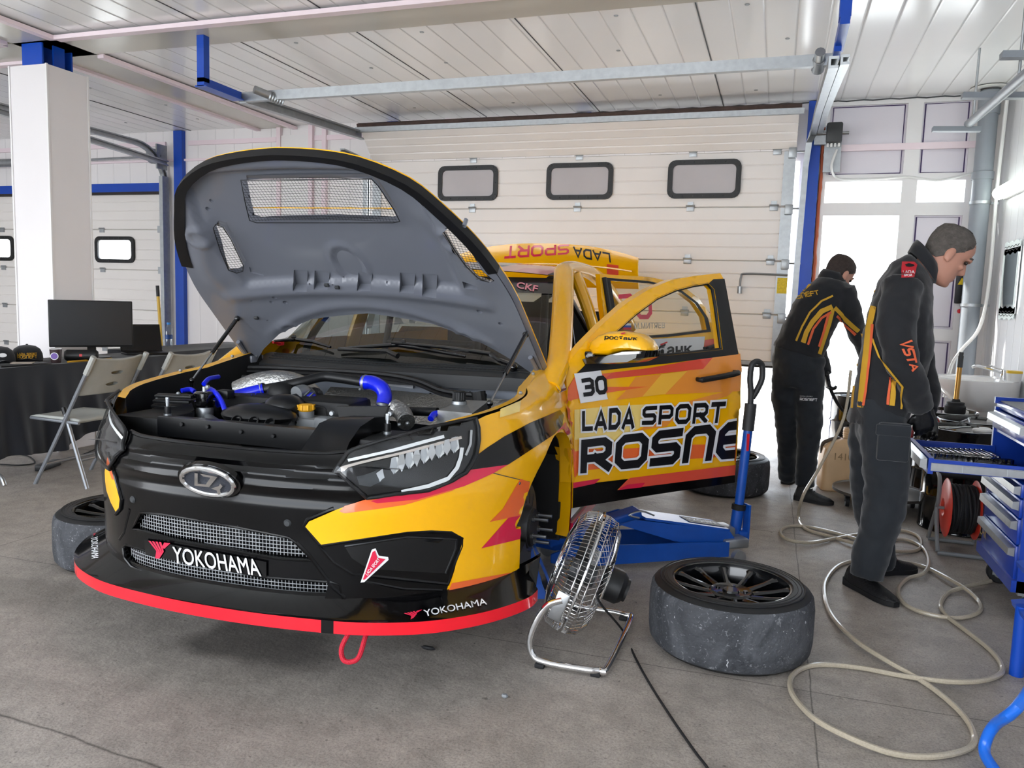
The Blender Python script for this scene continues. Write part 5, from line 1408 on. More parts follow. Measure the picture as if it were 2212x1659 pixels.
pb = PB(M_darkgrey); pb.tube(catmull([(-1.36, .44, 1.0), (-1.22, .45, .9), (-1.12, .44, .6)], 5), .018, 6); pb.use(M_chrome); pb.box((-1.16, .45, .95), (.02, .05, .08), bev=.004); pb.done('seat_belt', o)

# front hub: disc, caliper, wheel studs; dark liner, front suspension
pb = PB(mat('brake_disc_steel', '#6f7174', 0.4, 0.9, noise=0.3, nscale=8)); TD = axes((0, .765, .31), (1, 0, 0), (0, 0, 1), (0, 1, 0)); TD2 = axes((0, .765, .31), (1, 0, 0), (0, 0, -1), (0, 1, 0))
pb.lathe([(.09, .0), (.178, .0), (.178, .012), (.09, .012)], 48, TD2); pb.lathe([(.09, .02), (.178, .02), (.178, .032), (.09, .032), (.085, .06), (0, .06)], 48, TD2)
pb.use(M_bay)
for k in range(12): 
    a = 2*PI*k/12; pb.tube([TD2 @ Vector((r*math.cos(a+(r-.1)*4), r*math.sin(a+(r-.1)*4), .0325)) for r in (.10, .12, .14, .16)], .002, 4)
o_d = pb.done('brake_disc', car)
pb = PB(M_bay); pb.lathe([(.0, .02), (.075, .02), (.085, .0)], 24, TD2 @ Matrix.Translation((0, 0, .05))); pb.use(M_steel)
for k in range(5):
    a = 2*PI*k/5+.3; c = TD2 @ Vector((.057*math.cos(a), .057*math.sin(a), .06)); pb.cyl(c, c+Vector((0, .075, 0)), .0075, 8); pb.cyl(c+Vector((0, .01, 0)), c+Vector((0, .02, 0)), .012, 6)
pb.done('wheel_hub', car)
pb = PB(M_darkgrey); pb.loft([[TD2 @ Vector((r*math.cos(a), r*math.sin(a), z)) for r, z in ((.10, -.03), (.195, -.03), (.195, .06), (.10, .06))] for a in [R_(20+70*k/8) for k in range(9)]]); pb.done('brake_caliper', car)
pb = PB(M_bay)
for s in (1, -1):
    pb.add([(.42, s*.60, .15), (.42, s*.60, .72), (-.42, s*.60, .72), (-.42, s*.60, .15)], [(0, 1, 2, 3)])
    pb.loft([[(.40*math.cos(a)*1.0, s*y, .31+.42*math.sin(a)) for y in (.60, .86)] for a in [PI*k/20 for k in range(2, 17)]], closed=False)
    pb.add([(-.40, s*.60, .15), (-.40, s*.84, .15), (-.412, s*.84, .42), (-.35, s*.85, .55), (-.30, s*.85, .62), (-.30, s*.60, .62)], [(0, 1, 2, 3, 4, 5)])
    pb.add([(.405, s*.60, .15), (.405, s*.85, .15), (.405, s*.85, .40), (.405, s*.60, .60)], [(0, 1, 2, 3)])
    pb.tube([(0, s*.72, .25), (-.05, s*.3, .22)], .02, 8); pb.tube([(.1, s*.72, .30), (.1, s*.3, .28)], .012, 8); pb.tube([(0, s*.66, .4), (-.05, s*.56, .85)], .03, 10)
pb.box((-.0, 0, .22), (.8, 1.1, .06)); pb.box((-1.9, 0, .20), (3.0, 1.3, .03)); pb.box((-.42, .70, .23), (.03, .3, .18))
pb.done('wheel_arch_liner', car, ang=30)
for s in (1, -1):   # rear wheels stay on the car
    pb = PB(M_rubber); T = axes((-2.635, s*.68, .27), (1, 0, 0), (0, 0, -s), (0, s, 0)); pb.lathe([(.22, 0), (.30, .0), (.322, .03), (.322, .21), (.30, .24), (.235, .24), (.225, .20), (0, .17)], 40, T); pb.done('rear_wheel', car)
# ---------------------------------------------------------------- open front door (hinged at the wing)
DH = Vector((-.41, .895, 0)); DA = R_(140.0); DD = Vector((math.cos(DA), math.sin(DA), 0)); DN = Vector((math.sin(DA), -math.cos(DA), 0))   # outer side faces the camera's right
DN = DN if DN.dot(CO-DH) > 0 else -DN
def dpt(s, z, off=0.0):
    w = -.018*((z-.55)/.4)**2 if z < .95 else -.018-.30*(z-.95)
    return DH+DD*s+Vector((0, 0, z))+DN*(w+off)
g = MB(); g.grid(lambda a, b: dpt(-.4+2.0*a, -.1+1.8*b), 28, 72); DS = Surf(g)
def dsz(px, py):
    h = DS(px, py)
    if h is None: raise Exception('door ray %s %s' % (px, py))
    q = h[0]-DH; return (q.dot(DD), q.z)
class DoorClip:
    # lettering stops at the door's trailing edge
    def __call__(s, px, py):
        h = DS(px, py); q = h[0]-DH; k = q.dot(DD)-1.085
        return (h[0]-DD*k, h[1]) if k > 0 else h
def shell(pb, outer, holes, t, res, off=0.0):
    V, F = cdt(outer, holes, res)
    pb.add([dpt(s, z, off) for s, z in V], F); pb.add([dpt(s, z, off-t) for s, z in V], [f[::-1] for f in F])
    for lp in [outer]+list(holes):
        n = len(lp); pb.add([dpt(s, z, off) for s, z in lp]+[dpt(s, z, off-t) for s, z in lp], [(i, (i+1) % n, n+(i+1) % n, n+i) for i in range(n)])
dr_out = [dsz(*p) for p in ((1222, 805), (1232, 778), (1258, 745), (1300, 702), (1350, 657), (1400, 626), (1450, 605), (1500, 596), (1556, 590), (1562, 600), (1567, 640), (1578, 700), (1586, 740), (1597, 765), (1602, 800), (1600, 840), (1596, 900), (1590, 1000), (1586, 1042), (1400, 1070), (1235, 1098), (1232, 1060), (1236, 1000), (1234, 950), (1226, 870))]
gl = [dsz(*p) for p in ((1312, 762), (1300, 745), (1330, 718), (1375, 678), (1420, 645), (1460, 627), (1500, 617), (1530, 612), (1542, 625), (1548, 660), (1560, 755), (1440, 768))]
dp = PB(M_yellow)
shell(dp, dr_out, [gl], .05, .045)
# livery
decal(dp, [(1225, 866), (1300, 850), (1400, 835), (1310, 836), (1226, 842)], M_orange, DS, .003, 14)
decal(dp, [(1226, 838), (1240, 815), (1400, 795), (1540, 771), (1518, 797), (1300, 820), (1245, 848), (1232, 868)], M_salmon, DS, .003, 14)
decal(dp, [(1226, 838), (1240, 816), (1320, 806), (1300, 822), (1245, 848), (1232, 868)], M_orange, DS, .004, 14)
decal(dp, [(1540, 771), (1598, 764), (1602, 800), (1596, 830), (1518, 797)], M_lorange, DS, .003, 14)
decal(dp, [(1372, 815), (1484, 801), (1440, 850), (1330, 864), (1350, 845)], M_lorange, DS, .003, 14)
decal(dp, [(1428, 808), (1484, 801), (1436, 851), (1386, 857)], M_amber, DS, .004, 14)
decal(dp, [(1484, 800), (1518, 797), (1600, 815), (1597, 845), (1436, 852)], M_lorange, DS, .003, 14)
decal(dp, [(1510, 860), (1588, 840), (1570, 856), (1480, 880), (1440, 920), (1380, 930), (1440, 880)], M_lorange, DS, .003, 14)
decal(dp, [(1240, 885), (1330, 876), (1440, 872), (1380, 925), (1320, 955), (1240, 950)], M_pale, DS, .003, 14)
decal(dp, [(1238, 950), (1320, 945), (1300, 965), (1240, 975)], M_amber, DS, .004, 14)
decal(dp, [(1236, 970), (1330, 970), (1500, 960), (1590, 960), (1588, 1000), (1240, 1030)], M_orange, DS, .003, 14)
decal(dp, [(1248, 1018), (1430, 995), (1586, 985), (1586, 1004), (1420, 1018), (1238, 1042)], M_yellow, DS, .004, 14)
decal(dp, [(1360, 1032), (1588, 1004), (1586, 1032), (1340, 1058), (1335, 1052)], M_salmon, DS, .004, 14)
decal(dp, [(1237, 1042), (1296, 1033), (1284, 1044), (1237, 1054)], M_crimson, DS, .005, 14)
decal(dp, [(1237, 1054), (1288, 1042), (1356, 1034), (1332, 1058), (1586, 1026), (1586, 1042), (1400, 1070), (1236, 1097)], M_cblack, DS, .0045, 14)
decal(dp, [(1354, 1046), (1392, 1042), (1384, 1052), (1332, 1058)], M_crimson, DS, .006, 14)
decal(dp, [(1238, 807), (1296, 800), (1311, 862), (1252, 871)], M_textwhite, DS, .007, 14)
def rtext(body, quad, sw, swo, gap, cwd, off):
    # lettering with a white keyline
    for w, m, o_ in ((swo, M_textwhite, off), (sw, M_textblack, off+.003)):
        V, F, X = strokes2d(body, w, gap, cwd); dtext(dp, ([(v[0]/X, v[1]) for v in V], F), quad, m, DoorClip(), o_)
rtext('30', [(1256, 822), (1303, 815), (1306, 846), (1260, 852)], .30, .30, .40, 1.0, .009)
rtext('LADA', [(1257, 892), (1366, 882), (1363, 920), (1257, 926)], .29, .52, .46, 1.0, .009)
rtext('SPORT', [(1388, 882), (1561, 872), (1556, 908), (1386, 913)], .29, .54, .52, 1.25, .009)
rtext('ROSNE', [(1258, 957), (1606, 916), (1594, 978), (1256, 1012)], .31, .47, .46, 1.25, .013)
o_fd = dp.done('front_door', car); o_fd['label'] = 'open yellow front door covered in livery lettering'
pb = PB(M_seal)
V, F = cdt([dsz(*p) for p in ((1245, 806), (1300, 745), (1330, 718), (1375, 678), (1420, 645), (1460, 627), (1500, 617), (1530, 612), (1540, 603), (1564, 602), (1594, 765), (1440, 785))], [gl], .04)
pb.add([dpt(s, z, .004) for s, z in V], F); pb.tube([dpt(s, z, -.01) for s, z in gl], .010, 8, closed=True)
pb.done('window_surround', o_fd)
pb = PB(M_sideglass); V, F = cdt(gl, (), .06); pb.add([dpt(s, z, -.015) for s, z in V], F); pb.done('window_glass', o_fd)
pb = PB(M_black); hA, hB = DS(1505, 819)[0], DS(1583, 804)[0]
pb.tube(catmull([hA+DN*.004, hA+DN*.035, hA+(hB-hA)*.3+DN*.045, hA+(hB-hA)*.75+DN*.045, hB+DN*.034, hB+DN*.004], 5), [.012]*5+[.015]*16+[.012]*5, 10); pb.use(M_lorange); pb.done('door_handle', o_fd)
pb = PB(M_bay); V, F = cdt([(.05, .34), (1.05, .34), (1.08, .90), (.05, .88)], (), .1); pb.add([dpt(s, z, -.09) for s, z in V], F); n = 4
pb.done('door_card', o_fd)
# mirror
mc = DS(1300, 770)[0]+DN*.0
ax = (DD*.96+DN*.3).normalized()
pm = PB(M_yellow); m0 = cpl(1345, 741, 0, DS(1300, 770)[0].x+.10)
def mpx(px, py, d=0.0):
    o, dd = cray(px, py); v = m0-o; q = o+dd*(v.dot(fwd)/dd.dot(fwd)); return q-fwd*d
fwd = CMI.to_3x3() @ Vector(CR[2]); fwd = Vector((-.92, .39, 0)).normalized()
OUT = [(1276, 752), (1281, 738), (1298, 724), (1320, 716), (1350, 715), (1382, 722), (1398, 735), (1408, 752), (1408, 757), (1360, 757), (1335, 762), (1322, 768), (1285, 767)]
c0 = (1340, 745)
def shrink(k): return [(c0[0]+(p[0]-c0[0])*k, c0[1]+(p[1]-c0[1])*k) for p in OUT]
pm.loft([[mpx(*p, d=-.10) for p in shrink(.86)], [mpx(*p, d=-.05) for p in shrink(.99)], [mpx(*p, d=0) for p in OUT], [mpx(*p, d=.03) for p in shrink(.95)], [mpx(*p, d=.05) for p in shrink(.80)], [mpx(*p, d=.06) for p in shrink(.5)]])
class FlatSurf:
    def __call__(s, px, py): return mpx(px, py, .062-.05*(abs(px-1340)/68)**2.2-.03*(abs(py-745)/28)**3), -fwd
MSF = FlatSurf()
dtext(pm, unit(text2d('росбанк', .03)), [(1307, 724), (1378, 728), (1376, 738), (1306, 735)], M_textblack, Surf(pm), .003)
decal(pm, [(1341, 721.5), (1351, 719.5), (1351, 721.5), (1343, 723.5)], M_red, Surf(pm), .004, 6)
o_m = pm.done('door_mirror', o_fd); o_m['label'] = 'yellow door mirror with black lower half'
pb = PB(M_gloss); LOW = [(1284, 768), (1322, 768), (1336, 763), (1362, 758), (1408, 757), (1404, 772), (1380, 783), (1320, 786), (1270, 788), (1262, 776)]
c1 = (1340, 772)
def shr(k): return [(c1[0]+(p[0]-c1[0])*k, c1[1]+(p[1]-c1[1])*k) for p in LOW]
pb.loft([[mpx(*p, d=-.10) for p in shr(.92)], [mpx(*p, d=.0) for p in LOW], [mpx(*p, d=.045) for p in shr(.98)], [mpx(*p, d=.07) for p in shr(.8)]])
pb.cyl(DS(1272, 772)[0], mpx(1290, 775), .02, 10); pb.box(DS(1275, 770)[0], (.05, .05, .05), bev=.01)
pb.done('mirror_foot', o_fd)
pb = PB(mat('indicator_lens', '#d8d8d8', 0.1, coat=0.5)); Q = [(1342, 765), (1362, 759), (1400, 758), (1399, 763), (1350, 766)]
pb.loft([[mpx(*p, d=.05) for p in Q], [mpx(*p, d=.072) for p in Q]]); pb.done('indicator', o_fd)
# ---------------------------------------------------------------- rear door, open behind it
RH = Vector((-1.52, .87, 0)); RA = R_(143.0); RD = Vector((math.cos(RA), math.sin(RA), 0)); RN = Vector((math.sin(RA), -math.cos(RA), 0)); RN = RN if RN.dot(CO-RH) > 0 else -RN
def rpt(s, z, off=0.0):
    w = 0 if z < .95 else -.30*(z-.95)
    return RH+RD*s+Vector((0, 0, z))+RN*(w+off)
g = MB(); g.grid(lambda a, b: rpt(-.6+3.0*a, -.2+1.9*b), 28, 76); RSF = Surf(g)
def rsz(px, py): h = RSF(px, py); q = h[0]-RH; return (q.dot(RD), q.z)
r_out = [rsz(*p) for p in ((1296, 592), (1400, 598), (1440, 606), (1478, 620), (1510, 645), (1535, 680), (1555, 720), (1585, 732), (1592, 750), (1600, 780), (1600, 880), (1560, 955), (1400, 980), (1320, 985), (1318, 780), (1300, 650))]
r_gl = [rsz(*p) for p in ((1318, 606), (1400, 612), (1440, 620), (1470, 632), (1500, 655), (1520, 685), (1526, 712), (1440, 722), (1340, 728), (1330, 680))]
dp = PB(M_yellow); V, F = cdt(r_out, [r_gl], .06); dp.add([rpt(s, z) for s, z in V], F); dp.add([rpt(s, z, -.04) for s, z in V], F)
for lp in (r_out, r_gl):
    n = len(lp); dp.add([rpt(s, z) for s, z in lp]+[rpt(s, z, -.04) for s, z in lp], [(i, (i+1) % n, n+(i+1) % n, n+i) for i in range(n)])
decal(dp, [(1400, 733), (1522, 727), (1518, 762), (1400, 780)], M_textwhite, RSF, .003, 16)
dtext(dp, unit(text2d('сбанк', .03)), [(1402, 744), (1494, 742), (1494, 762), (1402, 774)], M_textblack, RSF, .006)
decal(dp, [(1424, 744), (1440, 738), (1440, 741), (1426, 747)], M_red, RSF, .007, 10)
decal(dp, [(1522, 735), (1560, 728), (1600, 790), (1596, 850), (1512, 800)], M_salmon, RSF, .003, 16)
o_rd = dp.done('rear_door', car); o_rd['label'] = 'open yellow rear door with red 30 on its glass'
pb = PB(M_seal); n = len(r_gl); cxx = sum(p[0] for p in r_gl)/n; czz = sum(p[1] for p in r_gl)/n
big = [(cxx+(p[0]-cxx)*1.10, czz+(p[1]-czz)*1.10) for p in r_gl]; V, F = cdt(big, [r_gl], .05); pb.add([rpt(s, z, .004) for s, z in V], F)
pb.tube([rpt(*rsz(1304, 600), .004), rpt(*rsz(1324, 730), .004)], .016, 8)
pb.done('window_surround', o_rd)
pb = PB(M_sideglass); V, F = cdt(r_gl, (), .08); pb.add([rpt(s, z, -.012) for s, z in V], F); o_g = pb.done('window_glass', o_rd)
pb = PB(M_crimson)
for ch, x in (('3', 1338), ('0', 1374)):
    V, F, X = strokes2d(ch, .22, .3, 1.0); dtext(pb, ([(v[0]/X, v[1]) for v in V], F), [(x+3, 640), (x+31, 638), (x+33, 684), (x+4, 684)], M_crimson, RSF, -.006)
dtext(pb, unit(text2d('М.МИТЯЕВ', .01)), [(1372, 697), (1438, 696), (1438, 708), (1372, 711)], mat('ghost_white', '#c9cccb', 0.5), RSF, -.006)
for k, m in enumerate((M_textwhite, M_blue, M_red)): decal(pb, [(1348, 698+4.5*k), (1365, 698+4.5*k), (1365, 702.5+4.5*k), (1348, 702.5+4.5*k)], m, RSF, -.006, 10)
pb.done('glass_number', o_g)
pb = PB(M_black); hA, hB = RSF(1520, 752)[0], RSF(1550, 742)[0]; pb.tube([hA+RN*.03, hB+RN*.03], .014, 8); pb.tube([hA, hA+RN*.03], .01, 6); pb.tube([hB, hB+RN*.03], .01, 6); pb.done('door_handle', o_rd)
# ================================================================== things on the floor near the car
M_tread = None
def tread_mat():
    m = mat('worn_slick_tread', '#3b3d40', 0.75, bump=0.7, bscale=45); nt = m.node_tree; b = nt.nodes['Principled BSDF']
    tc = nt.nodes.new('ShaderNodeTexCoord'); c = lin('#2f3134')
    def sp(scale, lo, hi, col, prev):
        n = nt.nodes.new('ShaderNodeTexNoise'); n.inputs['Scale'].default_value = scale; n.inputs['Detail'].default_value = 6; n.inputs['Distortion'].default_value = 1.5; nt.links.new(tc.outputs['Object'], n.inputs['Vector'])
        r = nt.nodes.new('ShaderNodeValToRGB'); r.color_ramp.elements[0].position = lo; r.color_ramp.elements[0].color = (0, 0, 0, 1); r.color_ramp.elements[1].position = hi; nt.links.new(n.outputs['Fac'], r.inputs[0])
        x = nt.nodes.new('ShaderNodeMix'); x.data_type = 'RGBA'; nt.links.new(r.outputs[0], x.inputs['Factor'])
        if prev is None: x.inputs[6].default_value = lin('#34363a')
        else: nt.links.new(prev, x.inputs[6])
        x.inputs[7].default_value = lin(col); return x.outputs[2]
    o = sp(5, .4, .7, '#54565a', None); o = sp(60, .6, .72, '#7d7f82', o); o = sp(26, .70, .74, '#c8cacc', o)
    nt.links.new(o, b.inputs['Base Color']); return m
M_tread = tread_mat()
M_side = mat('tyre_sidewall', '#17181a', 0.5, noise=0.2, nscale=10)
M_rim = mat('rim_black_gloss', '#0c0d0f', 0.18, coat=0.6)
M_rimlip = mat('rim_lip_worn', '#3a3c3e', 0.2, 0.9)
def wheel(label, M, name='race_wheel'):
    # lying flat, outer face up; local z up
    t = thing(name, label, 'wheel', M=M, group='race wheels taken off the car')
    b = MB(); b.lathe([(.232, .262), (.236, .268), (.262, .268), (.288, .262), (.304, .250)], 72); b.lathe([(.304, .02), (.288, .006), (.262, 0), (.236, 0), (.232, .006)], 72)
    for r in (.252, .266, .280): b.lathe([(r-.003, .2665), (r, .2695), (r+.003, .2665)], 72)
    b.build('sidewall', M_side, t, local=True)
    b = MB(); b.lathe([(.304, .250), (.314, .236), (.319, .20), (.320, .135), (.319, .07), (.314, .034), (.304, .02)], 72); b.build('tread', M_tread, t, local=True)
    b = MB(); b.lathe([(.232, .006), (.226, .01), (.218, .03), (.205, .05), (.205, .20), (.222, .240), (.224, .262), (.232, .264), (.236, .262)], 72); rb = b.build('rim', M_rim, t, local=True)
    b = MB(); b.lathe([(.229, .262), (.231, .2655), (.2345, .2655), (.2355, .262)], 72); b.build('rim_lip', M_rimlip, rb, local=True)
    b = MB(); b.lathe([(.0, .222), (.055, .222), (.080, .228), (.088, .222), (.088, .17), (0, .17)], 48); b.lathe([(.0, .2305), (.03, .2305), (.034, .2225)], 24)
    for k in range(5): a = 2*PI*k/5; b.lathe([(0, .2275), (.009, .2275), (.009, .221)], 12, Matrix.Translation((.057*math.cos(a), .057*math.sin(a), 0)))
    b.build('hub_face', M_rim, t, local=True)
    for k in range(12):
        a = 2*PI*k/12; b = MB(); rings = []
        for r, w, z, h in ((.070, .020, .222, .05), (.11, .013, .228, .04), (.16, .010, .236, .035), (.200, .012, .246, .04), (.226, .024, .252, .04)):
            rings.append([(r, -w, z-.008), (r, -w*.4, z), (r, w*.4, z), (r, w, z-.008), (r, w*.5, z-h), (r, -w*.5, z-h)])
        b.loft(rings, T=Matrix.Rotation(a, 4, 'Z')); b.build('spoke', M_rim, t, local=True, ang=25)
    return t
w1 = wheel('black race wheel lying flat beside the floor fan, grey scuffed slick', Matrix.Translation((-.105, 3.05, .0)) @ Matrix.Rotation(.2, 4, 'Z') @ Matrix.Scale(.955, 4))
def dupM(x, y, z, r): return Matrix.Translation((x, y, z)) @ Matrix.Rotation(r, 4, 'Z') @ Matrix.Scale(.955, 4)
dup(w1, M=dupM(-.29, 5.72, 0, 1.0), label='black race wheel lying behind the jack handle and open door')
dup(w1, M=dupM(-2.93, 2.93, 0, .5), label='black race wheel lying at the far front corner of the car')

# floor fan: wire cage on a bent tube stand, blowing at the brake
fc = Vector((-.655, 2.86, .275)); fa = Vector((-.93, -.16, .33)).normalized()
FT = frame(fc, fc+fa); FRAD = .235
fan = thing('floor_fan', 'chrome wire floor fan on a bent tube stand beside the front brake', 'fan', (fc.x, fc.y, 0))
b = MB()
for k in range(90):
    a = 2*PI*k/90; c, s = math.cos(a), math.sin(a)
    b.tube([FT @ Vector((r*c, r*s, z)) for r, z in ((.05, .095), (.12, .092), (.19, .078), (.222, .055), (.235, .02), (.235, -.03))], .0010, 4, caps=False)
b.build('front_cage', M_chrome, fan, weld=False)
b = MB()
for k in range(60):
    a = 2*PI*k/60; P = []
    for r, z, tw in ((.235, -.03, 0), (.225, -.065, .1), (.19, -.09, .25), (.12, -.10, .5), (.07, -.10, .7)): P.append(FT @ Vector((r*math.cos(a+tw), r*math.sin(a+tw), z)))
    b.tube(P, .0010, 4, caps=False)
b.build('rear_cage', M_chrome, fan, weld=False)
b = MB()
for r, z in ((.05, .095), (.12, .093), (.19, .079), (.236, .02), (.236, -.03), (.225, -.066), (.12, -.101), (.07, -.101)): b.tube([FT @ Vector((r*math.cos(2*PI*k/48), r*math.sin(2*PI*k/48), z)) for k in range(48)], .0022, 5, closed=True)
b.tube([FT @ Vector((.238*math.cos(2*PI*k/48), .238*math.sin(2*PI*k/48), -.005)) for k in range(48)], .006, 6, closed=True)
b.lathe([(0, .098), (.05, .098), (.052, .092), (0, .092)], 24, FT); b.build('cage_ring', M_chrome, fan)
for k in range(3):
    b = MB(); a0 = 2*PI*k/3
    b.grid(lambda u, v: FT @ Vector(((.04+.165*v)*math.cos(a0+(u-.5)*(1.3-.3*v)), (.04+.165*v)*math.sin(a0+(u-.5)*(1.3-.3*v)), .01+.05*(u-.5)*(1-.3*v))), 8, 6); b.build('blade', M_steel, fan, solid=.002)
b = MB(); b.lathe([(0, .045), (.035, .045), (.042, .0), (.042, -.06)], 24, FT); b.build('blade_hub', M_darkgrey, fan)
b = MB(); b.lathe([(.06, -.09), (.064, -.10), (.064, -.16), (.05, -.178), (0, -.178)], 28, FT); b.lathe([(.044, -.178), (.044, -.19), (0, -.19)], 20, FT); mo = b.build('motor', M_black, fan)
b = MB(); q = FT @ Vector((.0, 0, -.12)); b.box((-.065, .01, -.13), (.05, .07, .07), FT, bev=.01); b.build('switch_box', M_black, mo)
b = MB(); b.box((-.07, -.028, -.13), (.06, .004, .055), FT); b.build('rating_plate', M_alu, mo, smooth=False)
b = MB()
L = Vector((-.0, 0, 0)); yn, yf = fc.y-.262, fc.y+.262
def std(y, f):
    return [(fc.x, y, fc.z-.02), (fc.x-.06, y, .22), (fc.x-.11, y-.006*f, .11), (fc.x-.10, y-.01*f, .04), (fc.x-.05, y-.012*f, .022), (fc.x+.08, y-.012*f, .022), (fc.x+.14, y, .022), (fc.x+.165, y+.04*f, .022)]
P = catmull(std(yn, 1)+std(yf, -1)[::-1], 5); b.tube(P, .0125, 12); b.build('stand', M_chrome, fan)
for y, f in ((yn, 1), (yf, -1)):
    b = MB(); b.box((fc.x-.012, y, fc.z-.045), (.045, .008, .11), rot=(0, .35, 0), bev=.003); b.lathe([(0, -.01), (.012, -.01), (.012, .0)], 10, frame((fc.x, y-f*.0, fc.z), (fc.x, y-f*1, fc.z))); b.build('pivot_bracket', M_alu, fan)
for x, y in ((fc.x-.07, yn-.012), (fc.x+.13, yn), (fc.x-.07, yf+.012), (fc.x+.13, yf)):
    b = MB(); b.box((x, y, .008), (.035, .03, .016), bev=.004); b.build('foot', M_rubber, fan)
b = MB(); m0 = FT @ Vector((-.085, -.03, -.13))
P = [m0, onx(1290, 1290, -.52)]+[onz(*p, .006) for p in ((1345, 1362), (1372, 1420), (1404, 1478), (1450, 1550), (1500, 1622), (1530, 1662), (1560, 1720), (1640, 1800))]
P[1].z = max(.06, P[1].z)
b.tube(catmull(P, 8), .0042, 8); tag(b.build('power_cable', M_rubber), 'black power cable running from the floor fan over the concrete', 'cable')

# trolley jack
J0 = Vector((-.15, 4.22, 0)); Jd = (Vector((-1.04, 3.60, 0))-J0).normalized(); Jn = Vector((Jd.y, -Jd.x, 0))
if Jn.dot(Vector((0, -1, 0))) < 0: Jn = -Jn
JM = axes(J0, Jd, Jn, (0, 0, 1))         # x towards the car, y towards the viewer
if JM.to_3x3().determinant() < 0: JM = axes(J0, Jd, -Jn, (0, 0, 1))
jk = thing('trolley_jack', 'blue low trolley jack pushed under the car beside the fan', 'jack', M=JM)
SGN = 1 if (JM.to_3x3() @ Vector((0, 1, 0))).y < 0 else -1
for s in (1, -1):
    b = MB(); b.prism([(.10, .03), (.95, .03), (1.06, .06), (1.06, .10), (.95, .135), (.55, .12), (.30, .115), (.10, .105)], .012, axes((0, s*.13-.006, 0), (1, 0, 0), (0, 0, 1), (0, -1, 0))); b.build('side_plate', M_jackblue, jk, local=True, smooth=False)
    b = MB(); b.prism([(.02, .07), (.08, .15), (.30, .19), (.62, .24), (.70, .22), (.40, .12), (.20, .085)], .010, axes((0, s*.10-.005, 0), (1, 0, 0), (0, 0, 1), (0, -1, 0))); b.build('gusset', M_jackblue, jk, local=True, smooth=False)
b = MB(); b.loft([[(x, -.09, z), (x, .09, z), (x, .09, z+.012), (x, -.09, z+.012)] for x, z in ((.08, .15), (.30, .19), (.56, .235))]); b.box((.80, 0, .19), (.5, .10, .05), rot=(0, .25, 0), bev=.01); cp = b.build('cover_plate', M_jackblue, jk, local=True, smooth=False)
b = MB(); b.loft([[(x, -.055, z), (x, .055, z), (x, .055, z+.002), (x, -.055, z+.002)] for x, z in ((.09, .1648), (.295, .2021))]); b.build('dark_label', M_darkgrey, cp, local=True, smooth=False)
b = MB(); V, F = fit_text('YOKOHAMA', .18, .05, .008)
dz = .0373/.205; pl = MB()
for v in V: pl.v.append(Vector((.285-v[0], SGN*(.025-v[1]), .1669+dz*(.285-v[0]-.09)+.0016)))
pl.f = F; pl.m = [0]*len(F); pl.build('lettering', M_alu, cp, local=True, smooth=False)
b = MB(); b.box((.07, 0, .135), (.09, .12, .05), bev=.012); b.box((.05, 0, .09), (.14, .24, .05), bev=.01); b.build('pump_block', M_zinc, jk, local=True)
b = MB(); b.cyl((0, 0, .05), (-.02, 0, .26), .030, 18); b.box((-.04, 0, .10), (.06, .09, .06), bev=.01); b.box((-.06, SGN*.02, .17), (.012, .05, .20)); b.build('handle_socket', M_jackblue, jk, local=True)
b = MB(); hz = [(-.02, 0, .24), (-.055, 0, .78)]; b.cyl(hz[0], hz[1], .024, 18); b.build('handle_tube', M_jackblue, jk, local=True)
b = MB(); b.lathe([(.028, 0), (.036, .004), (.036, .03), (.028, .034)], 20, frame((-.019, 0, .235), (-.055, 0, .78))); b.build('rubber_collar', M_rubber, jk, local=True)
b = MB(); b.tube([(-.046, 0, .66), (-.054, 0, .80)], .031, 16)
b.tube(catmull([(-.052, 0, .79), (-.05, 0, .86), (-.04, 0, .93), (-.045, 0, 1.0), (-.075, 0, 1.02), (-.105, 0, 1.0), (-.11, 0, .93), (-.085, 0, .87), (-.06, 0, .83)], 6), .0155, 10); b.build('grip', mat('grip_rubber', '#2c2d2f', 0.55), jk, local=True)
b = MB(); b.box((-.036, SGN*.022, .60), (.012, .008, .09)); b.build('label_strip', M_red, jk, local=True, smooth=False)
for x, y, r in ((.98, .155, .045), (.98, -.155, .045), (.06, .15, .035), (.06, -.15, .035)):
    b = MB(); b.tube([(x, y-.015, r), (x, y+.015, r)], r, 20); b.build('wheel', M_zinc, jk, local=True)
b = MB(); b.lathe([(0, .02), (.05, .02), (.055, 0), (0, -.03)], 20, Matrix.Translation((1.0, 0, .155))); b.build('saddle', M_zinc, jk, local=True)
b = MB(); b.tube(catmull([(.52, SGN*.10, .26), (.60, SGN*.12, .29), (.66, SGN*.11, .27), (.60, SGN*.10, .25)], 4), .005, 6); b.build('carry_handle', M_alu, jk, local=True)
# blue axle stand below the front brake
st = thing('axle_stand', 'blue axle stand under the car behind the front brake disc', 'axle stand', (-1.02, 3.30, 0))
b = MB()
for a in (0, PI/2, PI, 3*PI/2):
    c, s = math.cos(a+.4), math.sin(a+.4); b.loft([[(-1.02+r*c-w*s, 3.30+r*s+w*c, z), (-1.02+r*c+w*s, 3.30+r*s-w*c, z), (-1.02+(r-.012)*c+w*s, 3.30+(r-.012)*s-w*c, z), (-1.02+(r-.012)*c-w*s, 3.30+(r-.012)*s+w*c, z)] for r, w, z in ((.13, .10, .0), (.115, .075, .06), (.05, .035, .20))])
b.build('base', M_jackblue, st, smooth=False)
b = MB(); b.cyl((-1.02, 3.3, .18), (-1.02, 3.3, .24), .025, 12); b.box((-1.02, 3.3, .245), (.09, .05, .02)); b.build('post', M_zinc, st)

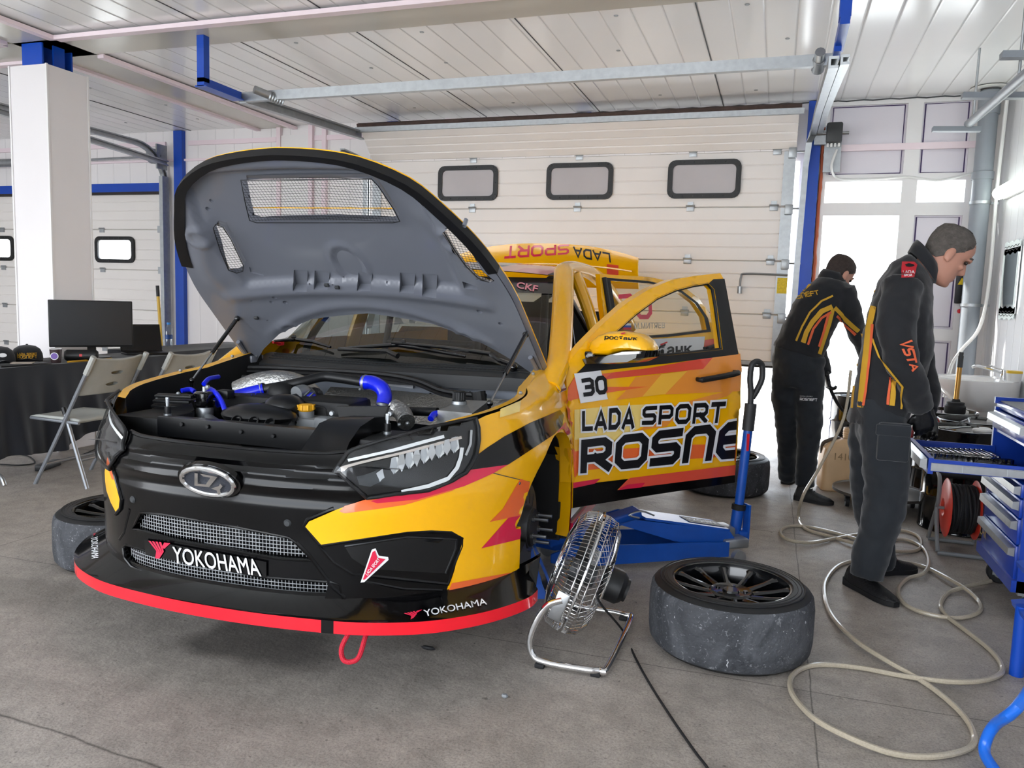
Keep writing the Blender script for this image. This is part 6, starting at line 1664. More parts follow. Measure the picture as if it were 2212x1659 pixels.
# clear braided hose snaking over the floor up to the drum
M_hosec = mat('braided_hose', '#b5aa96', 0.3, noise=0.2, nscale=200, coat=0.3)
HP_ = [(1838, 800), (1822, 905), (1770, 1010), (1735, 1070)]
P = [ony(HP_[0][0], HP_[0][1], 5.4), ony(HP_[1][0], HP_[1][1], 5.35), ony(HP_[2][0], HP_[2][1], 5.2), ony(HP_[3][0], HP_[3][1], 5.0)]
flo = [(1725, 1115), (1740, 1142), (1790, 1158), (1850, 1175), (1910, 1188), (1960, 1192), (1985, 1186), (1990, 1170), (1978, 1155), (1940, 1145), (1880, 1150), (1810, 1162), (1750, 1172), (1700, 1165), (1686, 1148), (1705, 1137), (1745, 1138), (1800, 1150), (1880, 1170), (1950, 1165), (1992, 1182), (2006, 1212), (1996, 1238), (1960, 1250), (1940, 1275), (1955, 1305), (2000, 1325), (2065, 1335), (2110, 1325), (2118, 1305), (2090, 1275), (2040, 1245), (1990, 1222), (1930, 1212), (1870, 1208), (1815, 1220), (1785, 1252), (1782, 1290), (1800, 1335), (1850, 1385), (1920, 1430), (1990, 1470), (2050, 1515), (2092, 1560), (2105, 1600), (2080, 1622), (2010, 1635), (1930, 1628), (1850, 1600), (1770, 1560), (1728, 1522), (1708, 1490), (1710, 1462), (1735, 1443), (1780, 1436), (1860, 1443), (1950, 1460), (2040, 1472), (2110, 1472), (2155, 1460), (2165, 1440), (2140, 1405), (2090, 1365), (2045, 1330), (2032, 1305), (2050, 1280), (2085, 1268), (2140, 1255)]
P += [onz(x, y, .011+.010*((i % 9) in (3, 4))) for i, (x, y) in enumerate(flo)]
b = MB(); b.tube(catmull(P, 5), .0095, 8); tag(b.build('clear_hose', M_hosec), 'long clear braided hose looped over the floor behind the wheel', 'hose')
# small debris
for i, (px, py, nm, lab) in enumerate(((1090, 1508, 'cable_clip', 'tiny grey clip lying alone on the concrete in front of the fan'), (925, 1404, 'rag_scrap', 'small black scrap on the floor below the splitter'))):
    q = onz(px, py); b = MB(); b.ball((q.x, q.y, .008), (.012 if i == 0 else .03, .009, .008), 8); tag(b.build(nm, M_grey if i == 0 else M_rubber), lab, 'debris')
# ================================================================== people
from mathutils import noise as mnoise
class WSurf:
    def __init__(s, o):
        dg = bpy.context.evaluated_depsgraph_get(); me = o.evaluated_get(dg).to_mesh(); M = wmat(o)
        s.t = BVHTree.FromPolygons([tuple(M @ v.co) for v in me.vertices], [tuple(p.vertices) for p in me.polygons])
    def __call__(s, px, py):
        d = Vector(ray(px, py)).normalized(); h = s.t.ray_cast(Vector(CPOS), d)
        if h[0] is None: return None
        return h[0], (h[1] if h[1].dot(d) < 0 else -h[1])
M_cloth = mat('black_workwear', '#14161b', 0.85, noise=0.25, nscale=9, bump=0.35, bscale=14, sheen=0.2)
M_trouser = mat('charcoal_trousers', '#1c2127', 0.85, noise=0.2, nscale=8, bump=0.4, bscale=12, sheen=0.2)
M_skin = mat('skin', '#b98672', 0.5, noise=0.08, nscale=12)
M_hairgrey = mat('hair_grey', '#5b5550', 0.8, noise=0.4, nscale=60, bump=0.6, bscale=120)
M_hairbrown = mat('hair_brown', '#3a2f2a', 0.8, noise=0.4, nscale=60, bump=0.6, bscale=120)
M_glove = mat('black_nitrile_glove', '#0c0d0f', 0.4, bump=0.2, bscale=60)
M_shoe = mat('black_trainer', '#0e0f11', 0.6, bump=0.3, bscale=80)
M_styel = mat('stripe_yellow', '#c79a2a', 0.8); M_sor = mat('stripe_orange', '#d8603a', 0.8)
def remeshed(mb, name, mats, parent, vox, smooth_it=6, local=False, wr=0.0):
    o = mb.build(name, mats, parent, local=local, weld=True)
    r = o.modifiers.new('remesh', 'REMESH'); r.mode = 'VOXEL'; r.voxel_size = vox
    s_ = o.modifiers.new('smooth', 'SMOOTH'); s_.iterations = smooth_it; s_.factor = .5
    dg = bpy.context.evaluated_depsgraph_get(); me = bpy.data.meshes.new_from_object(o.evaluated_get(dg)); o.modifiers.clear(); o.data = me
    if wr:
        for v in me.vertices:
            p = v.co+wmat(parent).translation; n_ = mnoise.noise(Vector((p.x*7, p.y*7, p.z*11)))+.6*mnoise.noise(Vector((p.x*19+3, p.y*19, p.z*26)))
            v.co += v.normal*(wr*n_)
    me.polygons.foreach_set('use_smooth', [True]*len(me.polygons)); me.materials.clear()
    for m in (mats if isinstance(mats, list) else [mats]): me.materials.append(m)
    return o
def sect(B, F, w, n=20, p=2.3):
    # ring between a back and a front point, half width w across
    B, F = Vector(B), Vector(F); c = (B+F)/2; u = (F-B)/2; y = Vector((0, 1, 0)); y = (y-u.normalized()*y.dot(u.normalized())).normalized()
    out = []
    for k in range(n):
        a = 2*PI*k/n; ca, sa = math.cos(a), math.sin(a)
        out.append(c+u*(abs(ca)**(2/p)*(1 if ca > 0 else -1))+y*(w*abs(sa)**(2/p)*(1 if sa > 0 else -1)))
    return out
def head(parent, T, hairm, label_hair, bald=0.0):
    # local x forward, z up, about 0.235 tall
    H = [(-.128, .070, .040, .018), (-.118, .088, .0, .034), (-.098, .092, -.022, .047), (-.075, .092, -.045, .056), (-.05, .090, -.072, .064), (-.02, .089, -.088, .070), (.01, .084, -.097, .073), (.035, .092, -.101, .076), (.065, .090, -.100, .076), (.09, .074, -.088, .066), (.108, .045, -.06, .046), (.118, .005, -.02, .016)]
    b = MB(); b.loft([[Vector(((f+r)/2+(f-r)/2*math.cos(2*PI*k/24), w*math.sin(2*PI*k/24), z)) for k in range(24)] for z, f, r, w in H])
    b.loft([[(.085, -.009, .018), (.085, .009, .018), (.092, 0, .018)], [(.086, -.014, -.01), (.086, .014, -.01), (.112, 0, -.008)], [(.084, -.020, -.035), (.084, .020, -.035), (.126, 0, -.032)], [(.083, -.014, -.048), (.083, .014, -.048), (.110, 0, -.047)]])
    b.tube([(.083, -.036, .026), (.094, -.02, .028), (.097, 0, .024), (.094, .02, .028), (.083, .036, .026)], .009, 8)
    b.tube([(.082, -.024, -.066), (.094, 0, -.063), (.082, .024, -.066)], .006, 8); b.tube([(.08, -.022, -.078), (.094, 0, -.079), (.08, .022, -.078)], .007, 8); b.ball((.080, 0, -.108), (.018, .022, .016), 10)
    for s in (1, -1): b.ball((.075, s*.033, -.02), (.018, .018, .014), 8); b.ball((-.005, s*.077, -.012), (.020, .011, .033), 10); b.ball((.005, s*.080, -.035), (.010, .008, .013), 8)
    nk = MB(); b.loft([sect((-.075, 0, -.04), (.03, 0, -.07), .052), sect((-.085, 0, -.10), (.03, 0, -.12), .056), sect((-.088, 0, -.15), (.015, 0, -.16), .054)])
    b.add(nk.v, nk.f); b.v = [T @ v for v in b.v]
    o = remeshed(b, 'head', M_skin, parent, .0052, 5)
    for s in (1, -1):
        e = MB(); e.ball((.081, s*.032, .006), (.010, .013, .009), 10, T); e.build('eye', mat('eye_dark', '#2a2420', 0.2), o)
        e = MB(); e.tube([T @ Vector(p) for p in ((.080, s*.048, .028), (.092, s*.033, .035), (.095, s*.014, .031))], .0045, 6); e.build('eyebrow', hairm, o)
    h = MB()
    for Z in [0]:
        rings = []
        for z, f, r, w in H:
            if z < -.055: continue
            clip = -.045 if z < -.03 else (-.015 if z < 0 else (.012 if z < .03 else (.045-bald*.01 if z < .06 else .075-bald*.02)))
            w2, r2 = w+.006, r-.008; f2 = min(f, clip)+.004
            rings.append([Vector(((f+r2)/2+(f-r2)/2*math.cos(2*PI*k/24), w2*math.sin(2*PI*k/24), z+(.006 if z > .08 else 0))) for k in range(24)])
            for v in rings[-1]:
                if v.x > f2: v.x = f2+(v.x-f2)*.02
        rings.append([Vector((.0+.03*math.cos(2*PI*k/24), .02*math.sin(2*PI*k/24), .127)) for k in range(24)])
        h.loft(rings)
    random.seed(4)
    for k in range(240):
        a = random.uniform(0, 2*PI); z = random.uniform(.02, .12); rr = math.sqrt(max(0, 1-((z-.0)/.125)**2))
        p = Vector((-.008+.092*rr*math.cos(a), .078*rr*math.sin(a), z))
        if p.x > .03 and z < .07: continue
        d = Vector((p.x*.3+.012, p.y*.5, .006)); h.tube([p, p+d*.35+Vector((.004, 0, .003))], [.0035, .001], 4)
    h.v = [T @ v for v in h.v]
    h.build('hair', hairm, o, weld=False)
    return o
def hand(parent, w, d, palm, curl=.9, s=1, thumb=1):
    # wrist w, direction d, palm normal; four unequal fingers and a thumb from the side of the palm
    d = Vector(d).normalized(); palm = Vector(palm); palm = (palm-d*palm.dot(d)).normalized(); x = d.cross(palm)*s
    b = MB(); W = Vector(w)
    b.loft([[W+d*t+x*(u*wd)+palm*(v*th) for u, v in ((-1, -.6), (-.5, -1), (.5, -1), (1, -.6), (1, .6), (.5, 1), (-.5, 1), (-1, .6))] for t, wd, th in ((-.02, .028, .022), (.01, .032, .020), (.05, .042, .017), (.088, .041, .014))])
    for i, (u, L) in enumerate(((-.030, .068), (-.010, .078), (.011, .074), (.031, .058))):
        p = W+d*.082+x*u; a = 0; P = [p-d*.02, p]
        for k, f in enumerate((.45, .32, .23)):
            a += curl*(.75 if k == 0 else .9)*(1+.06*i); p = p+(d*math.cos(a)+palm*math.sin(a))*L*f; P.append(p)
        b.tube(P, [.0095, .0098, .0092, .0082, .0065], 8)
    p = W+d*.022+x*(-.034)*thumb; P = [p, p+d*.028+x*(-.022)*thumb+palm*.012, p+d*.055+x*(-.020)*thumb+palm*.028, p+d*.075+x*(-.008)*thumb+palm*.038]
    b.tube(P, [.013, .011, .0095, .007], 8)
    return remeshed(b, 'gloved_hand', M_glove, parent, .0045, 3)
def shoe(parent, heel, toe, name='shoe', h=.09):
    heel, toe = Vector(heel), Vector(toe); d = (toe-heel); L = d.length; d.normalize(); x = Vector((d.y, -d.x, 0)); up = Vector((0, 0, 1))
    b = MB()
    R = [(0, .026, .05), (.06, .038, .098), (.22, .040, .108), (.38, .040, .092), (.55, .044, .068), (.75, .046, .052), (.9, .036, .042), (1, .012, .028)]
    b.loft([[heel+d*(t*L)+x*(w*math.cos(a))*(1 if math.sin(a) > 0 else 1.0)+up*(.018+max(0, (hh-.018))*max(0, math.sin(a))**.8) for a in [2*PI*k/16 for k in range(16)]] for t, w, hh in R])
    o = b.build(name, M_shoe, parent)
    b = MB(); b.loft([[heel+d*(t*L)+x*s*(w+.004)+up*z for s, z in ((-1, .002), (1, .002), (1, .024+.01*(t < .2)), (-1, .024+.01*(t < .2)))] for t, w, hh in R]); b.build('sole', M_rubber, o)
    b = MB()
    for k in range(4): t = .34+.06*k; b.tube([heel+d*(t*L)+x*(-.026)+up*(.092-.012*k), heel+d*(t*L+.012)+up*(.102-.013*k), heel+d*(t*L)+x*.026+up*(.092-.012*k)], .004, 6)
    b.build('laces', M_black, o)
    return o
def limb(b, P, R, n=14): b.tube(catmull(P, 5), [R[min(int(i/5), len(R)-2)]+(R[min(int(i/5), len(R)-2)+1]-R[min(int(i/5), len(R)-2)])*((i % 5)/5) if i < (len(P)-1)*5 else R[-1] for i in range((len(P)-1)*5+1)], n)
def figure_body(parent, rings, legs, arms):
    # the body under the clothes, one continuous surface
    b = MB(); b.loft(rings)
    for P, R in legs+arms: limb(b, P, [r*.55 for r in R])
    return remeshed(b, 'body', M_skin, parent, .016, 4)
# ---- the man at the tool drawer, seen from his right
Y1_ = 3.98
man = thing('person', 'grey-haired man in black jacket with gold stripes looking down at tool drawer', 'person', (.52, Y1_, 0))
def q1(px, py, dy=0.0): return ony(px, py, Y1_+dy)
TR = [((1972, 530), (2018, 590), .075), ((1960, 548), (2014, 606), .085), ((1925, 568), (2013, 628), .15), ((1900, 604), (2014, 655), .205), ((1879, 660), (2014, 700), .215), ((1862, 735), (2013, 765), .205), ((1850, 800), (1996, 815), .195), ((1840, 860), (1975, 868), .20), ((1833, 892), (1962, 900), .20)]
armR = ([q1(1950, 612, -.17), q1(1938, 690, -.235), q1(1946, 775, -.25), q1(1975, 835, -.22), q1(1990, 882, -.16)], [.085, .082, .072, .062, .052])
armL = ([q1(1970, 620, .16), q1(1975, 700, .22), q1(1985, 780, .22), q1(2002, 840, .16), q1(2003, 890, .08)], [.08, .075, .065, .058, .05])
legs1 = [([q1(1896, 860, -.09), q1(1912, 960, -.12), q1(1912, 1080, -.13), q1(1885, 1190, -.14), q1(1872, 1250, -.15)], [.098, .108, .090, .080, .074]), ([q1(1900, 860, .08), q1(1884, 960, .11), q1(1880, 1080, .14), q1(1896, 1170, .18), q1(1903, 1225, .20)], [.098, .106, .086, .072, .064])]
figure_body(man, [sect(q1(a[0]+8, a[1]+4), q1(c[0]-8, c[1]+4), w*.66) for a, c, w in TR[1:]], legs1, [armR, armL])
b = MB(); b.loft([sect(q1(*a), q1(*c), w) for a, c, w in TR[1:]]+[sect(q1(1830, 910), q1(1962, 914), .198)])
limb(b, *armR); limb(b, *armL)
jkt = remeshed(b, 'jacket', M_cloth, man, .011, 5, wr=.009)
JS = WSurf(jkt)
b = MB()
for P, R in legs1: limb(b, P, R, 18)
b.loft([sect(q1(1852, 860), q1(1955, 865), .17), sect(q1(1848, 930), q1(1962, 932), .18), sect(q1(1862, 985), q1(1950, 985), .15)])
trs = remeshed(b, 'trousers', M_trouser, man, .011, 4, wr=.010); TS = WSurf(trs)
b = MB(); cr = [sect(q1(1965, 545), q1(2016, 612), .083), sect(q1(1975, 528), q1(2022, 590), .078), sect(q1(1982, 520), q1(2022, 580), .072)]
b.loft(cr, capa=False, capb=False); b.build('collar', M_cloth, jkt, solid=-.008)
pb = PB(M_styel)
def stripe(pb, pts, w, m, S, off=.004):
    bar(pb, pts, w, m, S, off+.003)
stripe(pb, [(1892, 626), (1880, 655), (1872, 690), (1858, 752), (1852, 800), (1846, 850), (1843, 882)], 5, M_styel, JS)
stripe(pb, [(1890, 662), (1879, 710), (1874, 760), (1868, 810), (1864, 850), (1861, 880)], 13, M_styel, JS)
stripe(pb, [(1888, 700), (1884, 750), (1878, 800), (1873, 845), (1868, 876)], 5, M_sor, JS, .006)
stripe(pb, [(1887, 732), (1900, 770), (1920, 795), (1940, 820), (1951, 834), (1949, 860), (1945, 883)], 4, M_styel, JS)
stripe(pb, [(1934, 818), (1930, 845), (1926, 876)], 11, M_styel, JS); stripe(pb, [(1926, 812), (1921, 845), (1917, 874)], 5, M_sor, JS, .006)
pb.build('stripe', pb.mats, jkt, weld=False)
pb = PB(M_red); decal(pb, [(1949, 567), (1974, 567), (1980, 573), (1974, 600), (1947, 601)], mat('patch_red', '#b8202c', 0.7), JS, .005, 6)
decal(pb, [(1955, 574), (1962, 571), (1972, 573), (1974, 576), (1966, 579), (1957, 578)], M_textblack, JS, .007, 5)
dtext(pb, unit(text2d('LADA', .02)), [(1951, 587), (1974, 587), (1974, 593), (1951, 593)], M_textwhite, JS, .008)
dtext(pb, unit(text2d('SPORT', .01)), [(1952, 595), (1973, 595), (1973, 599), (1952, 599)], M_textwhite, JS, .008)
pb.build('sleeve_badge', pb.mats, jkt)
pb = PB(M_sor)
V, F, X = strokes2d('VSTA', .26, .25, .8); dtext(pb, ([(v[0]/X, v[1]) for v in V], F), [(1966, 737), (1981, 798), (1970, 800), (1944, 738)], M_sor, JS, .006); pb.build('sleeve_lettering', pb.mats, jkt, weld=False)
pb = PB(M_textwhite)
V, F, X = strokes2d('ROSNEFT', .22, .35, 1.0); dtext(pb, ([(v[0]/X, v[1]) for v in V], F), [(1948, 946), (1946, 995), (1940, 995), (1942, 946)], M_textwhite, TS, .005)
dtext(pb, unit(text2d('LADA SPORT', 0)), [(1953, 946), (1951, 980), (1949, 980), (1951, 946)], M_textwhite, TS, .005); pb.build('trouser_lettering', pb.mats, trs, weld=False)
b = MB(); b.box(q1(1930, 955, -.225), (.13, .03, .17), bev=.012); b.box(q1(1930, 930, -.235), (.14, .02, .05), bev=.008); b.build('cargo_pocket', M_trouser, trs)
hc = q1(2046, 548); th = R_(36)
TH = Matrix.Translation(hc) @ Matrix.Rotation(R_(6), 4, 'Z') @ Matrix.Rotation(th, 4, 'Y')
head(man, TH, M_hairgrey, '', 1.0)
hand(man, q1(1991, 886, -.15), (.25, .25, -1), (-.2, .9, -.1), .55, 1, 1)
hand(man, q1(2003, 892, .07), (.1, -.25, -1), (-.2, -.9, -.1), .6, -1, 1)
hr, tr_ = onz(1822, 1262), onz(1940, 1322); shoe(man, hr+Vector((.02, .03, 0)), tr_+Vector((0, .05, 0)))
hl_, tl_ = onz(1885, 1240), onz(1980, 1238); shoe(man, hl_, tl_+Vector((0, .03, 0)))
# ---- the bending man by the doorway, seen from behind
Y2_ = 5.72
man2 = thing('person', 'brown-haired person in black stripes bending over a jerrycan in the doorway', 'person', (.2, Y2_, 0))
def q2(px, py, dy=0.0): return ony(px, py, Y2_+dy)
T2 = [((1782, 583), (1815, 596), .06), ((1772, 596), (1832, 612), .12), ((1748, 612), (1839, 634), .16), ((1722, 640), (1826, 668), .17), ((1700, 680), (1806, 706), .165), ((1682, 722), (1788, 752), .16), ((1670, 748), (1774, 778), .155)]
a2R = ([q2(1822, 622, -.06), q2(1836, 665, -.04), q2(1848, 712, .04), q2(1866, 750, .16), q2(1880, 790, .25)], [.075, .072, .062, .054, .046])
a2L = ([q2(1765, 640, .12), q2(1762, 700, .22), q2(1765, 750, .26), q2(1775, 785, .22), q2(1784, 808, .16)], [.07, .066, .06, .052, .044])
legs2 = [([q2(1705, 770, -.02), q2(1697, 850, .0), q2(1700, 920, .06), q2(1700, 990, .14), q2(1700, 1035, .2)], [.11, .095, .078, .066, .062]), ([q2(1742, 775, -.02), q2(1747, 860, -.04), q2(1748, 930, -.04), q2(1742, 1000, -.02), q2(1738, 1050, .0)], [.118, .098, .08, .07, .064])]
figure_body(man2, [sect(q2(a[0]+12, a[1]+8), q2(c[0]-10, c[1]+8), w*.6) for a, c, w in T2[1:]], legs2, [a2R, a2L])
b = MB(); b.loft([sect(q2(*a), q2(*c), w) for a, c, w in T2[1:]]); limb(b, *a2R); limb(b, *a2L)
jk2 = remeshed(b, 'jacket', M_cloth, man2, .012, 5, wr=.009); J2 = WSurf(jk2)
b = MB()
for P, R in legs2: limb(b, P, R, 18)
b.loft([sect(q2(1673, 742), q2(1772, 768), .15), sect(q2(1670, 780), q2(1778, 800), .165), sect(q2(1678, 830), q2(1775, 840), .14)])
tr2 = remeshed(b, 'trousers', M_trouser, man2, .012, 4, wr=.010); T2S = WSurf(tr2)
b = MB(); b.loft([sect(q2(1768, 600), q2(1826, 612), .085), sect(q2(1774, 588), q2(1822, 600), .078), sect(q2(1780, 582), q2(1818, 592), .07)], capa=False, capb=False); b.build('collar', M_cloth, jk2, solid=-.008)
pb = PB(M_styel)
stripe(pb, [(1799, 639), (1775, 650), (1750, 675), (1733, 705), (1720, 736)], 4, M_styel, J2); stripe(pb, [(1797, 662), (1775, 672), (1755, 695), (1742, 718), (1735, 740)], 10, M_styel, J2); stripe(pb, [(1794, 674), (1774, 686), (1757, 710), (1745, 744)], 5, M_sor, J2, .006)
stripe(pb, [(1798, 668), (1790, 700), (1778, 735), (1769, 764)], 8, M_styel, J2); stripe(pb, [(1789, 675), (1780, 710), (1768, 748)], 5, M_sor, J2, .006)
stripe(pb, [(1802, 664), (1822, 684), (1840, 702), (1854, 715)], 9, M_styel, J2); stripe(pb, [(1806, 682), (1822, 697), (1838, 712), (1848, 722)], 5, M_sor, J2, .006)
pb.build('stripe', pb.mats, jk2, weld=False)
pb = PB(M_styel)
V, F, X = strokes2d('ROSNEFT', .22, .3, 1.0); dtext(pb, ([(v[0]/X, v[1]) for v in V], F), [(1700, 640), (1767, 628), (1769, 636), (1706, 650)], M_styel, J2, .006)
decal(pb, [(1732, 624), (1748, 612), (1754, 616), (1738, 630)], M_styel, J2, .006, 5); pb.build('back_lettering', pb.mats, jk2, weld=False)
pb = PB(M_textwhite); V, F, X = strokes2d('ROSNEFT', .22, .35, 1.0); dtext(pb, ([(v[0]/X, v[1]) for v in V], F), [(1729, 859), (1764, 861), (1764, 866), (1729, 864)], M_textwhite, T2S, .005)
dtext(pb, unit(text2d('LADA SPORT', 0)), [(1729, 854), (1755, 855), (1755, 857), (1729, 856)], M_textwhite, T2S, .005); pb.build('trouser_lettering', pb.mats, tr2, weld=False)
T_ = Matrix.Translation(q2(1812, 592, .02)) @ Matrix.Rotation(R_(38), 4, 'Z') @ Matrix.Rotation(R_(38), 4, 'Y')
head(man2, T_, M_hairbrown, '')
hand(man2, q2(1784, 810, .15), (.25, -.15, -1), (.7, .2, .2), .95, 1, 1)
hand(man2, q2(1881, 795, .25), (.2, 0, -1), (-.6, .3, .2), .8, -1, 1)
shoe(man2, onz(1690, 1062)+Vector((.02, .25, 0)), onz(1722, 1050)+Vector((.02, .35, 0))); shoe(man2, onz(1716, 1078), onz(1800, 1092))
# ================================================================== right side: drums, cart, sink, pipes
def simple(b, name, m, label, cat, group=None, **kw): return tag(b.build(name, m, **kw), label, cat, group)
# jerrycan
jc = onz(1806, 1060); jc = Vector((.49, 6.10, 0))
t = thing('jerrycan', 'tan translucent plastic jerrycan on the floor behind the round dolly', 'jerrycan', jc)
M_can = mat('tan_plastic', '#d9b58a', 0.45, noise=0.12, nscale=8)
b = MB(); T = Matrix.Translation(jc) @ Matrix.Rotation(R_(8), 4, 'Z')
b.loft([[T @ Vector((p[0]*1.0+ox, p[1], z)) for p in rrect(w, d, .04, 4)] for z, w, d, ox in ((.0, .25, .20, 0), (.01, .27, .22, 0), (.25, .27, .22, 0), (.31, .26, .21, .005), (.355, .20, .17, .03), (.38, .11, .11, .055))], capb=False); b.build('body', M_can, t)
b = MB(); b.lathe([(.045, .37), (.045, .40), (.048, .402), (.045, .41), (.048, .418), (.045, .426), (.048, .434), (.045, .442), (.045, .455), (.038, .455), (.038, .38)], 24, T @ Matrix.Translation((.055, 0, 0))); b.build('neck', M_can, t)
b = MB(); b.tube(catmull([T @ Vector(p) for p in ((-.125, 0, .26), (-.128, 0, .32), (-.10, 0, .35), (-.03, 0, .375), (.0, 0, .36))], 5), .014, 8); b.build('handle', mat('smoked_handle', '#5a5048', .4), t)
b = MB(); V, F = fit_text('1410', .12, .05, .0)
b.add([T @ Vector((v[0]-.06, -.1115, v[1]+.235)) for v in V], F); b.build('marker_writing', mat('faded_marker', '#9a7f5c', .7), t, smooth=False)
b = MB(); b.tube(catmull([q2(1786, 812, .1), q2(1797, 848, .16), q2(1815, 880, .30), T @ Vector((.05, 0, .52)), T @ Vector((.055, 0, .40))], 6), .012, 8); simple(b, 'filler_hose', M_rubber, 'short black filler hose held into the jerrycan neck', 'hose')
# round dolly
dc = Vector((.72, 5.66, 0)); t = thing('drum_dolly', 'round steel drum dolly lying on the floor behind the grey-haired man', 'dolly', dc)
b = MB(); b.lathe([(0, .11), (.285, .11), (.296, .118), (.300, .118), (.300, .10), (0, .095)], 48, Matrix.Translation(dc)); b.build('plate', mat('worn_dolly_plate', '#6a6560', .35, .6, noise=.4, nscale=6), t)
for a in (20, 110, 200, 290):
    p = dc+Vector((.22*math.cos(R_(a)), .22*math.sin(R_(a)), 0)); b = MB(); b.box(p+Vector((0, 0, .085)), (.05, .05, .02)); b.tube([p+Vector((-.012, 0, .035)), p+Vector((.012, 0, .035))], .035, 16); b.box(p+Vector((0, 0, .06)), (.032, .02, .05)); b.build('caster', M_rubber, t)
# drums
M_drum = mat('drum_black_gloss', '#0a0a0b', 0.15, coat=.6)
def drum(x, y, label, h=.62, r=.205):
    t = thing('oil_drum', label, 'drum', (x, y, 0), 0, 'black drums')
    b = MB(); b.lathe([(r-.01, .0), (r+.004, .004), (r+.004, .014), (r, .02), (r, h*.32), (r+.008, h*.34), (r, h*.36), (r, h*.64), (r+.008, h*.66), (r, h*.68), (r, h-.02), (r+.005, h-.012), (r+.005, h-.002), (r-.003, h), (r-.006, h-.012), (0, h-.012)], 48, Matrix.Translation((x, y, 0))); b.build('barrel', M_drum, t)
    b = MB(); b.tube([(x+(r+.001)*math.cos(2*PI*k/40), y+(r+.001)*math.sin(2*PI*k/40), h-.004) for k in range(40)], .004, 6, closed=True); b.build('rim', M_zinc, t)
    b = MB(); b.lathe([(0, .014), (.03, .014), (.034, 0)], 18, Matrix.Translation((x+.12, y+.05, h-.012))); b.build('bung', M_whiteplastic, t)
    return t
drum(1.10, 5.30, 'front black drum beside the pulled-out tool drawer')
drum(1.24, 5.74, 'middle black drum of the three in front of the sink')
drum(1.16, 6.18, 'black drum carrying the hand pump in front of the sink')
drum(.66, 6.90, 'black drum in the doorway behind the jerrycan')
c = Vector((1.20, 6.10, .612)); t = thing('drum_pump', 'black hand pump with brass tube standing on a drum', 'pump', c)
T = Matrix.Translation(c)
b = MB(); b.lathe([(0, 0), (.062, 0), (.066, .01), (.066, .05), (.055, .062), (.055, .078), (.03, .082), (.022, .10), (0, .10)], 28, T); b.build('base', M_rubber, t)
b = MB(); b.tube([T @ Vector((0, 0, .09)), T @ Vector((.005, 0, .33))], .016, 14); b.build('tube', mat('brass_tube', '#b98a45', .3, .7), t)
b = MB(); b.tube([T @ Vector((.005, 0, .32)), T @ Vector((.006, 0, .40))], .018, 14); b.tube([T @ Vector((.006, 0, .395)), T @ Vector((.007, 0, .425))], .015, 12); b.build('coupling', M_darkgrey, t)
for i, (x, y, z, a, lab) in enumerate(((1.06, 5.27, .615, .4, 'pair of pliers lying on the front black drum'), (1.20, 5.70, .615, 1.2, 'long spanner lying on the middle black drum'), (.62, 6.86, .615, .2, 'wire tool lying on the doorway drum'))):
    b = MB(); T = Matrix.Translation((x, y, z)) @ Matrix.Rotation(a, 4, 'Z'); b.tube(catmull([T @ Vector(p) for p in ((-.1, .02, 0), (-.02, .012, .004), (.04, -.004, .01), (.08, 0, .01))], 4), .006, 6); b.tube(catmull([T @ Vector(p) for p in ((-.1, -.03, 0), (-.02, -.012, .004), (.04, .004, .01), (.08, .004, .01))], 4), .006, 6); simple(b, ('pliers', 'spanner', 'wire_tool')[i], M_steel, lab, 'tool')
b = MB(); b.lathe([(.0, .018), (.05, .018), (.053, .01), (.05, 0), (0, 0)], 24, Matrix.Translation((1.18, 5.22, .612))); simple(b, 'round_cap', M_whiteplastic, 'round white cap lying on the front drum lid', 'cap')
# tool cart: drawers face the car, one pulled out
CX0, CX1, CY0, CY1 = 1.02, 1.50, 3.72, 4.33
t = thing('tool_cart', 'blue roller tool cart with one wide drawer pulled out', 'tool cart', (CX0, CY0, 0))
M_cart = mat('cart_blue', '#0f3aa0', .3, coat=.3, noise=.08, nscale=10)
b = MB()
b.box(((CX0+CX1)/2, CY0+.012, .50), (CX1-CX0, .024, .72)); b.box(((CX0+CX1)/2, CY1-.012, .50), (CX1-CX0, .024, .72)); b.box((CX1-.012, (CY0+CY1)/2, .5), (.024, CY1-CY0, .72)); b.box(((CX0+CX1)/2, (CY0+CY1)/2, .155), (CX1-CX0, CY1-CY0, .03))
b.box(((CX0+CX1)/2, (CY0+CY1)/2, .75), (CX1-CX0-.02, CY1-CY0-.04, .012)); b.box((CX0+.03, (CY0+CY1)/2, .165), (.10, CY1-CY0, .05)); b.build('carcass', M_cart, t, smooth=False)
b = MB(); b.box(((CX0+CX1)/2+.02, (CY0+CY1)/2, .868), (CX1-CX0+.02, CY1-CY0+.03, .035), bev=.01); b.box(((CX0+CX1)/2, CY0-.005, .89), (CX1-CX0, .02, .03)); b.box(((CX0+CX1)/2, CY1+.005, .89), (CX1-CX0, .02, .03)); b.build('top_tray', M_cart, t)
b = MB(); b.box((CX0+.05+.2, (CY0+CY1)/2, .887), (.46, CY1-CY0-.03, .006)); b.build('tray_liner', mat('grey_liner', '#7d8086', .6), t, smooth=False)
def drawer(z0, z1, name='drawer'):
    b = MB(); b.box((CX0+.006, (CY0+CY1)/2, (z0+z1)/2), (.03, CY1-CY0-.055, z1-z0-.006), bev=.004); d = b.build(name, M_cart, t)
    b = MB(); b.loft([[(CX0-.010, y, z1-.012), (CX0-.034, y, z1-.016), (CX0-.036, y, z1-.046), (CX0-.010, y, z1-.052)] for y in (CY0+.035, CY1-.035)]); b.build('pull_strip', M_alu, d, smooth=False); return d
drawer(.18, .335); drawer(.335, .45); drawer(.45, .535); drawer(.535, .60)
dd = drawer(.76, .85)
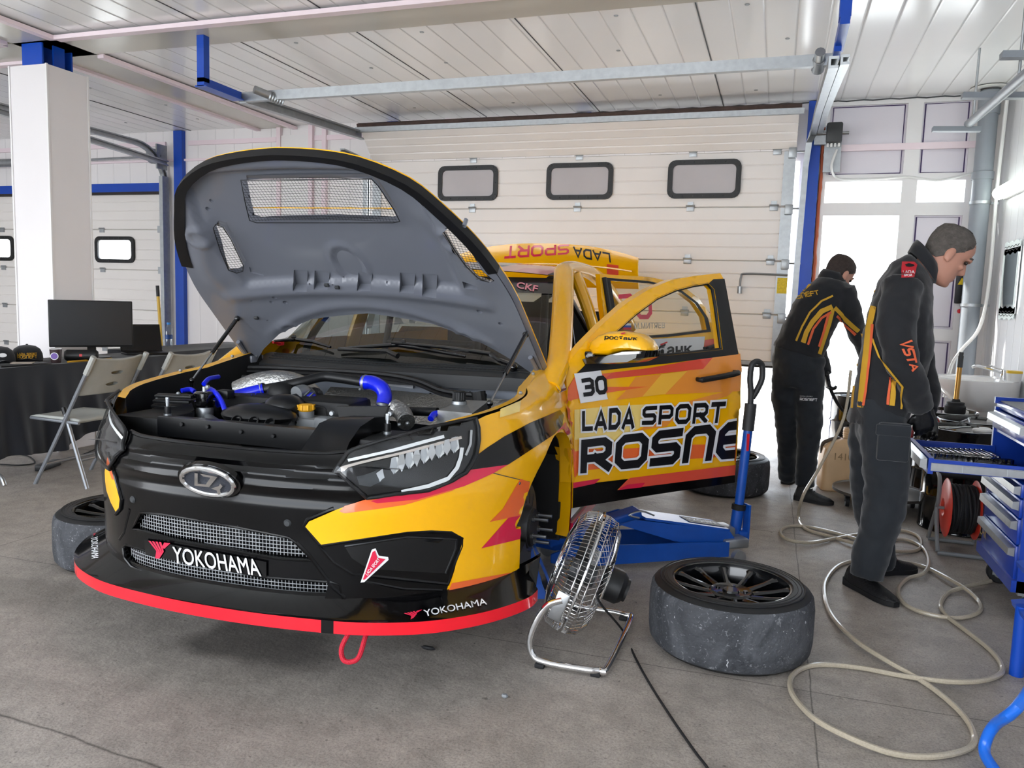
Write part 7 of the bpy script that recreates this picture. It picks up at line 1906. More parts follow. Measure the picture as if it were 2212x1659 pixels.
b = MB(); b.lathe([(0, .008), (.010, .008), (.012, 0)], 14, axes((CX0-.012, 4.12, .825), (0, 1, 0), (0, 0, 1), (-1, 0, 0))); b.build('lock', M_chrome, dd)
b = MB(); b.box((CX0-.014, 3.85, .815), (.006, .06, .03)); b.build('badge_plate', M_alu, dd, smooth=False)
b = MB(); T = axes((CX0-.014, 4.20, .265), (0, -1, 0), (0, 0, 1), (-1, 0, 0)); V, F = fit_text('CAR', .12, .055, 0.0); b.add([T @ Vector((v[0]-.1, v[1]-.03, .004)) for v in V], F); b.build('lettering', mat('gold_script', '#b99a4a', .5), t, smooth=False)
for x in (CX0+.05, CX1-.05):
    for y in (CY0+.05, CY1-.04):
        b = MB(); b.box((x, y, .13), (.07, .05, .02)); b.box((x+.02, y-.022, .09), (.05, .004, .09)); b.box((x+.02, y+.022, .09), (.05, .004, .09)); cs_ = b.build('caster', M_zinc, t, smooth=False)
        b = MB(); T = frame((x+.03, y-.016, .058), (x+.03, y+.016, .058)); b.lathe([(.03, 0), (.052, .0), (.058, .008), (.058, .024), (.052, .032), (.03, .032)], 24, T); b.build('tyre', M_rubber, cs_)
        b = MB(); b.lathe([(0, -.001), (.03, -.001), (.03, .033), (0, .033)], 16, T); b.build('wheel_hub', M_grey, cs_)
# the pulled-out drawer
PX0, PX1, PZ = .665, 1.03, .622
b = MB(); b.box(((PX0+PX1)/2, (CY0+CY1)/2, PZ), (PX1-PX0, CY1-CY0-.07, .008)); 
for y in (CY0+.035, CY1-.035): b.box(((PX0+PX1)/2, y, PZ+.025), (PX1-PX0, .008, .05))
b.box((PX0, (CY0+CY1)/2, PZ+.02), (.02, CY1-CY0-.06, .07)); od = b.build('open_drawer', M_cart, t, smooth=False)
b = MB(); b.box(((PX0+PX1)/2, CY0+.027, PZ+.018), (PX1-PX0, .010, .034)); b.box((PX1-.12, CY0+.020, PZ+.018), (.25, .010, .028)); b.box((PX0+.30, CY0+.018, PZ+.018), (.03, .012, .03)); b.build('slide_rail', M_alu, od, smooth=False)
b = MB(); b.loft([[(PX0-.014, y, PZ+.05), (PX0-.04, y, PZ+.045), (PX0-.042, y, PZ+.01), (PX0-.014, y, PZ+.0)] for y in (CY0+.04, CY1-.04)]); b.build('pull_strip', M_alu, od, smooth=False)
b = MB(); b.box(((PX0+PX1)/2, (CY0+CY1)/2, PZ+.014), (PX1-PX0-.03, CY1-CY0-.09, .016)); b.build('foam_insert', M_black, od, smooth=False)
random.seed(11); zt = PZ+.023
def wrench(L):
    b = MB(); b.box((0, 0, .003), (L*.78, .009, .006), bev=.002); b.ring(ell(.011, .011, 12, -L*.45), ell(.006, .006, 12, -L*.45), .007); b.prism([(L*.36, -.008), (L*.44, -.013), (L*.5, -.010), (L*.46, -.004), (L*.46, .004), (L*.5, .010), (L*.44, .013), (L*.36, .008)], .007); return b
for i in range(13):
    L = .11+.009*i; b = wrench(L); o = b.build('combination_wrench', M_chrome)
    o.matrix_world = Matrix.Translation((.70+.024*i, CY1-.17+.004*i, zt)) @ Matrix.Rotation(PI/2+.15, 4, 'Z')
    tag(o, 'chrome combination wrench in the row across the back of the open drawer', 'wrench', 'wrenches in the open drawer')
for i in range(14):
    r = .009+.0007*i; b = MB(); b.lathe([(0, .004), (r*.6, .004), (r*.6, .026), (r, .026), (r, 0), (0, 0)], 16); o = b.build('socket', M_chrome); o.location = (.69+.024*i, CY0+.20+.005*(i % 3), zt)
    tag(o, 'short chrome socket in the row near the drawer slide', 'socket', 'sockets in the open drawer')
for i, (x, y, a) in enumerate(((.77, 3.80, .1), (.92, 3.82, .05), (.93, 3.86, .2), (.80, 4.0, .4))):
    b = MB(); b.cyl((-.07, 0, .012), (-.01, 0, .012), .012, 12); b.cyl((-.01, 0, .010), (.09, 0, .008), .004, 8); o = b.build('screwdriver', M_black); o.matrix_world = Matrix.Translation((x, y, zt)) @ Matrix.Rotation(a, 4, 'Z')
    tag(o, ('black screwdriver at the drawer front left corner', 'black screwdriver lying beside the drawer slide', 'black screwdriver in the drawer nearest the cart', 'black screwdriver in the middle of the open drawer')[i], 'screwdriver', 'screwdrivers in the open drawer')
b = MB(); T = Matrix.Translation((1.20, 3.84, .893)) @ Matrix.Rotation(.15, 4, 'Z'); b.tube([T @ Vector((-.10, 0, .022)), T @ Vector((.14, 0, .022))], .021, 14); b.lathe([(.012, -.03), (.018, -.02), (.022, 0)], 14, T @ Matrix.Translation((-.1, 0, .022)) @ Matrix.Rotation(PI/2, 4, 'Y')); b.box((.05, 0, .05), (.10, .05, .03), T, bev=.01); simple(b, 'ratchet_gun', M_black, 'black power ratchet lying on the tool cart top', 'power tool')
b = MB(); b.box((.0, 0, .012), (.10, .045, .024), Matrix.Translation((1.3, 4.1, .893)), bev=.008); simple(b, 'torch', M_rubber, 'small black torch at the back of the cart top', 'torch')
# cable reel
rc = Vector((1.01, 4.80, 0)); t = thing('cable_reel', 'red cable reel on grey tube stand beside the tool cart', 'cable reel', rc)
T = axes((rc.x, rc.y, .235), (0, 0, 1), (0, 1, 0), (-1, 0, 0)) @ Matrix.Translation((0, 0, -.08))
if T.to_3x3().determinant() < 0: T = axes((rc.x, rc.y, .235), (0, 0, 1), (0, -1, 0), (-1, 0, 0)) @ Matrix.Translation((0, 0, -.08))
for z in (.0, .15):
    b = MB(); f = 1 if z else -1
    b.lathe([(.03, z), (.05, z+.012*f), (.10, z+.006*f), (.155, z), (.162, z-.004*f), (.155, z-.006*f), (.03, z-.006*f)], 40, T); b.build('flange', M_orangered, t)
b = MB()
for k in range(9):
    r = .115+.008*math.sin(k*2.3); b.tube([T @ Vector((r*math.cos(2*PI*j/32), r*math.sin(2*PI*j/32), .014+.0155*k+.006*math.sin(j*.7+k))) for j in range(32)], .0095, 8, closed=True)
for k in range(8): b.tube([T @ Vector((.128*math.cos(2*PI*j/32), .128*math.sin(2*PI*j/32), .022+.0155*k+.012*math.sin(j*.39+k*1.3)*.6)) for j in range(32)], .0085, 8, closed=True)
b.lathe([(.105, .005), (.105, .145)], 32, T); b.build('wound_cable', M_rubber, t)
b = MB()
for s in (-1, 1):
    x = rc.x+s*.115; b.tube(catmull([(x, rc.y+.02, .42), (x, rc.y-.03, .40), (x, rc.y-.05, .34), (x, rc.y-.04, .27), (x, rc.y-.02, .22), (x, rc.y-.10, .08), (x, rc.y-.14, .02)], 4), .011, 8)
    b.tube([(x, rc.y-.02, .23), (x, rc.y+.10, .08), (x, rc.y+.14, .02)], .011, 8)
b.tube([(rc.x-.115, rc.y-.14, .013), (rc.x+.115, rc.y-.14, .013)], .011, 8); b.tube([(rc.x-.115, rc.y+.14, .013), (rc.x+.115, rc.y+.14, .013)], .011, 8); b.tube([(rc.x-.115, rc.y-.02, .235), (rc.x+.115, rc.y-.02, .235)], .008, 8); b.build('tube_stand', M_grey, t)
b = MB(); b.tube([(rc.x-.115, rc.y+.02, .42), (rc.x+.115, rc.y+.02, .42)], .024, 12); b.build('grip', M_rubber, t)
# blue tube stands at the frame edge
t = thing('blue_tube_stand', 'bright blue bent tube stand at the lower right corner', 'stand', (.85, 2.6, 0))
M_bright = mat('bright_blue_tube', '#1a6ad6', .3, coat=.3)
b = MB(); P = [onz(2152, 1668, .02), onz(2128, 1630, .03), onz(2130, 1600, .06), onz(2150, 1565, .12), onz(2215, 1505, .24), onz(2195, 1458)+Vector((.14, -.06, .30)), onz(2195, 1458)+Vector((.12, 0, .30))]; b.tube(catmull(P, 5), .016, 12); b.build('bent_tube', M_bright, t)
b = MB(); q = onz(2195, 1458); b.tube([q, q+Vector((0, 0, .26))], .024, 14); b.build('upright', M_blue, t)
b = MB(); b.box(q+Vector((.09, 0, .27)), (.22, .16, .02), rot=(0, -.25, 0)); b.box(q+Vector((.10, .06, .40)), (.2, .16, .02), rot=(0, -.25, 0)); b.tube([q+Vector((.1, 0, .27)), q+Vector((.12, .06, .6))], .02, 8); b.build('bracket', M_blue, t, smooth=False)
# wash basin
t = thing('wash_basin', 'white porcelain wash basin on the right wall', 'basin', (1.66, 6.55, 0))
b = MB()
def basr(w, d, z, x0=0.0):
    out = []
    for j in range(32):
        a_ = 2*PI*j/32; c, s_ = math.cos(a_), math.sin(a_)
        out.append((XR-.006-x0-d/2+d/2*abs(c)**.7*(1 if c > 0 else -1), 6.55+w*abs(s_)**.75*(1 if s_ > 0 else -1), z))
    return out
b.loft([basr(.12, .22, .60, .10), basr(.20, .36, .64, .04), basr(.27, .50, .72), basr(.29, .56, .80), basr(.29, .57, .83), basr(.275, .55, .835), basr(.24, .42, .825, .09), basr(.21, .36, .76, .11), basr(.12, .2, .70, .16), basr(.03, .05, .69, .24)], capa=False); b.build('bowl', M_porcelain, t)
b = MB(); b.loft([[(1.50+.09*math.cos(a)*f, 6.55+.10*math.sin(a)*f, z) for a in [2*PI*j/20 for j in range(20)]] for z, f in ((0, 1.1), (.05, .9), (.4, .8), (.62, 1.1))]); b.build('pedestal', M_porcelain, t)
b = MB(); b.tube([(1.58, 6.55, .83), (1.58, 6.55, .90)], .022, 14); b.tube(catmull([(1.58, 6.55, .875), (1.50, 6.52, .90), (1.40, 6.49, .925), (1.36, 6.48, .915)], 5), .011, 10); b.tube([(1.58, 6.55, .90), (1.47, 6.50, .935)], .008, 8); b.build('tap', M_chrome, t)
b = MB(); b.tube(catmull([(1.60, 6.40, .64), (1.60, 6.40, .45), (1.66, 6.40, .35)], 4), .009, 6); b.build('waste_pipe', M_grey, t)
t = thing('paste_tub', 'white tub with yellow lid standing on the basin', 'tub', (1.60, 6.36, .836))
b = MB(); b.lathe([(0, 0), (.042, 0), (.048, .06), (0, .06)], 24, Matrix.Translation((1.60, 6.36, .836))); b.build('tub', M_whiteplastic, t)
b = MB(); b.lathe([(0, .075), (.048, .075), (.051, .07), (.051, .058), (0, .058)], 24, Matrix.Translation((1.60, 6.36, .836))); b.build('lid', mat('lid_yellow', '#e3bb35', .4), t)
b = MB(); b.lathe([(0, 0), (.14, 0), (.17, .28), (.165, .28), (.14, .01), (0, .01)], 28, Matrix.Translation((1.28, 6.95, 0))); simple(b, 'waste_bin', M_whiteplastic, 'white plastic bin on the floor beside the basin pedestal', 'bin')
b = MB(); b.lathe([(0, 0), (.03, 0), (.032, .12), (.012, .16), (.012, .19), (0, .19)], 16, Matrix.Translation((1.05, 7.25, .0)));  simple(b, 'green_bottle', mat('green_plastic', '#4aa04a', .4), 'green bottle on the floor by the door side light', 'bottle')
# red and grey vacuum glimpsed under the basin
t = thing('vacuum_cleaner', 'red and grey vacuum cleaner behind the drawer', 'vacuum', (.80, 6.5, 0))
b = MB(); b.loft([[(.80+.17*f*math.cos(a), 6.5+.17*f*math.sin(a), z) for a in [2*PI*j/24 for j in range(24)]] for z, f in ((.03, .8), (.08, 1), (.32, 1), (.36, .95))]); b.build('body', M_grey, t)
b = MB(); b.loft([[(.80+.17*f*math.cos(a), 6.5+.17*f*math.sin(a), z) for a in [2*PI*j/24 for j in range(24)]] for z, f in ((.36, 1), (.44, .95), (.48, .6))]); b.build('lid', M_red, t)
b = MB(); b.tube(catmull([(.72, 6.40, .42), (.68, 6.28, .5), (.72, 6.2, .3), (.80, 6.2, .05), (.95, 6.25, .03)], 5), .02, 10); b.build('hose', M_grey, t)
# waste pipe and cable in the corner
M_cable = mat('white_cable', '#dcdcda', .4)
px_, py_ = 1.52, 7.50
t = thing('drain_pipe', 'thick grey plastic drain pipe in the back corner', 'pipe', (px_, py_, 0))
b = MB(); b.tube([(px_, py_, .0), (px_, py_, ZC-.12)], .072, 28); b.build('tube', M_pipe, t)
b = MB(); b.lathe([(.0725, 0), (.082, .0), (.082, .06), (.0725, .065)], 28, Matrix.Translation((px_, py_, 2.40))); b.build('socket_joint', M_pipe, t); b = MB(); b.lathe([(.0725, 0), (.082, .0), (.085, .18), (.0725, .19)], 28, Matrix.Translation((px_, py_, 2.92))); b.build('socket_joint', M_pipe, t)
for z in (1.36, .5, 2.2):
    b = MB(); b.lathe([(.073, 0), (.079, 0), (.079, .025), (.073, .025)], 28, Matrix.Translation((px_, py_, z))); b.box((px_+.10, py_+.02, z+.012), (.08, .02, .02)); b.build('clamp', M_zinc, t)
b = MB(); b.lathe([(.073, 0), (.10, -.004), (.15, 0), (.15, .004)], 28, Matrix.Translation((px_, py_, ZC-.012))); b.build('ceiling_collar', M_whiteplastic, t)
b = MB(); P = [(px_+.10, py_-.12, ZC-.03), (px_+.10, py_-.10, 2.9), (px_+.095, py_-.08, 2.3), (px_+.10, py_-.09, 1.6), (px_+.06, py_-.11, 1.2), (px_-.06, py_-.12, 1.0), (px_-.13, py_-.14, .86), (px_-.16, py_-.14, .6)]; b.tube(catmull(P, 6), .014, 8); simple(b, 'white_conduit', M_cable, 'white flexible conduit hanging down beside the grey drain pipe', 'conduit')
# door motor with its wavy cable
t = thing('shutter_motor', 'dark grey shutter motor box beside the blue post', 'motor', (.40, YW-.12, 2.7))
b = MB(); q = ony(1802, 288, YW-.14); b.box(q, (.13, .12, .17), bev=.015); b.build('housing', M_darkgrey, t)
b = MB(); b.box(q+Vector((0, .065, -.12)), (.14, .02, .40)); b.box(q+Vector((-.11, .03, -.03)), (.1, .05, .12)); b.build('mounting_plate', M_zinc, t, smooth=False)
b = MB(); b.tube([q+Vector((-.15, 0, .0)), q+Vector((.12, 0, 0))], .014, 10); b.build('shaft', M_steel, t)
b = MB()
for k in range(4): b.cyl(q+Vector((-.045+.03*k, 0, -.085)), q+Vector((-.045+.03*k, 0, -.115)), .010, 10)
b.build('cable_gland', M_whiteplastic, t)
b = MB(); P = [q+Vector((.03, -.0, -.14))]+[ony(x, y, YW-.16) for x, y in ((1803, 335), (1796, 360))]+[ony(x, y, YW-.03) for x, y in ((1804, 382), (1830, 388), (1900, 386), (1960, 382), (2020, 390), (2060, 384), (2095, 376), (2108, 382))]; b.tube(catmull(P, 6), .011, 7); simple(b, 'wavy_cable', M_cable, 'white cable drooping above the door windows from the shutter motor', 'cable')
# wall lamp, mirror, notices
t = thing('tube_lamp', 'glowing white tube lamp on the right wall', 'lamp', (XR-.05, 7.1, 2.25))
b = MB(); b.box((XR-.015, 6.75, 2.27), (.03, 1.26, .10), bev=.01); b.build('base', M_whiteplastic, t)
M_tube = mat('lamp_diffuser', '#f4f8f4', .4, emit='#f4fff4', estr=2.0)
b = MB(); b.tube([(XR-.06, 6.14, 2.27), (XR-.06, 7.36, 2.27)], .05, 16); b.build('diffuser', M_tube, t)
t = thing('wall_mirror', 'mirror with wavy white top and bottom on the right wall', 'mirror', (XR-.02, 7.05, 1.55))
b = MB(); b.box((XR-.012, 7.00, 1.56), (.012, .42, .50)); b.build('glass', mat('mirror_silver', '#d8dcdc', .05, 1.0), t, smooth=False)
for z0, z1 in ((1.77, 1.86), (1.27, 1.36)):
    b = MB(); P = [(7.21-.42*k/20, z1+.008*math.sin(k*.95)) for k in range(21)]+[(6.79+.42*k/20, z0+.008*math.sin(k*.95)) for k in range(21)]
    b.prism(P, .008, axes((XR-.018, 0, 0), (0, 1, 0), (0, 0, 1), (1, 0, 0))); bd = b.build('frosted_band', mat('frosted_band', '#e6f0ee', .5), t, smooth=False)
    b = MB()
    for q_ in (.3, .6): b.tube([(XR-.02, 7.2-.40*k/30, z0+(z1-z0)*q_+.007*math.sin(k*.9)) for k in range(31)], .002, 4)
    b.build('wavy_line', M_darkgrey, bd)
for y in (7.20, 6.80): b = MB(); b.box((XR-.019, y, 1.56), (.003, .035, .42)); b.build('side_band', mat('frosted_band', '#e6f0ee', .5), t, smooth=False)
t = thing('warning_box', 'narrow black control box with yellow warning triangle on the door frame', 'control box', (1.45, YW-.03, 1.62))
b = MB(); q = ony(2076, 610, YW-.04); b.box(q, (.075, .05, .36), bev=.006); b.build('case', M_black, t)
b = MB(); T = axes(q+Vector((0, -.027, .0)), (1, 0, 0), (0, 0, 1), (0, -1, 0)); b.prism([(-.03, -.02), (.03, -.02), (0, .04)], .002, T); b.build('warning_sign', mat('label_yellow', '#e8c81a', .5), t, smooth=False)
b = MB()
for k in range(3): b.box((0, .10+.02*k, .001), (.05, .008, .002), T)
b.build('white_print', M_textwhite, t, smooth=False)
b = MB(); q = ony(2072, 672, YW-.02); b.lathe([(0, .03), (.018, .028), (.02, .015), (.01, .012), (.01, 0)], 16, axes(q, (1, 0, 0), (0, 0, 1), (0, -1, 0))); simple(b, 'stop_button', M_red, 'red mushroom stop button on the door frame below the black box', 'button')
# bare heater rack under the ceiling on the right
t = thing('ceiling_bracket_rack', 'grey steel arm rack hung below the ceiling on the right', 'bracket rack', (1.3, 5.5, 2.8))
b = MB(); A, Bq = ony(2092, 268, 6.6), ony(2240, 140, 4.6); b.tube([A, Bq], .03, 12); b.build('main_tube', M_pipe, t)
for p0, p1, Y in (((2014, 281), (2118, 281), 6.6), ((2078, 209), (2230, 209), 5.6), ((2162, 122), (2260, 121), 4.9)):
    b = MB(); a, c = ony(*p0, Y), ony(*p1, Y); b.loft([[p+Vector((0, y, z)) for y, z in ((-.04, .02), (.04, .02), (.03, -.012), (-.03, -.012))] for p in (a, c)]); b.build('cross_arm', M_pipe, t, smooth=False)
for f in (.1, .8):
    b = MB(); p = A+(Bq-A)*f; b.cyl(p, (p.x, p.y, ZC), .008, 8); b.build('hanger_rod', M_zinc, t)
# ================================================================== left side: tables, chairs, desk things
M_clothb = mat('black_tablecloth', '#10131b', .8, noise=.15, nscale=3, sheen=.2)
def table(label, x0, x1, y0, y1, drop, label2):
    t = thing('folding_table', label, 'table', (x1, y0, 0), 0, 'folding tables')
    b = MB(); b.box(((x0+x1)/2, (y0+y1)/2, .722), (x1-x0, y1-y0, .04), bev=.01); b.build('table_top', M_grey, t)
    for y in (y0+.25, y1-.25):
        b = MB(); b.tube(catmull([(x1-.10, y, .70), (x1-.13, y, .3), (x1-.07, y, .11), (x1+.08, y, .06), (x1+.12, y, .0)], 5), .014, 10); b.tube(catmull([(x0+.10, y, .70), (x0+.12, y, .35), (x0+.02, y, .18), (x0+.02, y, .0)], 5), .014, 10); b.tube([(x0+.10, y, .40), (x1-.12, y, .40)], .010, 8); b.build('leg', M_steel, t)
    def c(u, v):
        # u along the rim of the cloth, v down
        per = [(x1, y1), (x1, y0), (x0, y0)]
        L1, L2 = y1-y0, x1-x0; s = u*(L1+L2)
        if s < L1: p, n = Vector((x1, y1-s, 0)), Vector((1, 0, 0))
        else: p, n = Vector((x1-(s-L1), y0, 0)), Vector((0, -1, 0))
        f = v**1.2*(.030*math.sin(s*17+1.2*math.sin(s*5))+.018*math.sin(s*41+v*2))+.012
        k = 1 if v > 0 else 0
        return Vector((p.x, p.y, .748-(.748-drop(s/(L1+L2)))*v))+n*(f+.02*v)
    b = MB(); b.grid(lambda u, v: c(u, v), 120, 14)
    b.add([(x1+.012, y1, .748), (x1+.012, y0-.012, .748), (x0, y0-.012, .748), (x0, y1, .748)], [(0, 1, 2, 3)])
    tag(b.build('tablecloth', M_clothb, ang=80), label2, 'tablecloth', 'black tablecloths')
    return t
table('folding table under a black cloth with monitor and caps', -5.27, -4.80, 3.45, 5.44, lambda u: .13+.03*math.sin(u*22)+.35*max(0, .60-u), 'black cloth draped over the table with the monitor')
table('folding table under a black cloth with laptop and bottle', -5.64, -5.04, 5.50, 7.1, lambda u: .30, 'black cloth draped over the table with the laptop')
# folding chairs facing the tables
M_beige = mat('chair_plastic_beige', '#aeb0ab', .5, noise=.12, nscale=12)
M_tubeg = mat('chair_tube_grey', '#8b8f95', .35, .5)
ch = thing('folding_chair', 'beige folding chair in front of the monitor table', 'chair', (0, 0, 0), 0, 'folding chairs')
b = MB()      # faces local -x, seat centre at the origin
def seatp(u, v): return Vector((-.20+.40*u, -.20+.40*v+.02*(u-.5)*(v-.5), .455-.022*math.sin(PI*u)*math.sin(PI*v)-.03*max(0, u-.8)*2-.03*max(0, .12-u)*3))
b.grid(seatp, 16, 16); b.build('seat', M_beige, ch, local=True, solid=.022)
def backp(u, v):
    y = -.225+.45*u; z = .60+.23*v
    return Vector((.205+.13*v+.035*(1-(2*u-1)**2), y, z+.018*(abs(2*u-1)**2)*v))
V_ = []; holes_c = [[(.5+.24*math.cos(a), hz+.055*math.sin(a)) for a in [2*PI*k/14 for k in range(14)]] for sx, hz in ((0, .62), (0, .28))]
V, F = cdt([(0, .02), (0, .98), (.06, 1), (.94, 1), (1, .98), (1, .02), (.94, 0), (.06, 0)], [[(.25+.5*p[0]*1.0, p[1]) for p in h] for h in holes_c], .06)
b = MB(); b.add([backp(u, v) for u, v in V], F)
for h in holes_c: b.add([backp(.25+.5*u, v) for u, v in h]+[backp(.25+.5*u, v)+Vector((-.035, 0, .0)) for u, v in h]+[backp(.5, h[0][1])+Vector((-.035, 0, 0))], [(i, (i+1) % 14, 14+(i+1) % 14, 14+i) for i in range(14)]+[(14+i, 14+(i+1) % 14, 28) for i in range(14)])
b.build('backrest', M_beige, ch, local=True, solid=.016)
for s in (1, -1):
    b = MB(); b.tube(catmull([(.345, s*.232, .84), (.205, s*.232, .60), (.06, s*.232, .34), (-.14, s*.232, .0)], 3), .0125, 8); b.build('leg', M_tubeg, ch, local=True)
    b = MB(); b.tube([(.10, s*.215, .49), (.26, s*.215, .0)], .0125, 8); b.build('leg', M_tubeg, ch, local=True)
    b = MB(); b.tube([(.105, s*.215, .475), (.09, s*.215, .52)], .016, 8); b.build('leg_cap', M_black, ch, local=True)
    b = MB(); b.tube([(-.18, s*.21, .435), (.22, s*.225, .425)], .010, 8); b.build('seat_rail', M_tubeg, ch, local=True)
    b = MB(); b.tube([(.355, s*.232, .86), (.29, s*.232, .745)], .018, 8); b.build('top_sleeve', M_beige, ch, local=True)
b = MB(); b.tube([(.20, -.215, .18), (.20, .215, .18)], .010, 8); b.tube([(-.05, -.232, .14), (-.05, .232, .14)], .010, 8); b.build('crossbar', M_tubeg, ch, local=True)
ch.matrix_world = Matrix.Translation((-4.42, 4.05, 0)) @ Matrix.Rotation(R_(3), 4, 'Z'); WM[ch.name] = ch.matrix_world.copy()
dup(ch, M=Matrix.Translation((-4.32, 4.62, 0)) @ Matrix.Rotation(R_(2), 4, 'Z'), label='beige folding chair behind the car headlamp, in front of the laptop')
# monitor facing the camera
aim = R_(42)
MM = Matrix.Translation((-4.98, 4.70, .75)) @ Matrix.Rotation(aim+R_(8), 4, 'Z')
t = thing('monitor', 'wide black monitor standing on the cloth-covered table', 'monitor', M=MM)
b = MB(); b.box((0, 0, .265), (.57, .03, .355), bev=.006); b.box((0, .03, .27), (.4, .04, .25), bev=.02); b.build('housing', M_black, t, local=True)
b = MB(); b.box((0, -.0158, .268), (.553, .002, .333)); b.build('screen', mat('screen_matte_dark', '#23262a', .28), t, local=True, smooth=False)
b = MB(); b.box((0, .05, .10), (.06, .02, .2)); b.lathe([(0, .012), (.13, .012), (.135, .006), (.135, 0), (0, 0)], 28, Matrix.Translation((0, .03, .0))); b.build('stand', M_black, t, local=True)
# laptop
LM = Matrix.Translation((-5.02, 5.27, .750)) @ Matrix.Rotation(R_(58), 4, 'Z')
t = thing('laptop', 'open black laptop beside the monitor on the table', 'laptop', M=LM)
b = MB(); b.box((0, -.02, .009), (.33, .2, .018), bev=.004); b.build('base', M_black, t, local=True)
b = MB(); b.box((0, .115, .125), (.33, .008, .245), rot=(R_(-18), 0, 0), bev=.003); sc_ = b.build('lid', M_black, t, local=True)
b = MB(); b.box((0, .108, .127), (.31, .002, .215), rot=(R_(-18), 0, 0)); b.build('screen', mat('laptop_screen', '#05060a', .15), sc_, local=True, smooth=False)
# caps, mug, speaker, tablet, papers
def cap(x, y, rz, label, txt):
    M = Matrix.Translation((x, y, .7485)) @ Matrix.Rotation(rz, 4, 'Z')
    t = thing('baseball_cap', label, 'cap', M=M, group='black team caps')
    b = MB(); b.lathe([(.098, .0), (.100, .02), (.096, .055), (.082, .088), (.055, .108), (.02, .116), (0, .117)], 32); b.ball((0, 0, .118), (.009, .009, .006), 8); b.build('crown', M_cloth, t, local=True)
    b = MB(); b.loft([[Vector((.19*k*math.cos(a)-.02, .098*math.sin(a), .022-.018*abs(math.sin(a))+.012*(k-.6)))  for a in [R_(-80+160*j/16) for j in range(17)]] for k in (.52, .7, .85, 1.0)], closed=False); b.build('peak', M_cloth, t, local=True, solid=.003)
    b = MB()
    if txt:
        for s_, z0, h in (('LADA SPORT', .052, .012), ('ROSNEFT', .028, .02)):
            V, F, X = strokes2d(s_, .2, .32, 1.0)
            b.add([Vector((.1005*math.cos((v[0]/X-.5)*1.25), .1005*math.sin((v[0]/X-.5)*1.25), z0+h*v[1])) for v in V], F)
    else: b.prism(ell(.025, .014, 16), .002, axes((.097, 0, .06), (0, 1, 0), (-.2, 0, 1), (1, 0, .2)))
    b.build('embroidery', mat('gold_thread', '#d8a41e', .6) if txt else M_textwhite, t, local=True)
cap(-5.13, 4.27, R_(-40), 'black team cap with gold lettering on the table', True)
cap(-5.13, 4.05, R_(-25), 'black team cap with white emblem at the table end', False)
t = thing('paper_cup', 'dark paper cup with round purple emblem on the table', 'cup', (-4.87, 4.28, .7485)); T = Matrix.Translation((-4.87, 4.28, .7485)) @ Matrix.Rotation(R_(-55), 4, 'Z')
b = MB(); b.lathe([(0, .004), (.030, .0), (.032, .004), (.040, .10), (.036, .10), (.03, .01)], 28, T); b.build('cup_wall', mat('cup_brown', '#3a2a2c', .5), t)
b = MB(); b.tube([T @ Vector((.039*math.cos(2*PI*k/28), .039*math.sin(2*PI*k/28), .10)) for k in range(28)], .003, 6, closed=True); b.build('cup_rim', M_whiteplastic, t)
b = MB(); TT = T @ axes((.0375, 0, .05), (0, 1, 0), (-.08, 0, 1), (1, 0, .08)); b.prism(ell(.026, .026, 20), .003, TT, .0); b.use = None; e = b.build('emblem_ring', M_whiteplastic, t, smooth=False)
b = MB(); b.prism(ell(.022, .022, 20), .004, TT, .0); b.build('emblem', mat('purple_print', '#6a4a9c', .5), e, smooth=False)
t = thing('portable_speaker', 'black cylindrical speaker with red badge on the table', 'speaker', (-4.86, 4.49, .7485)); T = Matrix.Translation((-4.86, 4.49, .79)) @ Matrix.Rotation(R_(40), 4, 'Z')
b = MB(); b.lathe([(0, -.11), (.03, -.11), (.042, -.095), (.042, .095), (.03, .11), (0, .11)], 28, T @ Matrix.Rotation(PI/2, 4, 'Y')); b.build('body', M_black, t)
b = MB(); b.box((0, -.042, .004), (.018, .004, .018), T); b.build('badge', M_red, t, smooth=False)
b = MB(); b.box((0, 0, .006), (.36, .15, .012), Matrix.Translation((-4.875, 4.0, .75)) @ Matrix.Rotation(R_(86), 4, 'Z'), bev=.004); simple(b, 'closed_tablet', M_black, 'closed black tablet lying at the table edge', 'tablet')
b = MB(); b.box((0, 0, .003), (.21, .15, .004), Matrix.Translation((-5.38, 5.70, .75)) @ Matrix.Rotation(.9, 4, 'Z')); simple(b, 'paper_stack', M_textwhite, 'loose white papers on the table behind the laptop', 'papers', smooth=False)
b = MB(); b.box((0, 0, .003), (.13, .10, .004), Matrix.Translation((-4.875, 4.02, .763)) @ Matrix.Rotation(.7, 4, 'Z')); simple(b, 'banknote_leaflet', mat('leaflet', '#b8a99a', .6, noise=.3, nscale=40), 'small leaflet lying on the closed tablet', 'leaflet', smooth=False)
b = MB(); b.cyl((-4.815, 4.33, .754), (-4.815, 4.72, .754), .008, 8); simple(b, 'gold_rod', mat('gold_rod', '#d0a030', .35, .4), 'thin gold rod lying along the table edge', 'rod')
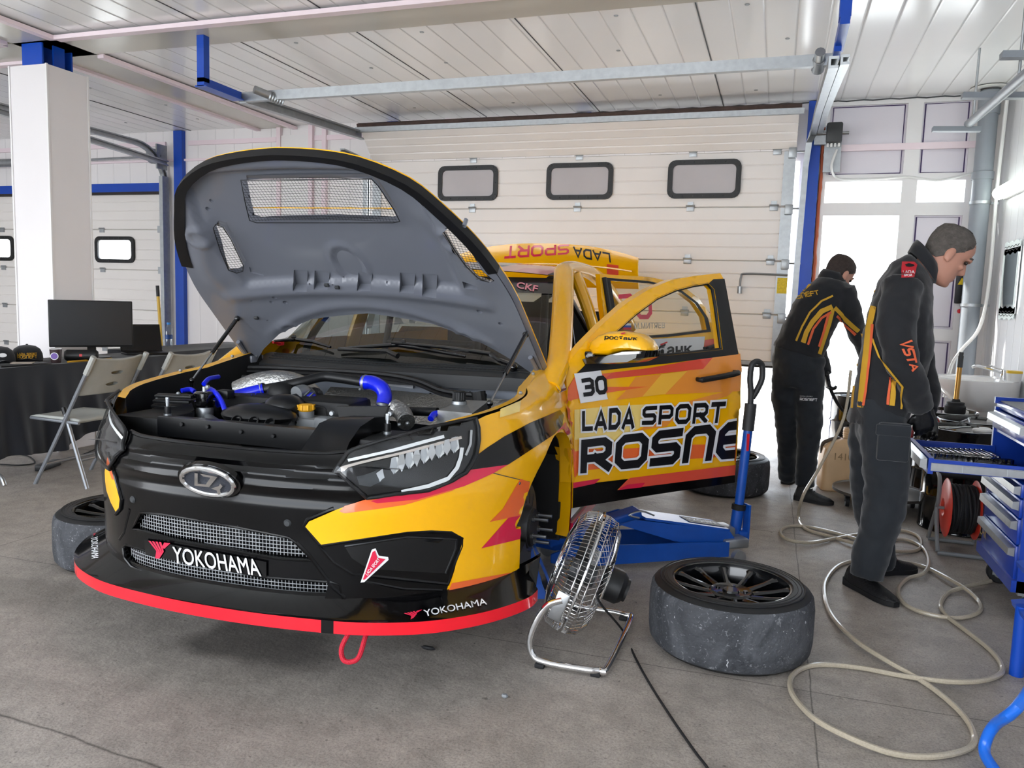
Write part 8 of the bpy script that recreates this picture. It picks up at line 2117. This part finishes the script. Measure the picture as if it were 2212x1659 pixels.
t = thing('water_bottle', 'clear water bottle with blue cap on the far table', 'bottle', (-5.56, 6.15, .7485)); T = Matrix.Translation((-5.56, 6.15, .7485))
b = MB(); b.lathe([(0, 0), (.032, 0), (.035, .01), (.033, .05), (.035, .09), (.035, .13), (.03, .17), (.014, .205), (.014, .215)], 24, T); b.build('bottle_body', glassy('bottle_pet', (.9, .95, .97), .08), t)
b = MB(); b.lathe([(.0355, .07), (.0357, .11)], 24, T); b.build('label', mat('bottle_label', '#2a5aa8', .4, noise=.5, nscale=40), t)
b = MB(); b.lathe([(.017, .208), (.017, .228), (0, .229)], 18, T); b.build('cap', mat('cap_blue', '#2f8fe0', .4), t)
t = thing('broom_handle', 'yellow pole with black grip leaning by the left shutter post', 'pole', (-6.75, 7.5, 0))
a, c = ony(340, 617, 7.15), ony(341, 636, 7.15); q = ony(349, 750, 7.15); dv = (q-a)
e = a+dv*((a.z-.02)/(a.z-q.z)); b = MB(); b.tube([a+dv.normalized()*.10, e], .017, 12); b.build('pole', mat('pole_yellow', '#d2a93c', .4), t)
b = MB(); b.tube([a, a+dv.normalized()*.12], .019, 12); b.build('grip', M_black, t)
b = MB(); b.box(e+Vector((0, 0, .01)), (.3, .06, .06), bev=.01); b.build('broom_head', M_black, t)
# power strip and cables under the table
b = MB(); b.box((-4.86, 4.18, .025), (.06, .22, .045), rot=(0, 0, .3), bev=.006); simple(b, 'power_strip', M_black, 'black power strip on the floor under the table', 'power strip')
b = MB()
b.tube(catmull([onz(*p, .006) for p in ((-60, 1000), (0, 1003), (40, 1005), (75, 1000), (60, 985), (20, 980), (-40, 975))], 5), .005, 6); simple(b, 'floor_cable', M_rubber, 'thin black cable lying on the floor under the tablecloth', 'cable')
b = MB(); b.tube(catmull([(-4.9, 4.2, .03), (-4.95, 4.4, .006), (-5.05, 4.7, .006), (-5.2, 5.1, .006), (-5.1, 5.5, .006)], 6), .005, 6); simple(b, 'strip_lead', M_rubber, 'black lead running from the power strip under the table', 'cable')
